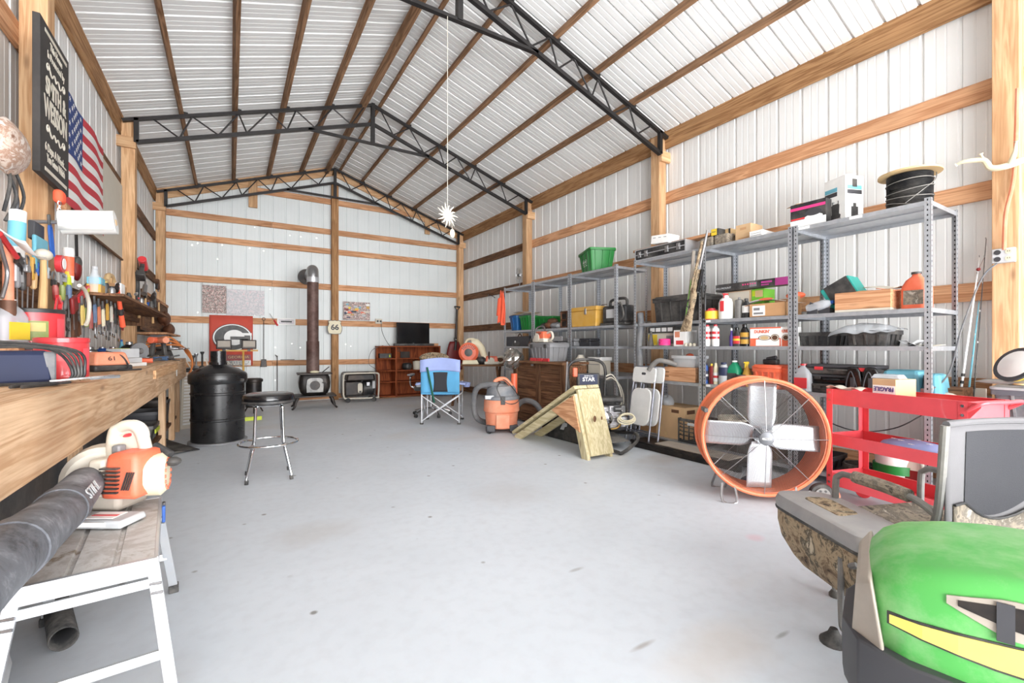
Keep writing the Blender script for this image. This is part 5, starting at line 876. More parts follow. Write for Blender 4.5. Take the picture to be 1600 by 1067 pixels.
m = MB(); m.at((0, -.222, .45)); m.prism([(-.15, -.14), (.15, -.14), (.16, 0), (.14, .12), (.08, .15), (-.08, .15), (-.14, .12), (-.16, 0)], .025, 'y', -.02); dr = m.build('door', 'toolgrey', t, bevel=.008); m = MB(); m.at((0, -.25, .45)); m.prism(ell(.09, .09), .006, 'y', -.004); m.build('door_emblem', 'castiron', dr); m = MB(); m.tube([(.13, -.25, .5), (.2, -.3, .49)], .01, 6); m.build('door_handle', 'steel', dr)
m = MB(); m.tube([(.14, -.1, .69), (.26, -.16, .80)], .01, 6); m.build('lid_lifter', 'black', t)
m = MB(); m.ball((.0, -.1, .70), (.09, .06, .03), 12, 6); m.build('ash_cloth', 'cream', t)
m = MB(); m.cyl((-.02, .06, .68), (-.02, .06, 1.30), .118, n=20); m.build('flue_lower', 'rusty', t); m = MB(); m.cyl((-.02, .06, 1.28), (-.02, .06, 2.50), .105, n=20); m.build('flue_upper', 'rusty', t)
m = MB(); m.tube(smoothpath([(-.02, .06, 2.47), (-.02, .07, 2.62), (-.02, .14, 2.70), (-.02, .28, 2.72), (-.02, 1.22, 2.72)], 5), .108, 18); m.build('flue_elbow', 'steel', t); m = MB(); m.lathe([(.112, 2.46), (.112, 2.56)], 20, c=(-.02, .06, 0)); m.build('flue_collar', 'alu', t)
m = MB(); m.at((-.08, 1.20, 2.72), (PI/2, 0, 0)); m.lathe([(.1, -.0), (.17, 0), (.17, .02), (.1, .02)], 24); m.build('wall_thimble', 'castiron', t)
# generator
t = thing('generator', 'black portable generator in a pale tube frame by the far wall', 'generator', (2.42, 10.28, 0), -.10)
for y in (-.24, .24):
    m = MB(); m.tube(smoothpath([(-.33, y, .09), (-.36, y, .18), (-.36, y, .52), (-.33, y, .61), (-.26, y, .62)], 4)+smoothpath([(.30, y, .62), (.36, y, .60), (.37, y, .52), (.36, y, .14), (.30, y, .08), (-.33, y, .09)], 4), .017, 8, closed=True); m.build('tube_frame', 'offwhite' if y < 0 else 'frameGrey', t)
for x, z in ((-.35, .1), (.35, .1), (-.34, .6), (.34, .6)): m = MB(); m.tube([(x, -.24, z), (x, .24, z)], .013, 8); m.build('cross_tube', 'frameGrey', t)
m = MB(); m.box((0, 0, .53), (.6, .46, .15), taper=(.92, .85)); m.build('fuel_tank', 'castiron', t, bevel=.03); m = MB(); m.cyl((.16, -.0, .6), (.16, 0, .64), .04); m.build('tank_cap', 'black', t)
m = MB(); m.box((-.14, 0, .29), (.36, .38, .30)); m.build('engine_block', 'castiron', t, bevel=.02); m = MB(); m.at((-.02, -.20, .3)); m.prism(rrect(.1, .22, .04), .03, 'y', -.03); m.build('air_filter_cover', 'offwhite', t, bevel=.01); m = MB(); m.box((-.02, -.235, .22), (.045, .01, .045)); m.build('recoil_hole', 'black', t)
m = MB(); m.at((.17, 0, .28), (0, PI/2, 0)); m.lathe([(.0, -.12), (.14, -.12), (.16, -.1), (.16, .1), (.13, .13), (0, .13)], 20); m.build('alternator', 'black', t); m = MB(); m.box((.15, -.2, .38), (.08, .04, .09)); m.build('carburettor', 'steel', t, bevel=.01)
m = MB(); m.box((.27, -.17, .36), (.06, .05, .16)); m.build('control_box', 'lightgrey', t, bevel=.008)
for x in (-.27, .27):
    m = MB(); m.cyl((x, -.26, .05), (x, -.2, .05), .05, n=14); m.build('foot', 'blackrub', t)
    m = MB(); m.cyl((x, .2, .05), (x, .26, .05), .05, n=14); m.build('foot', 'blackrub', t)
# bookcase
bx0, bx1 = atY(592, 10.5), atY(687, 10.42)
t = thing('wooden_bookcase', 'reddish cedar bookcase with curved end shelves under the television', 'bookcase', (bx0, 10.42, 0), 0); W_ = bx1-bx0; xs = .36
m = MB(); m.bx(0, W_, .36, .38, 0, 1.2); m.build('back_panel', 'cedar_z', t, smooth=0)
for x in (xs, W_-.02): m = MB(); m.bx(x, x+.04, 0, .36, .02, 1.2); m.build('side_panel', 'cedar_z', t, smooth=0)
m = MB(); m.bx(-.0, .02, .26, .36, .02, 1.2); m.build('side_panel', 'cedar_z', t, smooth=0)
for z in (.03, .36, .62, .90):
    m = MB(); m.bx(xs+.04, W_-.02, .0, .36, z, z+.022); m.build('shelf', 'cedar_x', t, smooth=0)
    m = MB(); m.prism([(xs, 0)]+[(xs-xs*math.sin(a*PI/12), .30-.30*math.cos(a*PI/12)) for a in range(7)]+[(0, .36), (xs, .36)], .022, 'z', z); m.build('curved_shelf', 'cedar_x', t, smooth=0)
m = MB(); m.bx(-.01, W_+.02, -.01, .38, 1.18, 1.21); m.build('top_board', 'cedar_x', t, smooth=0, bevel=.004); m = MB(); m.bx(0, W_, .02, .04, 0, .03); m.build('plinth', 'oldwood_x', t, smooth=0)
BO = Vector((bx0, 10.42, 0))
t = thing('television', 'black flat television on a small foot on the bookcase', 'television', (atY(646, 10.6), 10.6, 1.212), 0); m = MB(); m.bx(-.41, .41, 0, .05, .05, .555); m.build('screen_housing', 'blackgloss', t, bevel=.006); m = MB(); m.bx(-.385, .385, -.002, .001, .08, .535); m.build('screen', 'blackgloss', t, smooth=0); m = MB(); m.bx(-.05, .05, .01, .04, 0, .06); m.build('stand_neck', 'blackgloss', t); m = MB(); m.bx(-.2, .2, -.06, .12, 0, .012); m.build('stand_foot', 'blackgloss', t, bevel=.003); m = MB(); m.bx(-.02, .02, -.003, .0, .058, .066); m.build('maker_mark', 'grey', t)
t = thing('soundbar', 'long black soundbar lying in front of the television', 'speaker', (atY(648, 10.47), 10.47, 1.212), 0); m = MB(); m.bx(-.50, .50, 0, .07, 0, .055); m.build('bar_body', 'black', t, bevel=.01)
t = thing('brown_tray', 'small tan wooden tray at the right end of the bookcase top', 'tray', (atY(679, 10.5), 10.5, 1.212), 0); m = MB(); m.bx(-.08, .1, 0, .16, 0, .06); m.build('tray_body', 'girt_x', t, bevel=.003)
t = thing('small_radio', 'small black radio with a lime sticker on the left bookcase shelf', 'radio', (atY(600, 10.6)+.06, 10.6, .923), 0); m = MB(); m.bx(-.16, .12, 0, .1, 0, .11); m.build('radio_body', 'black', t, bevel=.005); m = MB(); m.bx(.06, .09, -.003, .0, .02, .08); m.build('sticker', 'lime', t); m = MB(); m.bx(-.13, -.03, -.003, 0, .03, .09); m.build('display', 'darkgrey', t)
t = thing('round_pot', 'black round pot on the middle bookcase shelf', 'pot', (atY(636, 10.6), 10.6, .643)); m = MB(); m.lathe([(.08, 0), (.12, .05), (.115, .13), (.08, .16), (.06, .16), (.06, .1)], 20); m.build('pot_body', 'black', t)
bottle('white_canister', 'white ceramic canister beside the black pot on the bookcase', 'canister', (atY(651, 10.55), 10.55, .643), [(.085, 0), (.09, .02), (.095, .19), (.09, .2)], 'offwhite', (.06, .01), 'cream')
t = thing('picture_frame', 'small white framed picture standing on the bookcase shelf', 'picture', (atY(666, 10.6), 10.6, .643)); m = MB(); m.bx(-.09, .09, 0, .012, .02, .26); m.build('frame', 'offwhite', t); m = MB(); m.bx(-.07, .07, -.002, 0, .04, .24); m.build('print', 'grey', t)
t = thing('dark_plaque', 'dark square plaque leaning on the upper bookcase shelf', 'plaque', (atY(634, 10.7), 10.7, .923)); m = MB(); m.bx(-.13, .1, 0, .012, 0, .15); m.build('plaque_body', 'castiron', t)
m = MB(); p = wallpoint(596, 500); q = (atY(618, 10.55), 10.55, 1.24); m.tube(smoothpath([p, (p[0]-.06, 10.6, p[2]-.3), (p[0]+.12, 10.6, p[2]-.62), (p[0]+.35, 10.55, p[2]-.75), q], 6), .006, 5); tag(m.build('power_cord', 'black'), 'black cord hanging from the wall socket to the television', 'cord')
m = MB(); m.tube(smoothpath([(bx0+.1, 10.5, 1.22), (bx0-.15, 10.55, 1.1), (bx0-.2, 10.6, .8), (bx0-.02, 10.6, .62), (bx0-.05, 10.6, .2), (bx0-.15, 10.55, .01)], 6), .005, 5); tag(m.build('looped_cord', 'black'), 'thin black cord looping down beside the bookcase', 'cord')
t = thing('wall_socket', 'white wall socket with plugs on the fourth girt', 'outlet', wallpoint(592, 502)); m = MB(); m.bx(-.09, .07, -.04, 0, -.06, .06); m.build('socket_body', 'offwhite', t, bevel=.008); m = MB(); [m.bx(x, x+.035, -.07, -.04, -.02, .02) for x in (-.06, .01)]; m.build('plug', 'black', t)
# corner scoop shovel
A = Vector((4.90, 10.68, .60)); t = thing('scoop_shovel', 'long dark red scoop shovel hanging in the far right corner', 'shovel', tuple(A), 0)
m = MB(); m.surf(lambda u, v: ((u-.5)*(.46-.2*v**3), .06*((u-.5)*2)**2-.0, .72*v), 10, 10); m.build('blade', 'darkred', t, solid=.004)
m = MB(); m.tube([(0, .02, .5), (0.03, .02, .85), (.07, .05, 1.55)], [.05, .03, .026], 10); m.build('shaft', 'castiron', t); m = MB(); m.tube([(-.0, .05, 1.62), (.16, .05, 1.62)], .018, 8); m.tube([(.0, .05, 1.62), (.07, .05, 1.52), (.16, .05, 1.62)], .014, 8); m.build('grip', 'black', t); m = MB(); m.ball((0, -.01, .78), (.05, .03, .05), 10, 6); m.build('socket', 'black', t); m = MB(); m.ball((0, -.045, .77), .018, 8, 6); m.build('rivet', 'chrome', t)
# corner table with tools
t = thing('folding_table', 'old brown wooden table with crossed legs in the far right corner', 'table', (4.32, 8.35, 0), RS+.9)
m = MB(); m.bx(-.55, .55, -.32, .32, .80, .835); m.build('table_top', 'oldwood_x', t, bevel=.004)
for x in (-.45, .45):
    for s in (-1, 1): m = MB(); m.bar((x, s*.28, .0), (x, -s*.24, .80), .04, .07); m.build('leg', 'oldwood_z', t, smooth=0)
    m = MB(); m.bx(x-.02, x+.02, -.2, .2, .36, .42); m.build('stretcher', 'oldwood_y', t, smooth=0)
def onT(px, z=.836): pass
bxp = (atX(737, 4.2), )
t = thing('backpack_blower', 'orange and cream backpack blower standing on the corner table', 'blower', (atY(737, 8.28), 8.28, .836), -.5)
m = MB(); m.at((-.06, 0, .24), (PI/2, 0, 0)); m.lathe([(.0, -.1), (.16, -.1), (.2, -.06), (.2, .06), (.15, .1), (0, .1)], 28); m.build('fan_housing', 'orange', t)
m = MB(); m.at((-.06, -.11, .24), (PI/2, 0, 0)); m.lathe([(.0, 0), (.075, 0), (.08, .015), (.03, .02), (0, .02)], 20, mi=0); m.build('hub_cap', 'black', t)
for k in range(9): 
    m = MB(); a = -1.0+k*.25; m.bar((-.06+.1*math.sin(a), -.104, .24+.1*math.cos(a)), (-.06+.165*math.sin(a), -.104, .24+.165*math.cos(a)), .012, .006, up=(0, 1, 0)); m.build('vent_slot', 'black', t, smooth=0)
m = MB(); m.tube(smoothpath([(.0, .06, .42), (.1, .06, .42), (.2, .05, .3), (.27, .0, .1)], 5), [.09]*6+[.08]*5+[.07]*5, 12); m.build('air_duct', 'cream', t)
m = MB(); m.tube(smoothpath([(-.14, .05, .40), (-.08, .05, .5), (.06, .05, .5), (.12, .05, .42)], 5), .022, 8); m.build('carry_handle', 'cream', t); m = MB(); m.box((-.02, -.04, .045), (.34, .2, .09), taper=(.9, .8)); m.build('fuel_tank', 'cream', t, bevel=.02)
m = MB(); m.ball((.2, -.08, .08), (.1, .08, .08), 10, 8); m.build('harness_pad', 'black', t)
t = thing('chainsaw', 'orange and white chainsaw on the corner table', 'chainsaw', (atY(768, 8.05), 8.05, .836), -.4)
def chainsaw_parts(t, sc=1):
    m = MB(); m.box((0, 0, .10), (.26, .17, .13), taper=(.85, .8)); m.build('engine_cover', 'orange', t, bevel=.02)
    m = MB(); m.box((.0, 0, .03), (.30, .18, .06)); m.build('crankcase', 'offwhite', t, bevel=.012)
    m = MB(); m.tube(smoothpath([(-.05, -.09, .04), (-.06, -.1, .17), (-.05, -.04, .235), (-.05, .06, .235), (-.05, .09, .1)], 5), .014, 8); m.build('front_handle', 'black', t)
    m = MB(); m.tube(smoothpath([(.12, 0, .14), (.22, 0, .15), (.26, 0, .08), (.2, 0, .03), (.12, 0, .03)], 5), .018, 8); m.build('rear_handle', 'offwhite', t)
    m = MB(); m.at((-.02, -.095, .07), (PI/2, 0, 0)); m.lathe([(0, 0), (.065, 0), (.07, .012), (.02, .02), (0, .02)], 20); m.build('starter_cover', 'offwhite', t)
    m = MB(); [m.bar((-.10+.028*i, -.083, .12), (-.08+.028*i, -.075, .15), .006, .004, up=(0, 1, 0)) for i in range(6)]; m.build('vent_slot', 'black', t, smooth=0)
chainsaw_parts(t); m = MB(); m.prism([(-.14, .03), (-.5, .035), (-.53, .06), (-.5, .085), (-.14, .09)], .006, 'y', .03); m.build('guide_bar', 'steel', t, smooth=0)
t = thing('camouflage_jacket', 'dark green camouflage jacket heaped on the office chair', 'jacket', (2.98, 7.42, .93), 0); m = MB(); m.surf(lambda u, v: (.28*math.cos(2*PI*u)*math.sin(PI*v)*(1+.15*math.sin(9*u)), .16*math.sin(2*PI*u)*math.sin(PI*v), .07-.075*math.cos(PI*v)*(1+.3*math.sin(12*u+3*v))), 22, 10); m.build('jacket_body', 'camo', t, sub=1)
# office chair
t = thing('office_chair', 'old office chair with a chromed five-arm base behind the camp chair', 'chair', (2.96, 7.45, 0), -.6)
for k in range(5):
    a = k*2*PI/5+.3; m = MB(); m.tube(smoothpath([(0, 0, .14), (.16*math.cos(a), .16*math.sin(a), .12), (.32*math.cos(a), .32*math.sin(a), .07)], 4), .018, 8); m.build('base_arm', 'chrome', t); m = MB(); m.at((.33*math.cos(a), .33*math.sin(a), .03), (PI/2, 0, a)); m.lathe([(.01, -.02), (.03, -.02), (.03, .02), (.01, .02)], 12); m.build('castor', 'black', t)
m = MB(); m.cyl((0, 0, .12), (0, 0, .45), .028); m.build('gas_column', 'chrome', t); m = MB(); m.box((0, 0, .49), (.5, .48, .09)); m.build('seat', 'black', t, bevel=.035); m = MB(); m.box((0, .23, .78), (.44, .08, .42), taper=(.85, 1)); m.build('backrest', 'black', t, bevel=.03)
for s in (-1, 1):
    m = MB(); m.tube(smoothpath([(s*.2, .0, .48), (s*.34, .0, .5), (s*.36, -.02, .66), (s*.33, .12, .7)], 5), .014, 8); m.build('arm_loop', 'chrome', t); m = MB(); m.box((s*.35, .0, .71), (.07, .28, .03)); m.build('arm_pad', 'grey', t, bevel=.012)
# blue camp chair
A, B = Vector((2.50, 6.68, 0)), Vector((2.99, 6.38, 0)); ab = B-A; W_ = ab.length
t = thing('blue_camp_chair', 'light blue folding camp chair with a black mesh panel seen from behind', 'chair', tuple(A), math.atan2(ab.y, ab.x)); D = .48
for x in (0, W_):
    m = MB(); m.tube([(x, 0, .02), (x, .0, .5), (x, .0, .94)], .011, 8); m.build('back_post', 'alu', t); m = MB(); m.tube([(x, D, .02), (x, D, .64)], .011, 8); m.build('front_post', 'alu', t)
    m = MB(); m.bar((x, .01, .06), (x, D, .44), .014, .014); m.bar((x, D, .06), (x, .01, .44), .014, .014); m.build('cross_brace', 'alu', t)
    for y in (0, D): m = MB(); m.box((x, y, .012), (.05, .05, .024)); m.build('foot', 'blackrub', t, bevel=.005)
    s = -1 if x == 0 else 1
    m = MB(); m.surf(lambda u, v: (x+s*(u-.3)*.14, .0+v*D, .63+.01*math.sin(v*4)-.02*u), 4, 8); m.build('armrest', 'periwinkle', t, solid=.02)
    m = MB(); m.at((x+s*.09, D*.62, .55)); m.lathe([(.05, .0), (.06, .07), (.055, .07), (.045, .01)], 18); m.build('cup_holder', 'periwinkle' if s > 0 else 'lightgrey', t)
for y in (0, D): m = MB(); m.bar((0, y, .05), (W_, y, .44), .014, .014); m.bar((W_, y, .05), (0, y, .44), .014, .014); m.build('cross_brace', 'alu', t)
def bkp(u, v): return (u*W_*1.03-.01, .06*math.sin(PI*u)*.6-.012, .47+.52*v+.035*v*math.sin(PI*u))
def strip(u0, u1, v0, v1, nm, mt, off=0, cu=0):
    m = MB(); nn = 8; vs = []
    for j in range(nn+1):
        for i in range(nn+1):
            v = v0+(v1-v0)*j/nn; c = cu*math.sin(PI*j/nn)*W_; ua, ub = u0+c, u1-c; u = ua+(ub-ua)*i/nn; p = bkp(u, v); vs.append((p[0], p[1]-off, p[2]))
    m.add(vs, [(j*(nn+1)+i, j*(nn+1)+i+1, (j+1)*(nn+1)+i+1, (j+1)*(nn+1)+i) for j in range(nn) for i in range(nn)]); return m.build(nm, mt, t, solid=.005)
strip(0, 1, .0, .66, 'back_panel', 'chairblue'); strip(-.02, 1.02, .64, 1.0, 'head_panel', 'periwinkle', .004); strip(.31, .69, .05, .60, 'mesh_panel', 'meshblack', .005, .04)
m = MB(); m.surf(lambda u, v: (u*W_, v*D, .46+.01*v-.05*math.sin(PI*u)*math.sin(PI*v)), 8, 8); m.build('seat', 'navy', t, solid=.006); m = MB(); m.tube([(0, -.012, .47), (W_, -.012, .47)], .011, 8); m.build('seat_rail', 'chairblue', t)
m = MB(); m.surf(lambda u, v: (.09+.11*(1-v)+(u-.5)*.03, -.035, .34+.54*v), 2, 8); m.build('carry_strap', 'strapgreen', t, solid=.008)
# shop vacuum
t = thing('shop_vacuum', 'dusty orange and grey wet-dry shop vacuum with a thick hose', 'vacuum cleaner', (3.26, 5.55, 0), -.45)
m = MB(); m.lathe([(.20, .06), (.215, .07), (.235, .28), (.25, .29), (.255, .31), (.25, .33), (.245, .47)], 32); m.build('tank', 'dustyorange', t)
m = MB(); m.at((0, -.225, .17)); m.prism([(-.09, -.09), (.09, -.09), (.09, .09), (-.09, .09)], .02, 'y', -.012); m.build('drain_panel', 'dustyorange', t, bevel=.004)
m = MB(); m.lathe([(.25, .46), (.255, .48), (.25, .50), (.215, .52), (.205, .60), (.17, .645), (.0, .66)], 32); m.build('motor_head', 'vacgrey', t)
m = MB(); m.tube(smoothpath([(-.12, -.02, .62), (-.08, -.04, .72), (.04, -.04, .74), (.14, -.02, .64)], 5), .03, 10); m.build('carry_handle', 'dustyorange', t)
for a in (-PI/2+.0, PI/2): m = MB(); m.box((.25*math.cos(a), .25*math.sin(a), .46), (.06, .03, .11)); m.build('latch', 'black', t, bevel=.005)
m = MB(); m.at((-.18, -.18, .5)); m.box((0, 0, .0), (.12, .03, .05)); m.build('switch_panel', 'lightgrey', t, bevel=.004)
for a in (.8, 2.3, 3.9, 5.5):
    m = MB(); m.box((.22*math.cos(a), .22*math.sin(a), .07), (.12, .10, .09)); m.build('castor_mount', 'darkgrey', t, bevel=.01); m = MB(); m.at((.25*math.cos(a), .25*math.sin(a), .035), (PI/2, 0, a)); m.lathe([(.01, -.015), (.035, -.015), (.035, .015), (.01, .015)], 14); m.build('castor', 'black', t)
m = MB(); m.tube(smoothpath([(.14, .0, .58), (-.06, -.08, .66), (-.30, .0, .64), (-.38, .1, .5), (-.36, .16, .2), (-.2, .3, .08), (.1, .36, .1), (.3, .2, .38), (.45, .05, .40), (.56, .0, .28), (.6, -.02, .08)], 6), .04, 12); m.build('suction_hose', 'hose', t)
m = MB(); m.tube(smoothpath([(-.02, -.1, .7), (-.08, -.25, .62), (.02, -.3, .45), (.16, -.26, .42), (.22, -.2, .5), (.08, -.12, .7), (0, -.05, .74)], 6), .006, 5); m.build('power_cord', 'black', t)
t = thing('orange_canister', 'orange cylinder standing behind the shop vacuum', 'canister', (3.72, 5.95, .42)); m = MB(); m.lathe([(.05, -.42), (.05, .35), (.045, .36)], 14); m.build('canister_body', 'orange', t)
# dark wood chest with tote and chainsaw
t = thing('wooden_chest', 'dark stained plank chest with posts at its corners before the shelving', 'chest', (3.92, 4.98, 0), RS); L_ = 1.3
for k in range(7): m = MB(); z = .03+k*.13; m.bx(-L_, 0, .02, .04, z, z+.124); m.build('front_plank', 'oldwood_x', t, smooth=0, bevel=.002)
for x in (-L_, -.66, -.06): m = MB(); m.bx(x, x+.09, -.01, .03, 0, .94); m.build('post', 'oldwood_z', t, smooth=0, bevel=.002)
m = MB(); m.bx(-L_, 0, .04, .42, .03, .93); m.build('chest_body', 'oldwood_x', t, smooth=0); m = MB(); m.bx(-L_-.02, .03, -.05, .44, .94, .975); m.build('chest_lid', 'oldwood_x', t, smooth=0, bevel=.003); m = MB(); m.bx(-.78, -.72, -.016, -.01, .90, .93); m.build('hasp', 'steel', t)
tt = tote('grey_tool_tote', 'scuffed grey storage tote with dark latches, sitting on the dark wooden chest', (3.98, atX(842, 3.98), .976), .56, .36, .24, 'grey', lid='grey', latch='black'); 
for x in (-.15, .02, .19): m = MB(); m.box((x, -.004, .02), (.15, .02, .05)); m.build('base_panel', 'pink' if 0 else 'red', tt, bevel=.006)
t = thing('chainsaw', 'orange and white chainsaw lying on the grey tote', 'chainsaw', (4.08, atX(848, 4.08), 1.262), RS); chainsaw_parts(t); m = MB(); m.box((.30, .03, .05), (.3, .012, .07)); m.build('guide_bar', 'grey', t, bevel=.004); m = MB(); m.box((-.22, 0, .03), (.2, .05, .06)); m.build('bar_cover', 'black', t, bevel=.01)
t = thing('foil_wrapped_ball', 'silvery foil lamp shade hanging at the end of the chest', 'shade', (3.86, 6.20, 1.0)); rr = random.Random(5); m = MB(); fr = [[rr.uniform(.82, 1.1) for _ in range(17)] for _ in range(10)]; m.surf(lambda u, v: tuple(c*fr[int(v*9)][int(u*16) % 16] for c in (.165*math.cos(2*PI*u)*math.sin(PI*v), .165*math.sin(2*PI*u)*math.sin(PI*v), -.16*math.cos(PI*v))), 16, 9); m.build('shade_body', 'foil', t, smooth=0)
for px, nm, lb, w_, h_, mt in ((805, 'tool_bag', 'dark tool bag and scraps on the shelf above the chest', .3, .16, 'black'), (826, 'brown_pouch', 'brown leather pouch on the shelf by the grey tote', .16, .1, 'leather')):
    t = thing(nm, lb, 'bag', (4.42, atX(px, 4.42), LV[2]+.0), RS); t.location.z = 1.2005 if nm == 'brown_pouch' else 1.2; m = MB(); m.box((0, .1, .0+h_/2), (w_, .2, h_), taper=(.8, .6)); m.build('bag_body', mt, t, bevel=.03); m = MB(); m.tube(smoothpath([(-w_*.3, .1, h_*.9), (0, .1, h_+.07), (w_*.3, .1, h_*.9)], 5), .009, 6); m.build('strap', 'brown', t)
carton('white_box', 'small white cardboard box on the lower shelf beside the chest', 'box', (4.5, 5.0, LV[1]+.001), (.26, .2, .20), 'offwhite', lab=[(.1, .9, .7, .75, 'grey')]); carton('white_box', 'flat white box lying on top of the small white box', 'box', (4.5, 5.0, LV[1]+.203), (.28, .22, .05), 'paper', lab=[(.1, .9, .3, .5, 'grey')])
t = thing('round_jug', 'tan round jug beside the flat white boxes', 'jug', (4.5, 5.3, LV[1]+.001)); m = MB(); m.lathe([(.08, 0), (.1, .05), (.1, .2), (.05, .25), (.04, .28)], 20); m.build('jug_body', 'offwhite', t)
# treated lumber ramp
t = thing('wooden_ramp', 'new treated lumber ramp folded like a tent on the floor', 'ramp', (3.19, 3.64, 0), 0)
AP = (0, .25, .70); LF = (0, 1.52, .0)
def board(p, q, x0, x1, th, nm, mt):   # board in the y-z plane, spanning x0..x1
    v = Vector((0, q[1]-p[1], q[2]-p[2])); L_ = v.length; n = Vector((0, -v.z, v.y))/L_*th; m = MB()
    a, b = Vector(p), Vector(q); vs = []
    for x in (x0, x1): vs += [(x, a.y, a.z), (x, b.y, b.z), (x, b.y+n.y, b.z+n.z), (x, a.y+n.y, a.z+n.z)]
    m.add(vs, [(0, 1, 2, 3), (7, 6, 5, 4), (0, 4, 5, 1), (1, 5, 6, 2), (2, 6, 7, 3), (3, 7, 4, 0)]); return m.build(nm, mt, t, smooth=0, bevel=.003)
board((0, .02, .03), (0, .25, .715), .04, .36, .038, 'steep_board', 'treated_z'); board((0, .0, .0), (0, .225, .68), 0, .04, -.10, 'steep_rail', 'treated_z'); board((0, .0, .0), (0, .225, .68), .32, .36, -.10, 'steep_rail', 'treated_z')
board((0, 1.50, .035), (0, .22, .735), .0, .18, -.038, 'long_board', 'treated_y'); board((0, 1.50, .035), (0, .22, .735), .19, .36, -.038, 'long_board', 'treated_y'); board((0, 1.46, .02), (0, .28, .66), 0, .04, .09, 'long_rail', 'treated_y'); board((0, 1.46, .02), (0, .28, .66), .32, .36, .09, 'long_rail', 'treated_y')
m = MB(); m.prism([(.23, .66), (.12, .28), (.62, .46)], .014, 'x', -.015); m.build('plywood_gusset', 'girt_y', t, smooth=0)
m = MB(); m.at((.2, .1, .42), (.0, 0, 0)); m.ball((-.06, -.05, 0), (.02, .01, .035), 10, 6); m.ball((.04, -.05, -.0), (.01, .01, .02), 8, 6); m.build('knot', 'oldwood_z', t)
t = thing('floor_toolbox', 'dark grey plastic toolbox with a worn silver sticker under the ramp', 'toolbox', (3.60, 4.64, 0), RS+.04); m = MB(); m.box((0, .17, .12), (.76, .34, .24), taper=(1.03, 1.03)); m.build('box_body', 'black', t, bevel=.012); m = MB(); m.box((0, .17, .275), (.79, .36, .06)); m.build('lid', 'black', t, bevel=.015); m = MB(); m.at((.08, -.014, .19)); m.prism([(-.07, -.05), (.0, -.05), (.02, -.01), (.06, .0), (.07, .04), (-.02, .05), (-.03, .01)], .004, 'y'); m.build('worn_sticker', 'lightgrey', t, smooth=0)
# pressure washer
t = thing('pressure_washer', 'black framed petrol pressure washer with a silver engine behind the ramp', 'pressure washer', (3.94, 4.42, 0), -.41)
m = MB(); m.tube(smoothpath([(-.24, .16, .12), (-.24, .2, .5), (-.26, .22, .84), (-.22, .22, .97), (-.1, .22, 1.02), (.1, .22, 1.02), (.22, .22, .97), (.26, .22, .84), (.24, .2, .5), (.24, .16, .12)], 5), .02, 10); m.build('handle_frame', 'black', t)
m = MB(); m.tube(smoothpath([(-.24, .16, .12), (-.24, -.1, .10), (-.10, -.5, .05), (.02, -.80, .03), (.08, -.84, .03), (.30, -.70, .12), (.36, -.52, .17), (.32, -.1, .11), (.24, .16, .12)], 5), .02, 10); m.build('base_frame', 'black', t)
m = MB(); m.box((0, .17, .76), (.30, .06, .17)); m.build('control_panel', 'black', t, bevel=.01); m = MB(); m.bx(-.12, .12, .136, .139, .70, .83); m.build('panel_face', 'navy', t, smooth=0)
text('SIMPSON', t, (0, .134, .81), (1, 0, 0), (0, 0, 1), .02, 'white', .12); text('STAR', t, (0, .134, .765), (1, 0, 0), (0, 0, 1), .05, 'white', .17, off=.002)
m = MB(); m.box((.04, -.26, .36), (.15, .2, .24)); m.build('cylinder_shroud', 'steel', t, bevel=.03); m = MB(); m.box((.18, -.24, .34), (.15, .2, .28)); m.build('engine_block', 'steel', t, bevel=.015); m = MB(); m.at((.05, -.37, .33), (PI/2, 0, 0)); m.lathe([(0, -.02), (.085, -.02), (.09, .0), (.07, .02), (.03, .03), (0, .03)], 20); m.build('recoil_starter', 'chrome', t); m = MB(); m.cyl((.16, -.36, .44), (.24, -.36, .44), .035, n=12); m.build('muffler', 'toolgrey', t); m = MB(); m.tube(smoothpath([(.12, -.36, .2), (.2, -.38, .22), (.26, -.34, .3), (.22, -.33, .4)], 4), .01, 6); m.build('fuel_line', 'brass', t)
for k in range(7): m = MB(); m.box((.18, -.24, .25+k*.028), (.18, .23, .008)); m.build('cooling_fin', 'steel', t, smooth=0)
m = MB(); m.box((.17, -.16, .54), (.30, .22, .07)); m.build('fuel_tank', 'black', t, bevel=.025); m = MB(); m.box((.28, -.30, .28), (.10, .14, .14)); m.build('pump_body', 'steel', t, bevel=.02); m = MB(); m.box((.29, -.30, .42), (.06, .06, .12)); m.build('carburettor', 'toolgrey', t, bevel=.01)
for y_, r_ in ((0, .085), (.012, .075), (.02, .065)): m = MB(); m.tube([(.30+r_*1.3*math.cos(a/20*2*PI), -.40-y_, .32+y_*1.5+r_*.7*math.sin(a/20*2*PI)) for a in range(20)], .009, 6, closed=True); m.build('yellow_hose_coil', 'cream', t)
m = MB(); m.prism([(-.02, -.66), (.26, -.58), (.28, .0), (-.16, .0)], .006, 'z', .095); m.build('engine_plate', 'frameGrey', t, smooth=0)
for k in range(4): m = MB(); m.tube(smoothpath([(.26, .2, .80-.02*k), (.34, .18, .82-.02*k), (.42+.01*k, .14, .66), (.44+.012*k, .1, .45), (.34, .08, .4)], 6), .009, 6); m.build('high_pressure_hose', 'blackrub' if k % 2 else 'offwhite', t)
m = MB(); m.box((-.18, .16, .86), (.06, .07, .12)); m.build('spray_grip', 'orange', t, bevel=.012); m = MB(); m.tube([(-.30, .2, .25), (-.27, .2, 1.0)], .012, 8); m.build('spray_wand', 'steel', t)
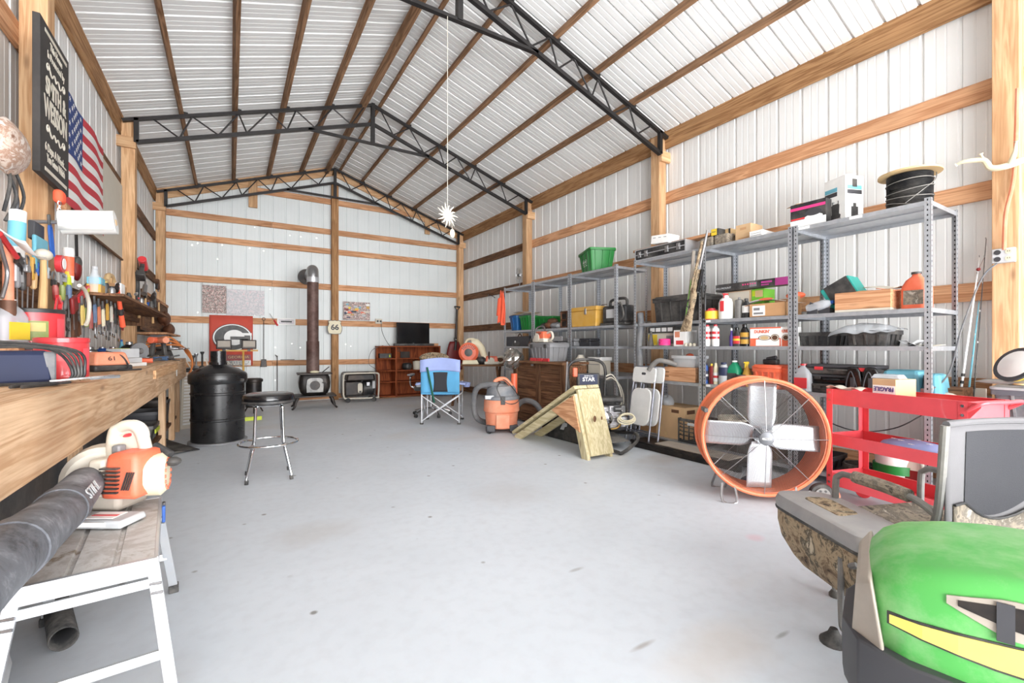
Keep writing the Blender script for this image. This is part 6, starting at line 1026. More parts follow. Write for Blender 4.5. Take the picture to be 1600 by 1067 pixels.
for s in (-1, 1):
    m = MB(); m.at((s*.31, .16, .13), (0, PI/2, 0)); m.lathe([(.03, -.04), (.11, -.045), (.13, -.03), (.13, .03), (.11, .045), (.03, .04)], 24); wv = m.build('wheel', 'blackrub', t); m = MB(); m.at((s*.31, .16, .13), (0, PI/2, 0)); m.lathe([(.0, -.046), (.06, -.046), (.06, .046), (0, .046)], 18); m.build('wheel_hub', 'lightgrey', wv)
m = MB(); m.bar((-.33, .16, .13), (.33, .16, .13), .02, .02); m.build('axle', 'steel', t)
# hanging sun ornament
sx = atY(698, 4.22); oz = zat(337, sx, 4.22)
t = thing('sun_ornament', 'whitewashed sun-shaped ornament hanging on a string from the nearest truss', 'ornament', (sx, 4.20, oz), .2)
m = MB(); m.ball((0, 0, 0), (.045, .028, .045), 16, 10); m.build('face_disc', 'offwhite', t)
for k in range(14):
    a = k*2*PI/14; L_ = .105 if k % 2 else .13; m = MB(); m.tube([(.035*math.cos(a), 0, .035*math.sin(a)), (.075*math.cos(a+.12), 0, .075*math.sin(a+.12)), (L_*math.cos(a+.02), 0, L_*math.sin(a+.02))], [.012, .01, .002], 6); m.build('ray', 'offwhite', t)
m = MB(); m.cyl((0, 0, .04), (0, 0, 4.50-oz), .003, n=5); m.build('string', 'offwhite', t); m = MB(); m.ball((.06, 0, -.17), (.03, .01, .045), 12, 8); m.build('charm', 'cream', t); m = MB(); m.cyl((.06, 0, -.13), (.04, 0, -.02), .002, n=4); m.build('charm_thread', 'offwhite', t)
# ---- things on the far wall ----
def flat(nm, lb, cat, px0, px1, py0, py1, mat, Y=GY, th=.01):
    x0, x1 = atY(px0, Y), atY(px1, Y); xm = (x0+x1)/2; z1, z0 = zat(py0, xm, Y), zat(py1, xm, Y); t = thing(nm, lb, cat, (xm, Y-th-.002, z0)); m = MB(); w_, h_ = x1-x0, z1-z0; m.bx(-w_/2, w_/2, 0, th, 0, h_); m.build('panel', mat, t, smooth=0); return t, w_, h_
flat('wall_poster', 'square collage poster in brown, cream and red tones, left of the two over the flag', 'poster', 316, 353.5, 446, 489, 'posterart', WY-.03)
flat('wall_poster', 'wide pale pink and grey poster, right of the two over the flag', 'poster', 354, 413, 453, 492, 'posterart2', WY-.03)
t, w_, h_ = flat('team_flag', 'red banner with a black and white oval letter G hung from the girt', 'flag', 327, 395, 493, 571, 'dustyorange', GY-.004)
bpy.data.objects.remove(kids(t)[0]); m = MB(); m.surf(lambda u, v: ((u-.5)*w_, .012*math.sin(u*11)*(1-v), v*h_), 16, 6); m.build('banner_cloth', 'flagred', t, solid=.002)
cx_, cz_ = 0.02, h_*.56; A_, B_ = w_*.46, h_*.275
for s, mt, k in ((1.0, 'black', .0), (.965, 'white', .0015), (.90, 'black', .003)): m = MB(); m.at((cx_, -.018-k, cz_)); m.prism(ell(A_*s, B_*s, 40), .0015, 'y'); m.build('oval_emblem', mt, t, smooth=0)
m = MB(); m.at((cx_+.03, -.0235, cz_-.0)); m.prism(ell(A_*.52, B_*.56, 30), .0015, 'y'); m.build('oval_emblem', 'white', t, smooth=0)
m = MB(); m.at((cx_, -.025, cz_)); m.bx(A_*.2, A_*.97, 0, .001, B_*.16, B_*.34); m.build('oval_emblem', 'white', t, smooth=0)
m = MB(); m.at((cx_, -.0265, cz_)); m.bx(-A_*.12, A_*.9, 0, .001, -B_*.16, B_*.08); m.bx(A_*.36, A_*.78, 0, .001, -B_*.5, -B_*.1); m.build('oval_emblem', 'black', t, smooth=0)
t, w_, h_ = flat('team_sign', 'small black and red sign with block letters below the flag', 'sign', 353, 392, 563, 571, 'blackgloss', GY-.03)
t, w_, h_ = flat('team_sign', 'narrow dark red sign strip with faded letters under the flag', 'sign', 353, 392, 554, 562, 'darkred', GY-.03)
text('GEORGIA', t, (0, -.002, h_*.5), (1, 0, 0), (0, 0, 1), h_*.5, 'tan', w_*.85); 
t = [o for o in bpy.data.objects if o.name == 'team_sign'][0]; text('BULLDOGS', t, (0, -.002, h_*.5), (1, 0, 0), (0, 0, 1), h_*.72, 'offwhite', w_*.92, off=.002)
t = thing('twin_work_lights', 'pair of dusty rectangular work lights on a yellow stand before the flag', 'work light', (atY(384, 9.9), 9.9, 0)); zt = zat(549, atY(384, 9.9), 9.9)
m = MB(); m.cyl((-.04, 0, 0), (-.04, 0, zt), .018, n=8); m.build('stand_pole', 'mustard', t); m = MB(); m.bx(-.42, .20, -.015, .015, zt, zt+.03); m.build('cross_bar', 'mustard', t)
for k in range(3): a = k*2*PI/3; m = MB(); m.bar((-.04, 0, .3), (-.04+.3*math.cos(a), .3*math.sin(a), .01), .02, .01); m.build('stand_leg', 'mustard', t)
for px in (350, 389): x = atY(px, 9.9)-atY(384, 9.9); m = MB(); m.box((x, -.04, zt+.13), (.24, .10, .17)); lh = m.build('lamp_head', 'castiron', t, bevel=.012); m = MB(); m.box((x, -.094, zt+.14), (.19, .008, .11)); m.build('lens', 'tractortaupe', lh); m = MB(); m.box((x, .0, zt+.03), (.05, .05, .06)); m.build('bracket', 'castiron', t)
t = thing('ash_shovel', 'long-handled black ash shovel hanging on the far wall', 'shovel', wallpoint(412, 500, GY)); z0 = t.location.z; t.location.y -= .02
zb = zat(562, t.location.x, GY)-z0; m = MB(); m.cyl((0, 0, -.02), (0, 0, zb), .007, n=6); m.build('handle', 'black', t); m = MB(); m.tube([(.03*math.sin(a*PI/5), 0, .02+.03*math.cos(a*PI/5)) for a in range(10)], .006, 5, closed=True); m.build('hanging_ring', 'black', t); m = MB(); m.box((0, 0, zb-.07), (.12, .015, .16), taper=(.8, 1)); m.build('blade', 'castiron', t, bevel=.01)
t = thing('fire_poker', 'thin black fire poker standing against the far wall', 'poker', (wallpoint(433, 560)[0], GY-.03, 0)); m = MB(); m.cyl((0, 0, 0), (0, 0, 1.0), .008, n=6); m.build('shaft', 'castiron', t); m = MB(); m.tube([(0, 0, .98), (-.04, 0, 1.02)], .008, 6); m.build('hook', 'castiron', t)
p = wallpoint(440, 558); t = thing('flat_bar', 'thin black bar resting on the fifth girt', 'bar', (p[0], GY-.02, .905)); m = MB(); m.bx(-.02, .25, 0, .03, 0, .012); m.build('bar_body', 'black', t)
t, w_, h_ = flat('plate_sign', 'small white framed plate on the fourth girt', 'sign', 433, 461.5, 497, 508, 'white', GY-.002); m = MB(); m.bx(-w_*.42, w_*.42, -.003, 0, h_*.18, h_*.82); m.build('plate_face', 'posterart2', t); m = MB(); m.bx(-w_*.3, w_*.3, -.005, -.003, h_*.4, h_*.6); m.build('plate_print', 'darkgrey', t)
p = wallpoint(428, 500); t = thing('screwdriver', 'screwdriver with a red handle stuck behind the white plate', 'screwdriver', p, rot=(0, .6, 0)); t.location.y -= .02; m = MB(); m.cyl((0, 0, 0), (0, 0, -.14), .018, n=8); m.build('handle', 'red', t); m = MB(); m.cyl((0, 0, 0), (0, 0, .16), .005, n=6); m.build('shank', 'steel', t)
for o in (t,): o.rotation_euler = (0, -.55, 0)
t, w_, h_ = flat('licence_plate_map', 'colourful poster of the states made of plates, right of the centre post', 'poster', 536, 578, 472, 500, 'posterart', GY-.002)
rr = random.Random(11); cols = ['mustard', 'orange', 'skyblue', 'offwhite', 'darkred', 'navy', 'cream', 'lightgrey', 'yellow', 'paper']
for k in range(26):
    x, z = rr.uniform(-.44, .44)*w_, rr.uniform(.12, .86)*h_; m = MB(); a, b = rr.uniform(.02, .06), rr.uniform(.012, .03); m.bx(max(-w_*.48, x-a), min(w_*.48, x+a), -.002-.0002*k, 0, z-b, z+b); m.build('plate_print', cols[k % 10], t, smooth=0)
t = thing('route_sign', 'white shield-shaped sign reading 66 on the far centre post', 'sign', (atY(523, YB), YB-.004, zat(511, 2.0, YB))); sp = [(-.02, .155), (.0, .15), (.02, .155)]
shp = [(-.13, -.15), (-.06, -.16), (0, -.165), (.06, -.16), (.13, -.15), (.155, -.08), (.16, -.01), (.14, .05), (.125, .09), (.145, .13), (.09, .155), (.05, .145), (0, .16), (-.05, .145), (-.09, .155), (-.145, .13), (-.125, .09), (-.14, .05), (-.16, -.01), (-.155, -.08)]
m = MB(); m.prism(shp, .006, 'y', -.006); m.build('shield', 'black', t, smooth=0); m = MB(); m.prism([(x*.93, z*.93) for x, z in shp], .002, 'y', -.008); m.build('shield_face', 'cream', t, smooth=0); text('66', t, (0, -.0095, -.01), (1, 0, 0), (0, 0, 1), .12, 'black', .17, off=.006)
m = MB(); m.tube(smoothpath([(5.168, 9.4, 2.42), (5.10, 9.3, 2.38), (5.08, 9.1, 2.36), (5.12, 9.0, 2.30)], 5), .008, 6); tag(m.build('wire_hook', 'black'), 'black wire hook hanging on the right wall near the far corner', 'hook')
# ---------------- left side: bench, tools, stool, platform ----------------
LS = PI/2      # facing the room from the left wall; local +x points to the far wall
BT = 1.03      # bench top height
B0 = BT+.001
def Wp(px, py, X=-1.0): y = atX(px, X); return (X, y, zat(py, X, y))
t = thing('workbench', 'long heavy wooden workbench along the left wall', 'workbench', (-.58, 1.0, 0), LS); LB = 7.0
for k in range(4): m = MB(); y0 = .002+k*.150; m.bx(0, LB, y0, y0+.147, BT-.04, BT-.001); m.build('top_plank', 'bench_x', t, smooth=0, bevel=.002)
m = MB(); m.bx(0, 3.9, -.038, 0, BT-.262, BT); m.build('front_board', 'bench_x', t, smooth=0, bevel=.003); m = MB(); m.bx(3.903, LB, -.038, 0, BT-.262, BT); m.build('front_board', 'bench_x', t, smooth=0, bevel=.003); m = MB(); m.bx(LB, LB+.038, -.038, .6, BT-.262, BT); m.build('end_board', 'bench_y', t, smooth=0, bevel=.003)
m = MB(); m.bx(3.75, 5.6, -.058, -.038, BT-.10, BT-.03); m.build('splice_strip', 'pine_x', t, smooth=0)
for x, y in ((6.22, .03), (6.22, .52), (5.25, .03), (5.25, .52), (3.2, .30), (3.2, .52), (.6, .03), (.6, .52), (6.88, .03)): m = MB(); m.bx(x, x+.10, y, y+.06, 0, BT-.04); m.build('leg', 'bench_z', t, smooth=0, bevel=.003)
m = MB(); m.bx(4.6, 6.9, .06, .5, .20, .23); m.build('lower_shelf', 'oldwood_x', t, smooth=0)
m = MB(); m.bx(-.002, .0, 0, 0, 0, 0) if 0 else m.bx(-.045, .05, -.002, 0, -.06, .06); o = m.build('notice', 'paper', smooth=0); o.location = (-.539, atX(276, -.54), BT-.12); o.rotation_euler = (0, 0, LS); o.location.x = -.540; tag(o, 'white notice card fixed to the bench front board', 'notice')
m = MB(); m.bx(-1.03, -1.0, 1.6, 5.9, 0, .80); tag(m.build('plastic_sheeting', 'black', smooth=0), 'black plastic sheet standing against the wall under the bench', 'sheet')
t = thing('cardboard_flat', 'flattened tan cardboard lying on the floor under the bench', 'cardboard', (-.95, 4.3, 0), .1); m = MB(); m.bx(-.15, .28, -.4, .5, .001, .012); m.bx(-.1, .2, -.3, .3, .012, .02); m.build('sheet', 'kraft', t, smooth=0)
for k, (y, nm, lb, mt, h_) in enumerate(((6.0, 'tool_case', 'black and lime tool case on the shelf under the bench', 'black', .16), (6.55, 'storage_tub', 'dark tub under the far end of the bench', 'darkgrey', .24), (7.25, 'parts_bin', 'dark brown parts bin under the very end of the bench', 'castiron', .3))):
    o = tote(nm, lb, (-.66, y, .232), .4, .34, h_, mt, rz=LS, ribs=2)
    if k == 0: m = MB(); m.box((.0, -.01, .1), (.3, .01, .04)); m.build('lime_band', 'lime', o)
# wall: sign, flag, board
t = thing('slogan_sign', 'large black wooden sign with white lettering on the near left post', 'sign', (-.96, 3.77, 2.24), rot=(0, 0, LS)); SW, SH = .56, .94
m = MB(); m.bx(0, SW, 0, .035, 0, SH); m.build('sign_board', 'signblack', t, smooth=0, bevel=.003)
for z in (.035, SH-.06): m = MB(); m.bx(.08, SW-.05, -.002, 0, z, z+.022); m.build('rule_line', 'offwhite', t, smooth=0)
def tx(s, z, h, w_): text(s, t, (SW/2+.01, -.0015, z), (1, 0, 0), (0, 0, 1), h, 'offwhite', w_*.8, off=.0015 if h < .08 else .005)
tx('This Home', .835, .045, .30); tx('Is Protected by', .765, .045, .42); tx('SMITH &', .565, .105, .50); tx('WESSON', .425, .125, .56); tx('6 Days A Week....', .185, .05, .52); tx('You Guess Which', .12, .05, .44)
def swirl(z0, s=1):
    for q in (-1, 1):
        m = MB(); pts = []
        for i in range(26): a = i/25*2.6*PI; r = .038*(1-i/30); pts.append((q*(-.155)+r*.8*math.cos(a)*q, -.003, z0+r*math.sin(a)*.8))
        m.tube([(SW/2+x, y, z) for x, y, z in pts], .0035, 5); m.tube([(SW/2+x, y, z) for x, y, z in smoothpath([(q*-.125, -.003, z0), (q*-.08, -.003, z0-.03), (q*-.04, -.003, z0+.005), (0, -.003, z0-.025)], 6)], .004, 5); m.build('scroll_ornament', 'offwhite', t)
swirl(.68); swirl(.30)
t = thing('stars_and_stripes', 'stars and stripes flag hung flat on the left wall behind the sign', 'flag', (-1.135, 4.72, 2.36), rot=(0, 0, LS)); FW, FH = 1.65, .92
def fp(u, v, o=0): return (u*FW, .012*math.sin(u*13+v*2)-o, v*FH)
for k in range(13):
    m = MB(); m.surf(lambda u, v: fp(u, (k+v)/13), 30, 1); m.build('stripe', 'flagstripe' if k % 2 == 0 else 'white', t)
m = MB(); m.surf(lambda u, v: fp(u*.52, 6/13+v*7/13, .002), 16, 8); ctn = m.build('canton', 'flagblue', t)
for r in range(9):
    for c in range(6 if r % 2 == 0 else 5):
        u = .52*(.085+c*.166+(0 if r % 2 == 0 else .083)); v = 6/13+7/13*(.1+r*.1); p = fp(u, v, .005); pts = [(p[0]+(.026 if i % 2 == 0 else .011)*math.sin(i*PI/5), p[2]+(.024 if i % 2 == 0 else .01)*math.cos(i*PI/5)) for i in range(10)]
        m = MB(); m.prism(pts, .001, 'y', p[1]-.001); m.build('star', 'white', ctn, smooth=0)
t = thing('cream_board', 'blank cream board fixed on the left wall between flag and post', 'board', (-1.16, 5.72, 2.30), rot=(0, 0, LS)); m = MB(); m.bx(0, 1.75, 0, .008, 0, .92); m.build('board_face', 'offwhite', t, smooth=0); m = MB(); m.bx(0, 1.75, -.01, .012, -.02, 0); m.build('edge_strip', 'oldwood_x', t, smooth=0)
# rails and shelf that carry the tools
t = thing('tool_shelf', 'narrow wooden shelf on the left wall full of small tools', 'shelf', (-.69, 4.5, 1.60), rot=(0, 0, LS)); m = MB(); m.bx(0, 3.0, 0, .48, -.02, 0); m.build('shelf_board', 'oldwood_x', t, smooth=0); 
for x in (.1, 1.5, 2.9): m = MB(); m.bx(x, x+.03, .24, .49, -.14, -.02); m.build('bracket', 'oldwood_z', t, smooth=0)
m = MB(); m.bx(0, 3.0, .29, .31, -.10, -.02); m.build('hanging_rail', 'oldwood_x', t, smooth=0)
t = thing('tool_board', 'dark hanging board behind the tools on the near post', 'board', (-1.06, 2.6, 1.40), rot=(0, 0, LS)); m = MB(); m.bx(0, 1.64, 0, .02, 0, .30); m.build('board_face', 'oldwood_x', t, smooth=0); m = MB(); m.bx(0, 1.64, -.01, 0, .26, .30); m.build('batten', 'girt_x', t, smooth=0)
# --- tool makers (local: x right, z up, hung from the top) ---
def T_(nm, lb, cat, px, py, X=-1.0, roll=0, group=None): return thing(nm, lb, cat, Wp(px, py, X), rot=(0, roll, LS), group=group)
def hammer(t, L=.33, hm='hickory', gm=None, head='castiron', big=1):
    m = MB(); m.tube([(0, 0, 0), (0, 0, -L*.45), (0, 0, -L)], [.011*big, .012*big, .016*big], 8); m.build('handle', hm, t)
    if gm: m = MB(); m.tube([(0, 0, -L*.55), (0, 0, -L*1.01)], .018, 8); m.build('grip', gm, t)
    m = MB(); m.cyl((-.055*big, 0, -.005), (-.02, 0, -.005), .016*big, n=10); m.box((0, 0, -.005), (.05*big, .022, .026)); m.tube([(.02, 0, -.003), (.06, 0, -.008), (.085, 0, -.03)], [.014, .01, .003], 6); m.build('head', head, t)
def wrench(t, L=.22, mt='chrome'):
    m = MB(); m.prism([(-.008, -L*.88), (.008, -L*.88), (.007, -L*.12), (-.007, -L*.12)], .006, 'y', -.003); m.prism([(.012*math.cos(a*PI/5)*1.3, -L*.92+.013*math.sin(a*PI/5)*1.3) for a in range(10)], .009, 'y', -.0045)
    m.prism([(-.018, -.02), (-.02, .0), (-.012, .014), (-.006, .002), (.006, .002), (.012, .014), (.02, .0), (.018, -.02), (.006, -L*.16), (-.006, -L*.16)], .009, 'y', -.0045); m.build('wrench_body', mt, t, smooth=0)
def pliers(t, hm='red', L=.2):
    for s in (-1, 1): m = MB(); m.tube(smoothpath([(s*.004, 0, -.06), (s*.022, 0, -.1), (s*.02, 0, -L)], 4), .0075, 6); m.build('handle', hm, t)
    m = MB(); m.prism([(-.012, 0), (.012, 0), (.018, -.05), (.012, -.075), (-.012, -.075), (-.018, -.05)], .012, 'y', -.006); m.build('jaw', 'toolgrey', t, bevel=.002)
def driver(t, hm='yellow', L=.2):
    m = MB(); m.tube([(0, 0, 0), (0, 0, -.02), (0, 0, -.09), (0, 0, -.1)], [.011, .016, .015, .008], 8); m.build('handle', hm, t); m = MB(); m.cyl((0, 0, -.1), (0, 0, -L), .0035, n=6); m.build('shank', 'steel', t)
def clamp(t, mt='steel', hm='red', L=.25):
    m = MB(); m.bx(-.008, .008, -.004, .004, -L, 0); m.build('bar', mt, t, smooth=0); m = MB(); m.bx(-.008, .08, -.008, .008, -.02, .0); m.bx(.065, .08, -.01, .01, -.05, 0); m.build('fixed_jaw', mt, t, smooth=0); m = MB(); m.bx(-.015, .08, -.009, .009, -.15, -.13); m.cyl((.07, 0, -.2), (.07, 0, -.08), .006, n=6); m.build('sliding_jaw', mt, t, smooth=0); m = MB(); m.cyl((.07, 0, -.27), (.07, 0, -.2), .014, n=8); m.build('handle', hm, t)
def tube(t, mt, band, L=.22, r=.025, nz='white'):
    m = MB(); m.lathe([(r, -L), (r, 0)], 16); m.build('tube_body', mt, t); m = MB(); m.lathe([(r+.001, -L*.8), (r+.001, -L*.25)], 16); m.build('label_band', band, t); m = MB(); m.tube([(0, 0, -L), (0, 0, -L-.07)], [.008, .003], 8); m.build('nozzle', nz, t)
def drillp(t, mt='red', s=1):
    m = MB(); m.at(sc=s); m.cyl((-.08, 0, 0), (.06, 0, 0), .032, n=14); m.build('motor_body', mt, t, bevel=.005); m = MB(); m.at(sc=s); m.tube([(.06, 0, 0), (.1, 0, 0), (.12, 0, 0)], [.026, .02, .012], 12); m.build('chuck', 'toolgrey', t); m = MB(); m.at(sc=s); m.bar((-.03, 0, -.01), (-.06, 0, -.15), .03, .036); m.build('grip', 'black', t, bevel=.005); m = MB(); m.at(sc=s); m.box((-.06, 0, -.17), (.1, .06, .05)); m.build('battery', 'black', t, bevel=.008)
# near-post group
t = thing('parts_bag', 'clear plastic bag of brown parts hanging above the bench at the frame edge', 'bag', Wp(10, 228, -.98), rot=(0, 0, LS)); m = MB(); m.surf(lambda u, v: (.17*math.cos(2*PI*u)*math.sin(PI*v)*(1+.1*math.sin(9*u)), .08*math.sin(2*PI*u)*math.sin(PI*v), -.13*math.cos(PI*v)*(1+.1*math.sin(14*u))), 22, 12); m.build('bag_body', 'plasticbag', t, sub=1)
for k, (px, y0, y1) in enumerate(((5, 255, 345), (12, 250, 330), (18, 255, 350), (24, 300, 345))):
    a, b = Wp(px, y0, -1.0), Wp(px+(-6 if k % 2 else 3), y1, -1.0); m = MB(); m.tube(smoothpath([a, ((a[0]+b[0])/2+.03, (a[1]+b[1])/2+.05*(-1)**k, (a[2]+b[2])/2), b], 6), .008, 6); tag(m.build('hanging_cable', ['black', 'blackrub', 'black', 'darkgrey'][k]), 'black cable hanging under the bag of parts, ' + ['leftmost of four', 'second from the left of four', 'third from the left of four', 'rightmost and shortest of four'][k], 'cable')
t = T_('dustpan', 'white plastic scoop hanging low at the frame edge', 'scoop', 14, 362, -.93, .1); m = MB(); m.surf(lambda u, v: ((u-.5)*.30, -.10*v, -.02-.09*math.sin(PI*v*.5)*(1-abs(u-.5)*.6)), 8, 5); m.build('scoop_body', 'white', t, solid=.004)
t = T_('caulk_tube', 'white and blue sealant tube tilted beside the post', 'tube', 28, 330, -.96, .12); tube(t, 'white', 'skyblue', .25, .034, 'orange')
t = T_('pipe_section', 'orange plastic pipe hanging at the frame edge', 'pipe', 13, 385, -.98, .0); m = MB(); m.cyl((0, 0, 0), (0, 0, -.28), .022); m.build('pipe_body', 'dustyorange', t); m = MB(); m.lathe([(.03, -.36), (.03, -.28)], 14); m.build('socket_end', 'toolrust', t)
t = T_('lug_wrench', 'bent steel lug wrench at the frame edge', 'wrench', 3, 385, -.94); m = MB(); m.tube(smoothpath([(-.04, 0, .03), (.02, 0, -.05), (.06, 0, -.11), (.05, 0, -.17), (0, 0, -.25)], 5), .009, 8); m.build('wrench_body', 'steel', t)
t = T_('bolt_cutter', 'red-handled bolt cutter lying across under the sealant tube', 'cutter', 26, 402, -.94, -1.2); m = MB(); m.tube([(0, 0, 0), (0, 0, .22)], .013, 8); m.build('handle', 'red', t); m = MB(); m.prism([(-.03, -.0), (.03, .0), (.02, -.07), (-.02, -.07)], .02, 'y', -.01); m.build('jaw', 'castiron', t, bevel=.003)
t = T_('sanding_block', 'square dark grey pad hanging at the foot of the post', 'pad', 61, 362, -.97); m = MB(); m.bx(-.07, .095, 0, .03, -.055, .05); m.build('pad_body', 'darkgrey', t, bevel=.004)
t = T_('plastic_tray', 'pale blue plastic tray hanging below the dark pad', 'tray', 66, 395, -.955); m = MB(); m.bx(-.10, .11, 0, .02, -.11, .09); m.build('tray_body', 'skyblue', t, bevel=.008)
t = T_('wooden_mallet', 'wooden mallet with a round pale head in front of the blue tray', 'mallet', 68, 398, -.93); m = MB(); m.ball((0, 0, 0), (.058, .04, .034), 16, 10); m.build('head', 'offwhite', t); m = MB(); m.tube([(0, 0, -.02), (0, 0, -.15), (-.02, 0, -.33)], [.014, .017, .021], 10); m.build('handle', 'hickory', t)
for k, (px, py, mt, w_, h_, lb) in enumerate(((54, 402, 'mustard', .035, .13, 'yellow-handled utility tool beside the mallet'), (62, 410, 'blue', .022, .08, 'blue marker tool close to the mallet handle'), (32, 400, 'lightgrey', .10, .14, 'clear bag of small parts left of the yellow tool'), (78, 418, 'lightgrey', .03, .07, 'white tag hanging right of the mallet'))):
    t = T_(['utility_knife', 'marker', 'fixings_bag', 'tag_card'][k], lb, ['knife', 'marker', 'bag', 'tag'][k], px, py, -.95); m = MB(); m.bx(-w_/2, w_/2, 0, .02, -h_, 0); m.build('tool_body', mt, t, bevel=.005); m = MB(); m.bx(-w_*.2, w_*.2, -.003, 0, -h_*.7, -h_*.3); m.build('marking', 'darkgrey', t)
t = T_('chain_hoist', 'small orange chain hoist fixed under the sign', 'hoist', 93, 308, -.95); m = MB(); m.box((0, 0, 0), (.10, .05, .085)); m.build('housing', 'safety', t, bevel=.02); 
for k in range(7): m = MB(); z = -.05-.022*k; m.tube([(-.045+(.008*math.cos(a*PI/4) if k % 2 else 0), -.01+(0 if k % 2 else .008*math.cos(a*PI/4)), z+.014*math.sin(a*PI/4)) for a in range(8)], .003, 5, closed=True); m.build('chain_link', 'chrome', t)
t = T_('wood_wedge', 'small wooden wedge sticking out beside the hoist', 'wedge', 108, 327, -.97); m = MB(); m.bx(-.06, .04, 0, .05, -.03, .03); m.build('wedge_body', 'girt_x', t, smooth=0)
t = T_('spring_clamp', 'blue-handled clamp hanging behind the paper roll', 'clamp', 76, 335, -.95, -.3); pliers(t, 'blue', .26)
# paper towel roll sticking out from the post
ry = 3.9; xa, xb = atY(95, ry), atY(181, ry); zr = zat(347, (xa+xb)/2, ry)
t = thing('paper_roll', 'big white roll of paper sticking out from the left wall', 'paper roll', (xa, ry, zr-.02)); m = MB(); m.tube([(0, 0, 0), (xb-xa, 0, .035)], .075, 28); m.build('paper', 'rollpaper', t); m = MB(); m.tube([(xb-xa, 0, .035), (xb-xa+.004, 0, .0355)], .02, 14); m.build('core', 'kraft', t); m = MB(); m.tube([(-.14, 0, -.015), (0, 0, 0)], .012, 8); m.build('holder_rod', 'steel', t)
m = MB(); m.surf(lambda u, v: (u*(xb-xa), -.075+.02*v, -.01-.05*v+.035*u), 4, 2); m.build('loose_end', 'rollpaper', t, solid=.002)
# middle wall tools
t = T_('caulk_tube', 'orange and white sealant tube hanging behind the paper roll', 'tube', 107, 388, -.95, .03); tube(t, 'white', 'orange', .24, .03)
t = T_('glue_bottle', 'yellow glue bottle hanging below the orange sealant tube', 'bottle', 106, 425, -.95, .08); tube(t, 'yellow', 'lime', .15, .022)
t = T_('tape_measure', 'round red and white tape reel by the mallet', 'tape', 94, 412, -.93); m = MB(); m.at((0, 0, 0), (PI/2, 0, 0)); m.lathe([(.02, -.015), (.055, -.015), (.055, .015), (.02, .015)], 24); m.build('reel', 'red', t); m = MB(); m.at((0, -.018, 0), (PI/2, 0, 0)); m.lathe([(0, 0), (.035, 0), (.035, .004), (0, .004)], 20); m.build('reel_centre', 'paper', t)
t = T_('long_brush', 'dark bottle-shaped brush with a red band hanging under the paper roll', 'brush', 120, 420, -1.02); m = MB(); m.ball((0, 0, 0), (.05, .03, .095), 14, 10); m.build('brush_head', 'darkred', t); m = MB(); m.tube([(0, 0, .08), (-.02, 0, .3)], .01, 6); m.build('handle', 'castiron', t); m = MB(); m.ball((0, -.004, .05), (.045, .028, .05), 12, 8); m.build('collar', 'black', t)
ZS = 1.601
def onshelf(px, X=-.86): return (X, atX(px, X), ZS)
bottle('glass_jar', 'clear glass jar standing on the tool shelf', 'jar', onshelf(148), [(.04, 0), (.042, .10), (.02, .14), (.018, .18)], 'clear', (.02, .015), 'lightgrey', rz=LS)
carton('yellow_drill_box', 'small yellow box on the tool shelf, lower of two', 'box', (-.82, atX(161, -.82), ZS), (.14, .08, .06), 'mustard', rz=LS); carton('pale_drill_box', 'small pale blue box on top of the yellow box', 'box', (-.82, atX(161, -.82), ZS+.062), (.13, .08, .05), 'skyblue', rz=LS)
t = thing('wood_clamp', 'curved tan wooden clamp high on the tool shelf', 'clamp', (-.9, atX(172, -.9), ZS+.16), rot=(0, 0, LS)); m = MB(); m.tube(smoothpath([(-.14, 0, 0), (-.08, 0, .05), (.06, 0, .06), (.14, 0, .01)], 5), .022, 8); m.build('jaw', 'tan', t); m = MB(); m.bar((0, 0, .04), (-.02, 0, -.16), .03, .03); m.build('upright', 'hickory', t)
carton('tan_box', 'tan cardboard box lying on the tool shelf near the second post', 'box', (-.83, atX(192, -.83), ZS+.0), (.34, .15, .15), 'cardboard', rz=LS); carton('white_pad_box', 'white paper packet leaning before the tan cardboard box', 'box', (-.78, atX(196, -.78)-.1, ZS), (.16, .04, .13), 'paper', rz=LS)
t = T_('spirit_level', 'red spirit level slanting across the hanging tools', 'level', 137, 455, -.88, .0); t.rotation_euler = (0, -.38, LS); m = MB(); m.bx(-.22, .28, 0, .02, -.022, .022); m.build('level_body', 'red', t, bevel=.002); m = MB(); m.bx(-.02, .04, -.003, 0, -.01, .012); m.build('vial', 'lime', t)
t = T_('saw', 'long saw with a dark red handle under the red level', 'saw', 122, 468, -.90, 0); t.rotation_euler = (0, -.45, LS); m = MB(); m.prism([(-.05, -.04), (.3, -.0), (.3, .03), (-.05, .05)], .004, 'y'); m.build('blade', 'toolrust', t, smooth=0); m = MB(); m.prism([(-.16, -.05), (-.04, -.05), (-.03, .05), (-.14, .06)], .025, 'y', -.01); m.build('handle', 'darkred', t, bevel=.01)
t = T_('curved_hose', 'short grey hose curving down over the hanging pliers', 'hose', 124, 446, -.84); m = MB(); m.tube(smoothpath([(0, 0, 0), (.14, 0, -.02), (.24, 0, -.1), (.22, 0, -.2), (.16, 0, -.25)], 6), .012, 8); m.build('hose_body', 'offwhite', t)
t = T_('claw_hammer', 'claw hammer with an orange and black handle slanting across the tools', 'hammer', 183, 447, -.80, -.62); hammer(t, .40, 'safety', 'black', 'castiron', 1.3)
GW = 'hanging wrenches under the tool shelf'
for i in range(14):
    px = 146+i*3.0; t = T_('combination_wrench', 'chromed combination wrench in the hanging row under the tool shelf', 'wrench', px, 478+i*1.1+(i % 3)*3, -.89, .06*((i*7) % 5-2)/2, GW); wrench(t, .17+.012*((i*5) % 6), 'chrome' if i % 4 else 'toolgrey')
PM_ = ['dullyellow', 'dullgreen', 'dullred', 'dullblue', 'dullorange', 'cream', 'mustard', 'offwhite', 'black']
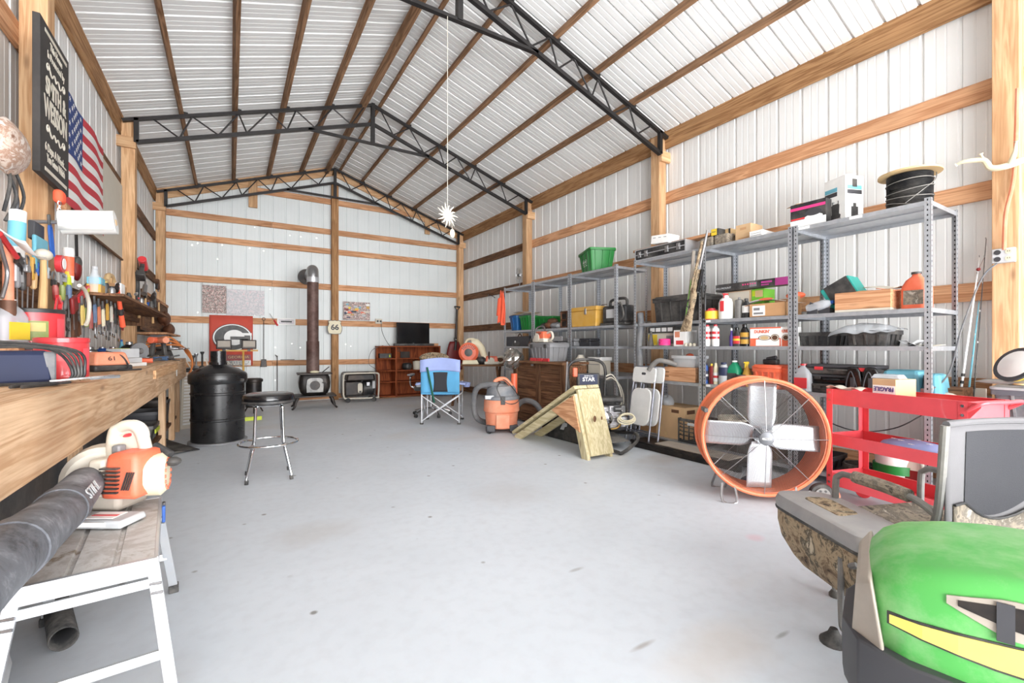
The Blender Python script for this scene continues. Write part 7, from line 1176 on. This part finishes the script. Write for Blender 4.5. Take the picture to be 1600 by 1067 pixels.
for i in range(9):
    px = 128+i*6.5; t = T_('pliers', 'pair of pliers with %s handles in the row over the wrenches' % ['mustard', 'lime green', 'red', 'blue', 'orange', 'cream', 'bright yellow', 'off-white', 'black'][i], 'pliers', px, 462+(i % 3)*4, -.86, .12*((i*5) % 5-2)/2); pliers(t, PM_[i], .20)
for i in range(6):
    px = 86+i*5.4; t = T_('screwdriver', 'screwdriver with a %s handle hanging left of the pliers' % ['red', 'amber yellow', 'lime green', 'black', 'blue', 'white'][i], 'screwdriver', px, 445+(i % 2)*16, -.92, .1*((i*3) % 5-2)); driver(t, ['dullred', 'mustard', 'dullgreen', 'black', 'dullblue', 'white'][i], .24)
for i in range(4):
    px = 26+i*9; t = T_('file', 'steel file with a %s handle hanging over the red coffee tub' % ['grey', 'black', 'brown', 'tan'][i], 'file', px, 420+5*(i % 2), -.96, .05*(i-1)); driver(t, ['grey', 'black', 'leather', 'hickory'][i], .3)
t = T_('red_bar_clamp', 'red bar clamp hanging over the coffee tubs', 'clamp', 90, 462, -.9, .5); clamp(t, 'red', 'red')
t = T_('steel_bar_clamp', 'steel bar clamp with a black handle among the screwdrivers', 'clamp', 96, 425, -.93, .1); clamp(t, 'steel', 'black')
t = T_('leather_sheath', 'brown leather knife sheath hanging below the pliers', 'sheath', 119, 485, -.95, .05); m = MB(); m.prism([(-.05, 0), (.05, 0), (.055, -.14), (.03, -.23), (-.03, -.23)], .02, 'y'); m.build('sheath_body', 'leather', t, bevel=.006)
t = T_('adjustable_wrench', 'dark adjustable wrench hanging beside the leather sheath', 'wrench', 131, 492, -.9, 0); wrench(t, .30, 'toolgrey')
t = T_('tin_snips', 'red-handled tin snips low beside the wrenches', 'snips', 192, 478, -.9, .1); pliers(t, 'darkred', .24)
for i, (px, py, mt, r, lb) in enumerate(((84, 432, 'castiron', .02, 'small black padlock hanging under the round tape reel'), (42, 408, 'steel', .014, 'steel hose clamp hanging beside the clear bag of fixings'))):
    t = T_(['padlock', 'hose_clamp'][i], lb, ['padlock', 'clamp'][i], px, py, -.93); m = MB(); m.tube([(.03*math.cos(a*PI/8), 0, .03*math.sin(a*PI/8)) for a in range(16)], .005, 6, closed=True); m.build('shackle', 'steel', t); m = MB(); m.box((0, 0, -.04), (.05, .02, .04)); m.build('lock_body', mt, t, bevel=.004)
t = thing('tool_backboard', 'dark wooden panel behind the tools between the last two left posts', 'panel', (-1.0, 7.76, 1.42), rot=(0, 0, LS)); m = MB(); m.bx(0, 2.9, 0, .02, 0, .55); m.build('panel_face', 'oldwood_x', t, smooth=0); m = MB(); m.bx(0, 2.9, -.012, 0, .5, .54); m.build('batten', 'girt_x', t, smooth=0)
# crowd of worn steel tools between the post and the tool shelf
GC = 'worn steel tools crowded on the wall under the paper roll'
for i in range(22):
    px = 84+i*5.2; py = 452+((i*7) % 5)*9; t = T_('steel_tool', 'worn steel hand tool in the dense cluster left of and under the tool shelf', 'hand tool', px, py, -.975+.02*(i % 3), .35*(((i*5) % 7)-3)/3, GC)
    (wrench(t, .15+.02*(i % 4), 'steel' if i % 3 else 'toolrust') if i % 3 != 1 else (pliers(t, ['castiron', 'toolgrey', 'dullred', 'leather'][i % 4], .18) if i % 2 else clamp(t, 'toolgrey', 'castiron', .22)))
GS = 'small containers lined up on the tool shelf'
for i in range(12):
    X = -.78-.08*(i % 3); yy = 4.62+.23*i
    r = .022+.006*(i % 3); h_ = .05+.02*((i*3) % 4); mt = ['steel', 'toolgrey', 'cream', 'black', 'dullred', 'lightgrey'][i % 6]
    bottle('small_container', ['short steel', 'tall grey', 'squat cream', 'slim black', 'dull red', 'pale grey'][i % 6]+' container on the tool shelf, '+['towards the camera end', 'towards the far end'][i // 6], 'container', (X, yy, ZS), [(r, 0), (r*1.05, h_*.7), (r*.7, h_)], mt, (r*.6, .012), ['black', 'dullyellow', 'white'][i % 3], rz=LS)
for i in range(9):
    X = -.70-.05*(i % 4); y = 5.6+.24*i; t = thing('loose_tool', 'loose %s tool lying among the drills on the bench, %s' % (['orange', 'black', 'rusty', 'grey', 'dull blue', 'brass', 'cream', 'dull red', 'steel'][i], ['nearest the boxes', 'beside the grinder', 'behind the grinder', 'between the drills', 'under the drills', 'past the drills', 'before the flat cases', 'beside the flat cases', 'by the vise'][i]), 'tool', (X, y, B0+.03), rot=(0, 0, .7*i)); m = MB(); m.cyl((-.09, 0, 0), (.06, 0, 0), .028, .022, n=10); m.build('tool_body', ['orange', 'black', 'toolrust', 'grey', 'dullblue', 'brass', 'cream', 'dullred', 'steel'][i], t); m = MB(); m.bar((.05, 0, 0), (.12, .05, .02), .03, .02); m.build('tool_head', 'toolgrey', t, bevel=.004); m = MB(); m.tube(smoothpath([(-.09, 0, 0), (-.16, .03, -.015), (-.2, -.04, -.024)], 4), .005, 5); m.build('cable', 'black', t)
# second post cluster
t = T_('cordless_drill', 'black cordless drill with a red body hanging on the far side of the second post', 'drill', 224, 413, -.93, .5); drillp(t, 'red', 1.4)
t = T_('black_strap', 'black webbing strap hanging beside the second post', 'strap', 214, 425, -.985); m = MB(); m.tube(smoothpath([(0, 0, 0), (.06, 0, -.15), (.02, 0, -.35), (.1, 0, -.5)], 6), .02, 6); m.build('strap_body', 'black', t)
for i, (px, py, nm, lb, mt) in enumerate(((226, 452, 'grease_gun', 'silver grease gun hanging under the drill', 'steel'), (240, 462, 'heat_gun', 'dark heat gun hanging right of the grease gun', 'castiron'), (218, 470, 'oil_can', 'small red oil can beside the second post', 'red'), (233, 480, 'blue_clamp', 'blue handled clamp among the tools past the second post', 'blue'), (246, 445, 'work_lamp', 'old brass work lamp hung near the corner post', 'toolrust'))):
    t = T_(nm, lb, 'tool', px, py, -.965, .4*(i-2)); m = MB(); m.cyl((-.09, 0, 0), (.08, 0, 0), .034, .026, n=12); m.build('tool_body', mt, t); m = MB(); m.bar((-.03, 0, 0), (-.05, 0, -.15), .03, .03); m.build('grip', 'black', t, bevel=.006); m = MB(); m.cyl((.08, 0, 0), (.14, 0, .02), .012, n=8); m.build('nozzle', 'steel', t)
for i in range(8):
    px = 213+i*5; t = T_('hook_tool', 'small worn hand tool hanging in the crowded row past the second post', 'hand tool', px, 458+(i % 3)*12, -.96, .3*((i*3) % 5-2)/2, 'crowded small tools past the second post'); hammer(t, .22, 'hickory' if i % 2 else 'toolgrey', None, 'toolrust' if i % 3 else 'steel')
t = thing('leather_gloves', 'pair of worn brown leather gloves hung at the corner post', 'gloves', (-.90, 9.6, 1.60), rot=(0, 0, LS))
for k, (x, z) in enumerate(((-.5, .04), (.15, -.12))): m = MB(); m.surf(lambda u, v: (x+(.24)*math.cos(2*PI*u)*math.sin(PI*v)*(1+.15*math.sin(12*u)), .09*math.sin(2*PI*u)*math.sin(PI*v), z-.10*math.cos(PI*v)*(1+.2*math.sin(10*u+k))), 18, 8); m.build('glove', 'leather', t, sub=1)
m = MB(); m.bx(-1.0, 1.2, -.12, .26, -.24, -.21); tag(m.build('corner_shelf', 'girt_x', smooth=0), 'wooden shelf in the far left corner below the gloves', 'shelf'); o = bpy.data.objects['corner_shelf']; o.location = (-.93, 9.5, 1.62); o.rotation_euler = (0, 0, LS)
# items on the bench
B0 = BT+.001
t = thing('battery_charger', 'dark blue battery charger with its cable wrapped round it at the bench front', 'charger', (-.80, atX(18, -.80), B0), rot=(0, 0, LS-.95)); m = MB(); m.box((0, .09, .075), (.28, .2, .15), taper=(.94, .9)); m.build('charger_body', 'navy', t, bevel=.02); m = MB(); m.box((.125, .09, .075), (.05, .19, .14)); m.build('front_panel', 'vacgrey', t, bevel=.012)
for k in range(5): m = MB(); m.tube(smoothpath([(-.25, -.03-.005*k, .13+.01*k), (-.05, -.04, .165+.006*k), (.12+.02*k, -.04, .15), (.19+.012*k, -.03, .06), (.16+.01*k, -.04, .01), (0, -.05, .008), (-.25, -.05, .01+.004*k)], 6), .006, 6); m.build('wrapped_cable', 'black', t)
for k in range(2): m = MB(); m.tube(smoothpath([(.1, -.06, .01), (.24, -.1, .02), (.36, -.06+.05*k, .02)], 4), .009, 6); m.build('charger_clamp', 'chrome', t, bevel=0)
def coffee(nm, lb, X, px, z, r, h, lid, lab):
    t = thing(nm, lb, 'tub', (X, atX(px, X), z), 0); m = MB(); m.lathe([(r*.93, 0), (r, .01), (r, h*.9), (r*.96, h*.93)], 32); m.build('tub_body', 'red', t); m = MB(); m.lathe([(r*1.03, h*.9), (r*1.03, h), (r*.96, h+.004)], 32); m.build('lid', lid, t)
    # moulded grip and label toward the room
    for a, w_ in ((-.35, .4),): m = MB(); m.surf(lambda u, v: ((r+.004)*math.cos(a+(u-.5)*w_), (r+.004)*math.sin(a+(u-.5)*w_), h*(.2+.55*v)), 6, 2); m.build('grip_recess', 'pinkred', t)
    if lab: m = MB(); m.surf(lambda u, v: ((r+.003)*math.cos(-1.35+(u-.5)*1.0), (r+.003)*math.sin(-1.35+(u-.5)*1.0), h*(.12+.55*v)), 8, 2); m.build('label', 'dullgreen', t); m = MB(); m.surf(lambda u, v: ((r+.005)*math.cos(-1.35+(u-.5)*.8), (r+.005)*math.sin(-1.35+(u-.5)*.8), h*(.38+.24*v)), 8, 2); m.build('label_band', 'dullyellow', t)
    return t
coffee('coffee_tub', 'large red plastic coffee tub with moulded grip standing on the bench', -.745, 97, B0, .105, .21, 'red', False)
coffee('coffee_tub', 'red coffee tub with a green label and black lid, higher and further left', -.95, 52, B0+.175, .13, .20, 'black', True)
t = thing('black_tub', 'low black-lidded red tub under the labelled coffee tub', 'tub', (-.93, atX(52, -.93), B0)); m = MB(); m.lathe([(.11, 0), (.12, .02), (.12, .15)], 28); m.build('tub_body', 'red', t); m = MB(); m.lathe([(.125, .15), (.125, .172)], 28); m.build('lid', 'black', t)
jug('antifreeze_jug', 'translucent jug with a yellow label at the left frame edge', (-1.0, atX(9, -1.0), B0+.175), .16, .13, .24, 'clearplastic', 'yellow', 'white', rz=LS-.4); t = thing('wood_riser', 'wood block under the translucent jug', 'block', (-1.0, atX(9, -1.0), B0)); m = MB(); m.bx(-.07, .07, -.08, .08, 0, .173); m.build('block_body', 'girt_y', t, smooth=0)
t = thing('orange_charger', 'orange tool charger marked 61 on the bench beside the red tub', 'charger', (-.74, atX(162, -.74), B0), rot=(0, 0, LS-.8)); m = MB(); m.box((0, .0, .02), (.24, .2, .04)); m.build('base', 'black', t, bevel=.01); m = MB(); m.box((0, 0, .085), (.23, .19, .09), taper=(.8, .78)); m.build('cover', 'dustyorange', t, bevel=.015); text('61', t, (-.01, -.093, .085), (1, 0, 0), (0, .18, 1), .03, 'black', .04)
m = MB(); m.tube(smoothpath([(-.02, -.05, .135), (.06, -.08, .1), (.08, -.11, .02), (.0, -.13, .006), (.16, -.12, .006)], 5), .006, 6); m.build('cord', 'black', t)
t = thing('lime_cup', 'lime green plastic cup on the bench', 'cup', (-.86, atX(188, -.86), B0)); m = MB(); m.lathe([(.055, 0), (.068, .15), (.064, .15), (.05, .01)], 24); m.build('cup_body', 'lime', t); bottle('blue_nozzle_bottle', 'small bottle with a blue nozzle standing behind the lime cup', 'bottle', (-.98, atX(190, -.98), B0), [(.02, 0), (.02, .16), (.01, .22)], 'skyblue', (.01, .02), 'blue', rz=LS)
can('steel_can', 'shiny steel can on the bench right of the lime cup', (-.95, atX(202, -.95), B0), .06, .20, 'chrome', 'steel', 'steel')
for k, (px, z, w_, h_, mt, lb) in enumerate(((213, 0, .24, .03, 'white', 'flat white box, lowest of three stacked on the bench'), (211, .032, .2, .04, 'lightgrey', 'pale grey box, middle of three stacked on the bench'), (210, .074, .19, .075, 'lightgrey', 'pale grey box, topmost of three stacked on the bench'))): carton('small_box', lb, 'box', (-.68-.012*k, atX(px, -.68), B0+z), (w_, .12, h_), mt, rz=LS-.5)
t = thing('bench_grinder', 'bench grinder with a grey abrasive wheel', 'grinder', (-.74, atX(228, -.74), B0), rot=(0, 0, LS-.9)); m = MB(); m.cyl((-.02, .1, .12), (-.02, .28, .12), .06, n=18); m.build('motor', 'castiron', t); m = MB(); m.at((-.02, .07, .12), (PI/2, 0, 0)); m.lathe([(.0, -.012), (.085, -.012), (.085, .012), (0, .012)], 32); m.build('grinding_wheel', 'grey', t); m = MB(); m.at((-.02, .05, .12), (PI/2, 0, 0)); m.lathe([(0, 0), (.03, 0), (.02, .012), (0, .012)], 16); m.build('wheel_nut', 'steel', t); m = MB(); m.box((-.02, .18, .03), (.1, .16, .06)); m.build('base', 'castiron', t, bevel=.008)
for k, (px, X, a, mt, lb) in enumerate(((243, -.78, .2, 'orange', 'orange cordless drill standing on the bench past the grinder'), (252, -.72, 1.2, 'dustyorange', 'orange cordless driver lying near the grinder'), (262, -.86, -.5, 'toolrust', 'old brown electric drill behind the orange drills'))): t = thing('cordless_drill', lb, 'drill', (X, atX(px, X), B0+.195*1.25), rot=(0, 0, LS+a-.6)); drillp(t, mt, 1.25)
for k, (px, z, mt, w_) in enumerate(((262, .30, 'white', .42), (262, .345, 'red', .38), (262, .39, 'red', .36), (260, .435, 'grey', .40))): carton('hardware_case', ['white flat case, lowest of the stack near the bench end', 'red flat case, second of the stack near the bench end', 'red flat case, third of the stack near the bench end', 'grey flat case, topmost of the stack near the bench end'][k], 'case', (-.86, atX(262, -.86), B0+z-.30+.17), (w_, .2, .042), mt, rz=LS)
carton('wooden_case', 'brown wooden case carrying the stack of flat cases', 'case', (-.85, atX(262, -.86), B0), (.46, .22, .168), 'brown', rz=LS)
t = thing('bench_vise', 'heavy dark bench vise at the far end of the bench', 'vise', (-.70, 7.55, B0), rot=(0, 0, LS-.5)); m = MB(); m.box((0, .06, .06), (.2, .16, .12), taper=(.7, .7)); m.build('base', 'toolgrey', t, bevel=.015); m = MB(); m.box((0, .02, .16), (.18, .2, .08)); m.build('body', 'toolgrey', t, bevel=.02); m = MB(); m.box((0, -.08, .18), (.2, .04, .12)); m.build('jaw', 'steel', t, bevel=.01); m = MB(); m.cyl((0, -.08, .14), (0, -.22, .14), .014); m.cyl((-.1, -.2, .14), (.1, -.2, .14), .007); m.build('screw_handle', 'chrome', t)
for k in range(3): m = MB(); m.tube(smoothpath([(-.86, 7.0, 1.25-.03*k), (-.68, 7.3, 1.32-.05*k), (-.56, 7.6, 1.2), (-.50-.02*k, 7.95, 1.12), (-.47, 8.07+.02*k, .95), (-.52, 8.06+.03*k, .72+.03*k)], 8), .012, 6); tag(m.build('extension_lead', 'cordorange'), 'orange cord draped over the bench end, ' + ['topmost loop', 'middle loop', 'lowest loop'][k], 'cord')
t = thing('pliers', 'silver pliers with black grips lying on the bench front edge', 'pliers', (-.61, 2.75, B0+.01), rot=(PI/2, 0, 2.7)); pliers(t, 'black', .24); 
t = thing('grey_power_tool', 'grey and orange angle grinder lying on the bench', 'grinder', (-.88, atX(150, -.88), B0+.04), rot=(0, 0, LS)); m = MB(); m.cyl((-.16, 0, 0), (.14, 0, 0), .036, n=12); m.build('grinder_body', 'toolrust', t); m = MB(); m.at((.15, 0, -.01)); m.lathe([(0, 0), (.06, 0), (.06, .006), (0, .006)], 20); m.build('disc', 'grey', t); m = MB(); m.cyl((.1, 0, 0), (.1, -.12, .02), .016); m.build('side_handle', 'orange', t)
for i in range(5): t = can('paint_can', ['small steel tin first behind the orange charger', 'small black tin second behind the orange charger', 'small steel tin third behind the orange charger', 'small blue tin near the lime cup', 'small red tin behind the steel can'][i], (-1.03, 4.35+.45*i, B0), .05, .15, ['steel', 'black', 'steel', 'blue', 'red'][i], ['grey', 'darkgrey', 'white', 'navy', 'darkred'][i], 'steel')
# things past the end of the bench
for k in range(4):
    t = thing('louvred_panel', 'white louvred panel leaning at the bench end, ' + ['nearest of four', 'second of four', 'third of four', 'farthest of four'][k], 'panel', (-.50+.035*k, 8.14+.05*k, 0), rot=(0, .04, LS-.75), group='white panels leaning at the bench end'); m = MB(); m.bx(-.16, .16, 0, .022, 0, .82-.01*k); m.build('panel_face', 'offwhite', t, smooth=0); m = MB(); [m.bx(-.13, .13, -.006, 0, .06+.045*i, .085+.045*i) for i in range(16)]; m.build('slats', 'white', t, smooth=0)
t = thing('dark_cabinet', 'dark metal cabinet behind the black drum stove', 'cabinet', (-.62, 9.0, 0), 0); m = MB(); m.bx(0, .62, 0, .5, 0, .84); m.build('cabinet_body', 'castiron', t, bevel=.01); m = MB(); m.bx(.03, .59, -.012, 0, .05, .55); m.build('door', 'black', t); m = MB(); m.bar((.1, -.03, .8), (.0, .0, 1.0), .02, .01); m.bar((.35, -.03, .6), (.28, 0, 1.0), .02, .01); m.build('strut', 'offwhite', t)
for k, px in enumerate((302, 306.5, 316)): t = thing('candlestick', ['short black candlestick on the dark cabinet, left one', 'tall silver candlestick on the dark cabinet, middle one', 'tall black candlestick on the dark cabinet, right one'][k], 'candlestick', (atY(px, 9.2), 9.2, .841)); m = MB(); m.lathe([(.06, 0), (.055, .01), (.014, .04), (.014, .16+.03*k), (.03, .19+.03*k), (.028, .21+.03*k)], 16); m.build('stick', ['black', 'steel', 'black'][k], t)
# drum stove
t = thing('drum_stove', 'big black steel drum stove with a cone lid and flue collar', 'drum', (-.13, 6.82, 0)); m = MB(); m.lathe([(.285, .03), (.29, .035), (.29, .28), (.298, .29), (.298, .305), (.29, .315), (.29, .6), (.298, .61), (.298, .625), (.29, .635), (.29, .82)], 48); m.build('drum_body', 'drumblack', t)
m = MB(); m.lathe([(.31, .74), (.318, .76), (.318, .84), (.31, .86)], 48); rg_ = m.build('clamp_ring', 'drumblack', t); m = MB(); m.box((.24, -.20, .78), (.07, .03, .03)); m.cyl((.2, -.24, .78), (.3, -.19, .78), .008, n=6); m.build('ring_bolt', 'castiron', rg_)
m = MB(); m.lathe([(.305, .85), (.30, .87), (.22, .92), (.11, .965), (.10, .97)], 48); m.build('cone_lid', 'drumblack', t); m = MB(); m.lathe([(.085, .96), (.085, 1.14), (.08, 1.14), (.08, .97)], 28); m.build('flue_collar', 'drumblack', t); m = MB(); [m.cyl((.09*math.cos(a), .09*math.sin(a), .94), (.09*math.cos(a), .09*math.sin(a), 1.0), .008, n=6) for a in (0, PI/2, PI, -PI/2)]; m.build('collar_bolt', 'castiron', t)
m = MB(); m.lathe([(.31, 0), (.32, .004), (.32, .028), (.29, .03)], 48); m.build('base_ring', 'grey', t)
t = thing('rusty_pot_stove', 'small rusty cylinder stove on short legs behind the drum', 'stove', (.36, 9.5, 0)); m = MB(); m.lathe([(.13, .10), (.13, .55), (.15, .56), (.15, .60), (.12, .62)], 24); m.build('cylinder', 'castiron', t); [(lambda mm: (mm.bar((.1*math.cos(a), .1*math.sin(a), .12), (.17*math.cos(a), .17*math.sin(a), .0), .025, .015), mm.build('leg', 'castiron', t)))(MB()) for a in (.5, 2.6, 4.7)]
t = thing('lime_tray', 'bright lime strip lying on the floor behind the drum', 'strip', (.24, 8.45, 0), .1); m = MB(); m.bx(-.1, .2, 0, .05, 0, .06); m.build('strip_body', 'lime', t, bevel=.005)
# bar stool
t = thing('bar_stool', 'round black bar stool with chromed tube legs', 'stool', (.30, 4.73, 0), .55); m = MB(); m.lathe([(.185, .675), (.205, .685), (.212, .71), (.212, .745), (.203, .762), (.17, .772), (0, .776)], 48); m.build('seat', 'blackgloss', t); m = MB(); m.lathe([(.214, .69), (.2145, .70), (.214, .71)], 48); m.build('seat_band', 'black', t)
for k in range(4): a = k*PI/2+.2; c, s_ = math.cos(a), math.sin(a); m = MB(); m.tube(smoothpath([(.10*c, .10*s_, .672), (.145*c, .145*s_, .655), (.15*c, .15*s_, .60), (.165*c, .165*s_, .33), (.185*c, .185*s_, .26), (.245*c, .245*s_, .05), (.25*c, .25*s_, .01)], 5), .0125, 10); lg = m.build('leg', 'chrome', t); m = MB(); m.cyl((.25*c, .25*s_, 0), (.246*c, .246*s_, .035), .0165, n=10); m.build('rubber_foot', 'blackrub', lg)
m = MB(); m.tube([(.178*math.cos(a/40*2*PI)*1.35, .178*math.sin(a/40*2*PI)*1.35, .32) for a in range(40)], .0115, 8, closed=True); m.build('foot_ring', 'chrome', t); m = MB(); m.tube([(.128*math.cos(a/30*2*PI), .128*math.sin(a/30*2*PI), .668) for a in range(30)], .01, 8, closed=True); m.build('seat_ring', 'chrome', t)
for k in range(4): a = k*PI/2+.2; m = MB(); m.cyl((.16*math.cos(a), .16*math.sin(a), .32), (.24*math.cos(a), .24*math.sin(a), .32), .008, n=6); m.build('ring_spoke', 'chrome', t)
# rubber mat
a, b, c, d = [Vector((*fl(*p), 0)) for p in ((246, 684), (312, 703), (262, 713), (238, 700))]
t = thing('rubber_mat', 'black rubber mat partly rolled up on the floor by the bench', 'mat', tuple((a+c)/2)); o_ = (a+c)/2; m = MB(); m.surf(lambda u, v: tuple((a*(1-u)+b*u)*(1-v)+(d*(1-u)+c*u)*v-o_+Vector((0, 0, .008+.16*max(0, .35-u)**1.2+.02*v*u))), 10, 8); m.build('mat_body', 'blackrub', t, solid=.01)
m = MB(); q = a-o_; r_2 = d-o_; m.tube([(q.x-.02, q.y, .06), (r_2.x-.02, r_2.y-.35, .06)], .06, 14, caps=False); m.build('rolled_edge', 'blackrub', t, solid=.006)
# work platform
t = thing('work_platform', 'aluminium folding work platform with a scuffed dusty top in the near left corner', 'platform', (-.207, 1.907, 0), .09); PW, PL, PH = .345, .76, .50
m = MB(); gx = [-PW+.006, -PW*.64, -PW*.60, -PW*.33, -PW*.29, -.006]; prof = [(-PW+.004, PH-.012), (-PW+.004, PH)]
for q in (-PW*.655, -PW*.335): prof += [(q, PH), (q+.004, PH-.01), (q+.014, PH-.01), (q+.018, PH)]
prof += [(-.004, PH), (-.004, PH-.012)]; m.prism(prof, PL, 'y', 0) ; m.build('deck', 'platformtop', t, smooth=0)
for y in (0, PL-.004): m = MB(); m.bx(-PW, 0, y-.012, y+.008, PH-.055, PH+.002); m.build('end_rail', 'alu', t, smooth=0, bevel=.003)
for x in (-PW, -.004): m = MB(); m.bx(x-.004, x+.008, 0, PL, PH-.045, PH+.001); m.build('side_rail', 'alu', t, smooth=0, bevel=.002)
for (y0, dy) in ((.03, -.13), (PL-.03, .13)):
    for (x0, dx) in ((-.012, .06), (-PW+.012, -.06)):
        m = MB(); m.bar((x0, y0, PH-.03), (x0+dx, y0+dy, .02), .022, .035, up=(1, 0, 0)); lg = m.build('leg', 'alu', t, smooth=0, bevel=.003); m = MB(); m.box((x0+dx, y0+dy, .018), (.04, .05, .036)); m.build('rubber_foot', 'blackrub', lg, bevel=.004); m = MB(); [m.cyl((x0-.014+dx*f, y0+dy*f-.012, PH-.03-.47*f), (x0+.016+dx*f, y0+dy*f-.02, PH-.03-.47*f), .005, n=6) for f in (.12, .18)]; m.build('rivet', 'steel', lg)
    for f in (.12, .58): m = MB(); m.bar((-PW+.012-.06*f, y0+dy*f, PH-.03-.47*f), (-.012+.06*f, y0+dy*f, PH-.03-.47*f), .014, .032); m.build('rung', 'alu', t, smooth=0, bevel=.003)
for y in (.58, .64): m = MB(); m.box((.012, y, PH-.03), (.012, .025, .07)); m.build('lock_lever', 'blue' if y < .6 else 'toolgrey', t, bevel=.003)
# leaf blower
t = thing('leaf_blower', 'orange and white petrol leaf blower with a long scuffed black tube on the platform', 'leaf blower', (-.395, 2.50, PH), -.56)
m = MB(); m.box((.06, .02, .17), (.155, .21, .185), taper=(.82, .82)); cv = m.build('engine_cover', 'orange', t, bevel=.022)
m = MB(); [m.box((.03, -.084, .11+.016*i), (.07, .02, .006)) for i in range(7)]; m.build('vent_slot', 'black', cv, smooth=0); m = MB(); [m.bar((.08+.009*i, -.087, .12), (.098+.009*i, -.08, .19), .003, .006, up=(0, 1, 0)) for i in range(4)]; m.build('vent_slot', 'black', cv, smooth=0)
m = MB(); m.box((-.045, .02, .16), (.08, .19, .15), taper=(.8, .9)); wc = m.build('white_shroud', 'offwhite', t, bevel=.012); m = MB(); [m.box((-.042, -.08, .11+.016*i), (.055, .014, .006)) for i in range(6)]; m.build('vent_slot', 'black', wc, smooth=0)
m = MB(); m.at((.12, .04, .15), (0, PI/2, .5)); m.lathe([(.0, -.03), (.085, -.03), (.09, .02), (.07, .04), (0, .045)], 28); m.build('recoil_starter', 'cream', t); m = MB(); m.at((.12, .04, .15), (0, PI/2, .5)); [m.box((.062*math.cos(a*PI/8), .062*math.sin(a*PI/8), .043), (.012, .012, .004)) for a in range(16)]; m.build('starter_vents', 'orange', t, smooth=0)
m = MB(); m.at((-.13, .06, .14), (PI/2, 0, .6)); m.lathe([(0, -.07), (.11, -.07), (.13, -.05), (.13, .05), (.11, .07), (0, .07)], 30); m.build('fan_volute', 'lidwhite', t)
m = MB(); m.tube(smoothpath([(-.06, .04, .22), (-.05, .04, .33), (-.0, .04, .36), (.05, .04, .34), (.07, .05, .25)], 6), [.03]*8+[.024]*17, 12); m.build('top_handle', 'offwhite', t); m = MB(); m.at((.015, .05, .315), (PI/2, 0, 0)); m.lathe([(0, -.012), (.062, -.012), (.068, 0), (.062, .012), (0, .012)], 28); m.build('handle_disc', 'lidwhite', t); m = MB(); m.box((-.005, -.0, .255), (.035, .04, .06)); m.build('throttle_trigger', 'grey', t, bevel=.008); m = MB(); m.ball((.01, .03, .32), (.008, .03, .008), 8, 6); m.build('stop_switch', 'red', t)
m = MB(); m.tube([(.08, .08, .26), (.15, .08, .22)], .022, 10); m.ball((.18, .06, .2), (.03, .03, .02), 10, 6); m.build('spark_plug_cap', 'black', t)
m = MB(); m.box((.05, -.13, .02), (.24, .13, .028), taper=(.96, .9)); m.build('base_plate', 'lightgrey', t, bevel=.008); m = MB(); m.at((.04, -.192, .02)); m.bx(-.04, .07, -.005, .001, -.004, .012); m.box((.02, .06, .017), (.11, .07, .002)); m.build('warning_label', 'paper', t, smooth=0); m = MB(); m.box((.06, -.135, .0385), (.10, .014, .002)); m.build('warning_stripe', 'red', t, smooth=0)
m = MB(); m.box((-.02, .02, .07), (.13, .16, .10)); m.build('fuel_tank', 'tractortaupe', t, bevel=.02)
Mi = (Matrix.Translation((-.395, 2.50, PH)) @ Matrix.Rotation(-.56, 4, 'Z')).inverted()
pa, pb2, pc = [Mi @ Vector(q) for q in ((-.50, 2.47, .645), (-.48, 2.0, .655), (-.468, 1.42, .695))]; pd = Mi @ Vector((-.46, 1.1, .69))
pth = smoothpath([tuple(pa), tuple(pb2), tuple(pc), tuple(pd)], 8); m = MB(); rr_ = [.066+.0007*i+(.003 if i in (6, 12) else 0) for i in range(len(pth))]; m.tube(pth, rr_, 28, caps=False); tb = m.build('blower_tube', 'tubedirty', t)
for i in (6, 12): m = MB(); m.tube([pth[i], pth[i+1]], rr_[i]+.002, 28); m.build('tube_seam', 'tubedirty', tb)
ax = (pa-pb2).normalized(); Cc = Mi @ Vector((0, 0, CH)); md_ = (pa*.4+pb2*.6); nv = (Cc-md_); nv = (nv-ax*nv.dot(ax)).normalized(); sd = nv.cross(ax); nn = (nv*.9+(sd if sd.dot(Vector((1, 0, 0))) > 0 else -sd)*.43).normalized()
upv = nn.cross(ax); text('STIHL', t, tuple(md_+nn*.0765), tuple(ax), tuple(upv), .038, 'lightgrey', .18, off=0, ext=.0015)
# loose black pipe under the platform
t = thing('loose_pipe', 'short black pipe lying on the floor under the work platform', 'pipe', (-.56, 2.46, .045), 0); m = MB(); m.tube([(0, 0, 0), (-.10, .34, 0)], .043, 24, caps=False); m.build('pipe_body', 'blackrub', t, solid=.005)
t = thing('cloth_bundle', 'pale grey cloth bundle on the floor against the bench below the tube', 'bundle', (-.78, 2.15, 0), .3); m = MB(); m.ball((0, 0, .13), (.16, .34, .13), 16, 10); m.build('bundle_body', 'lightgrey', t)
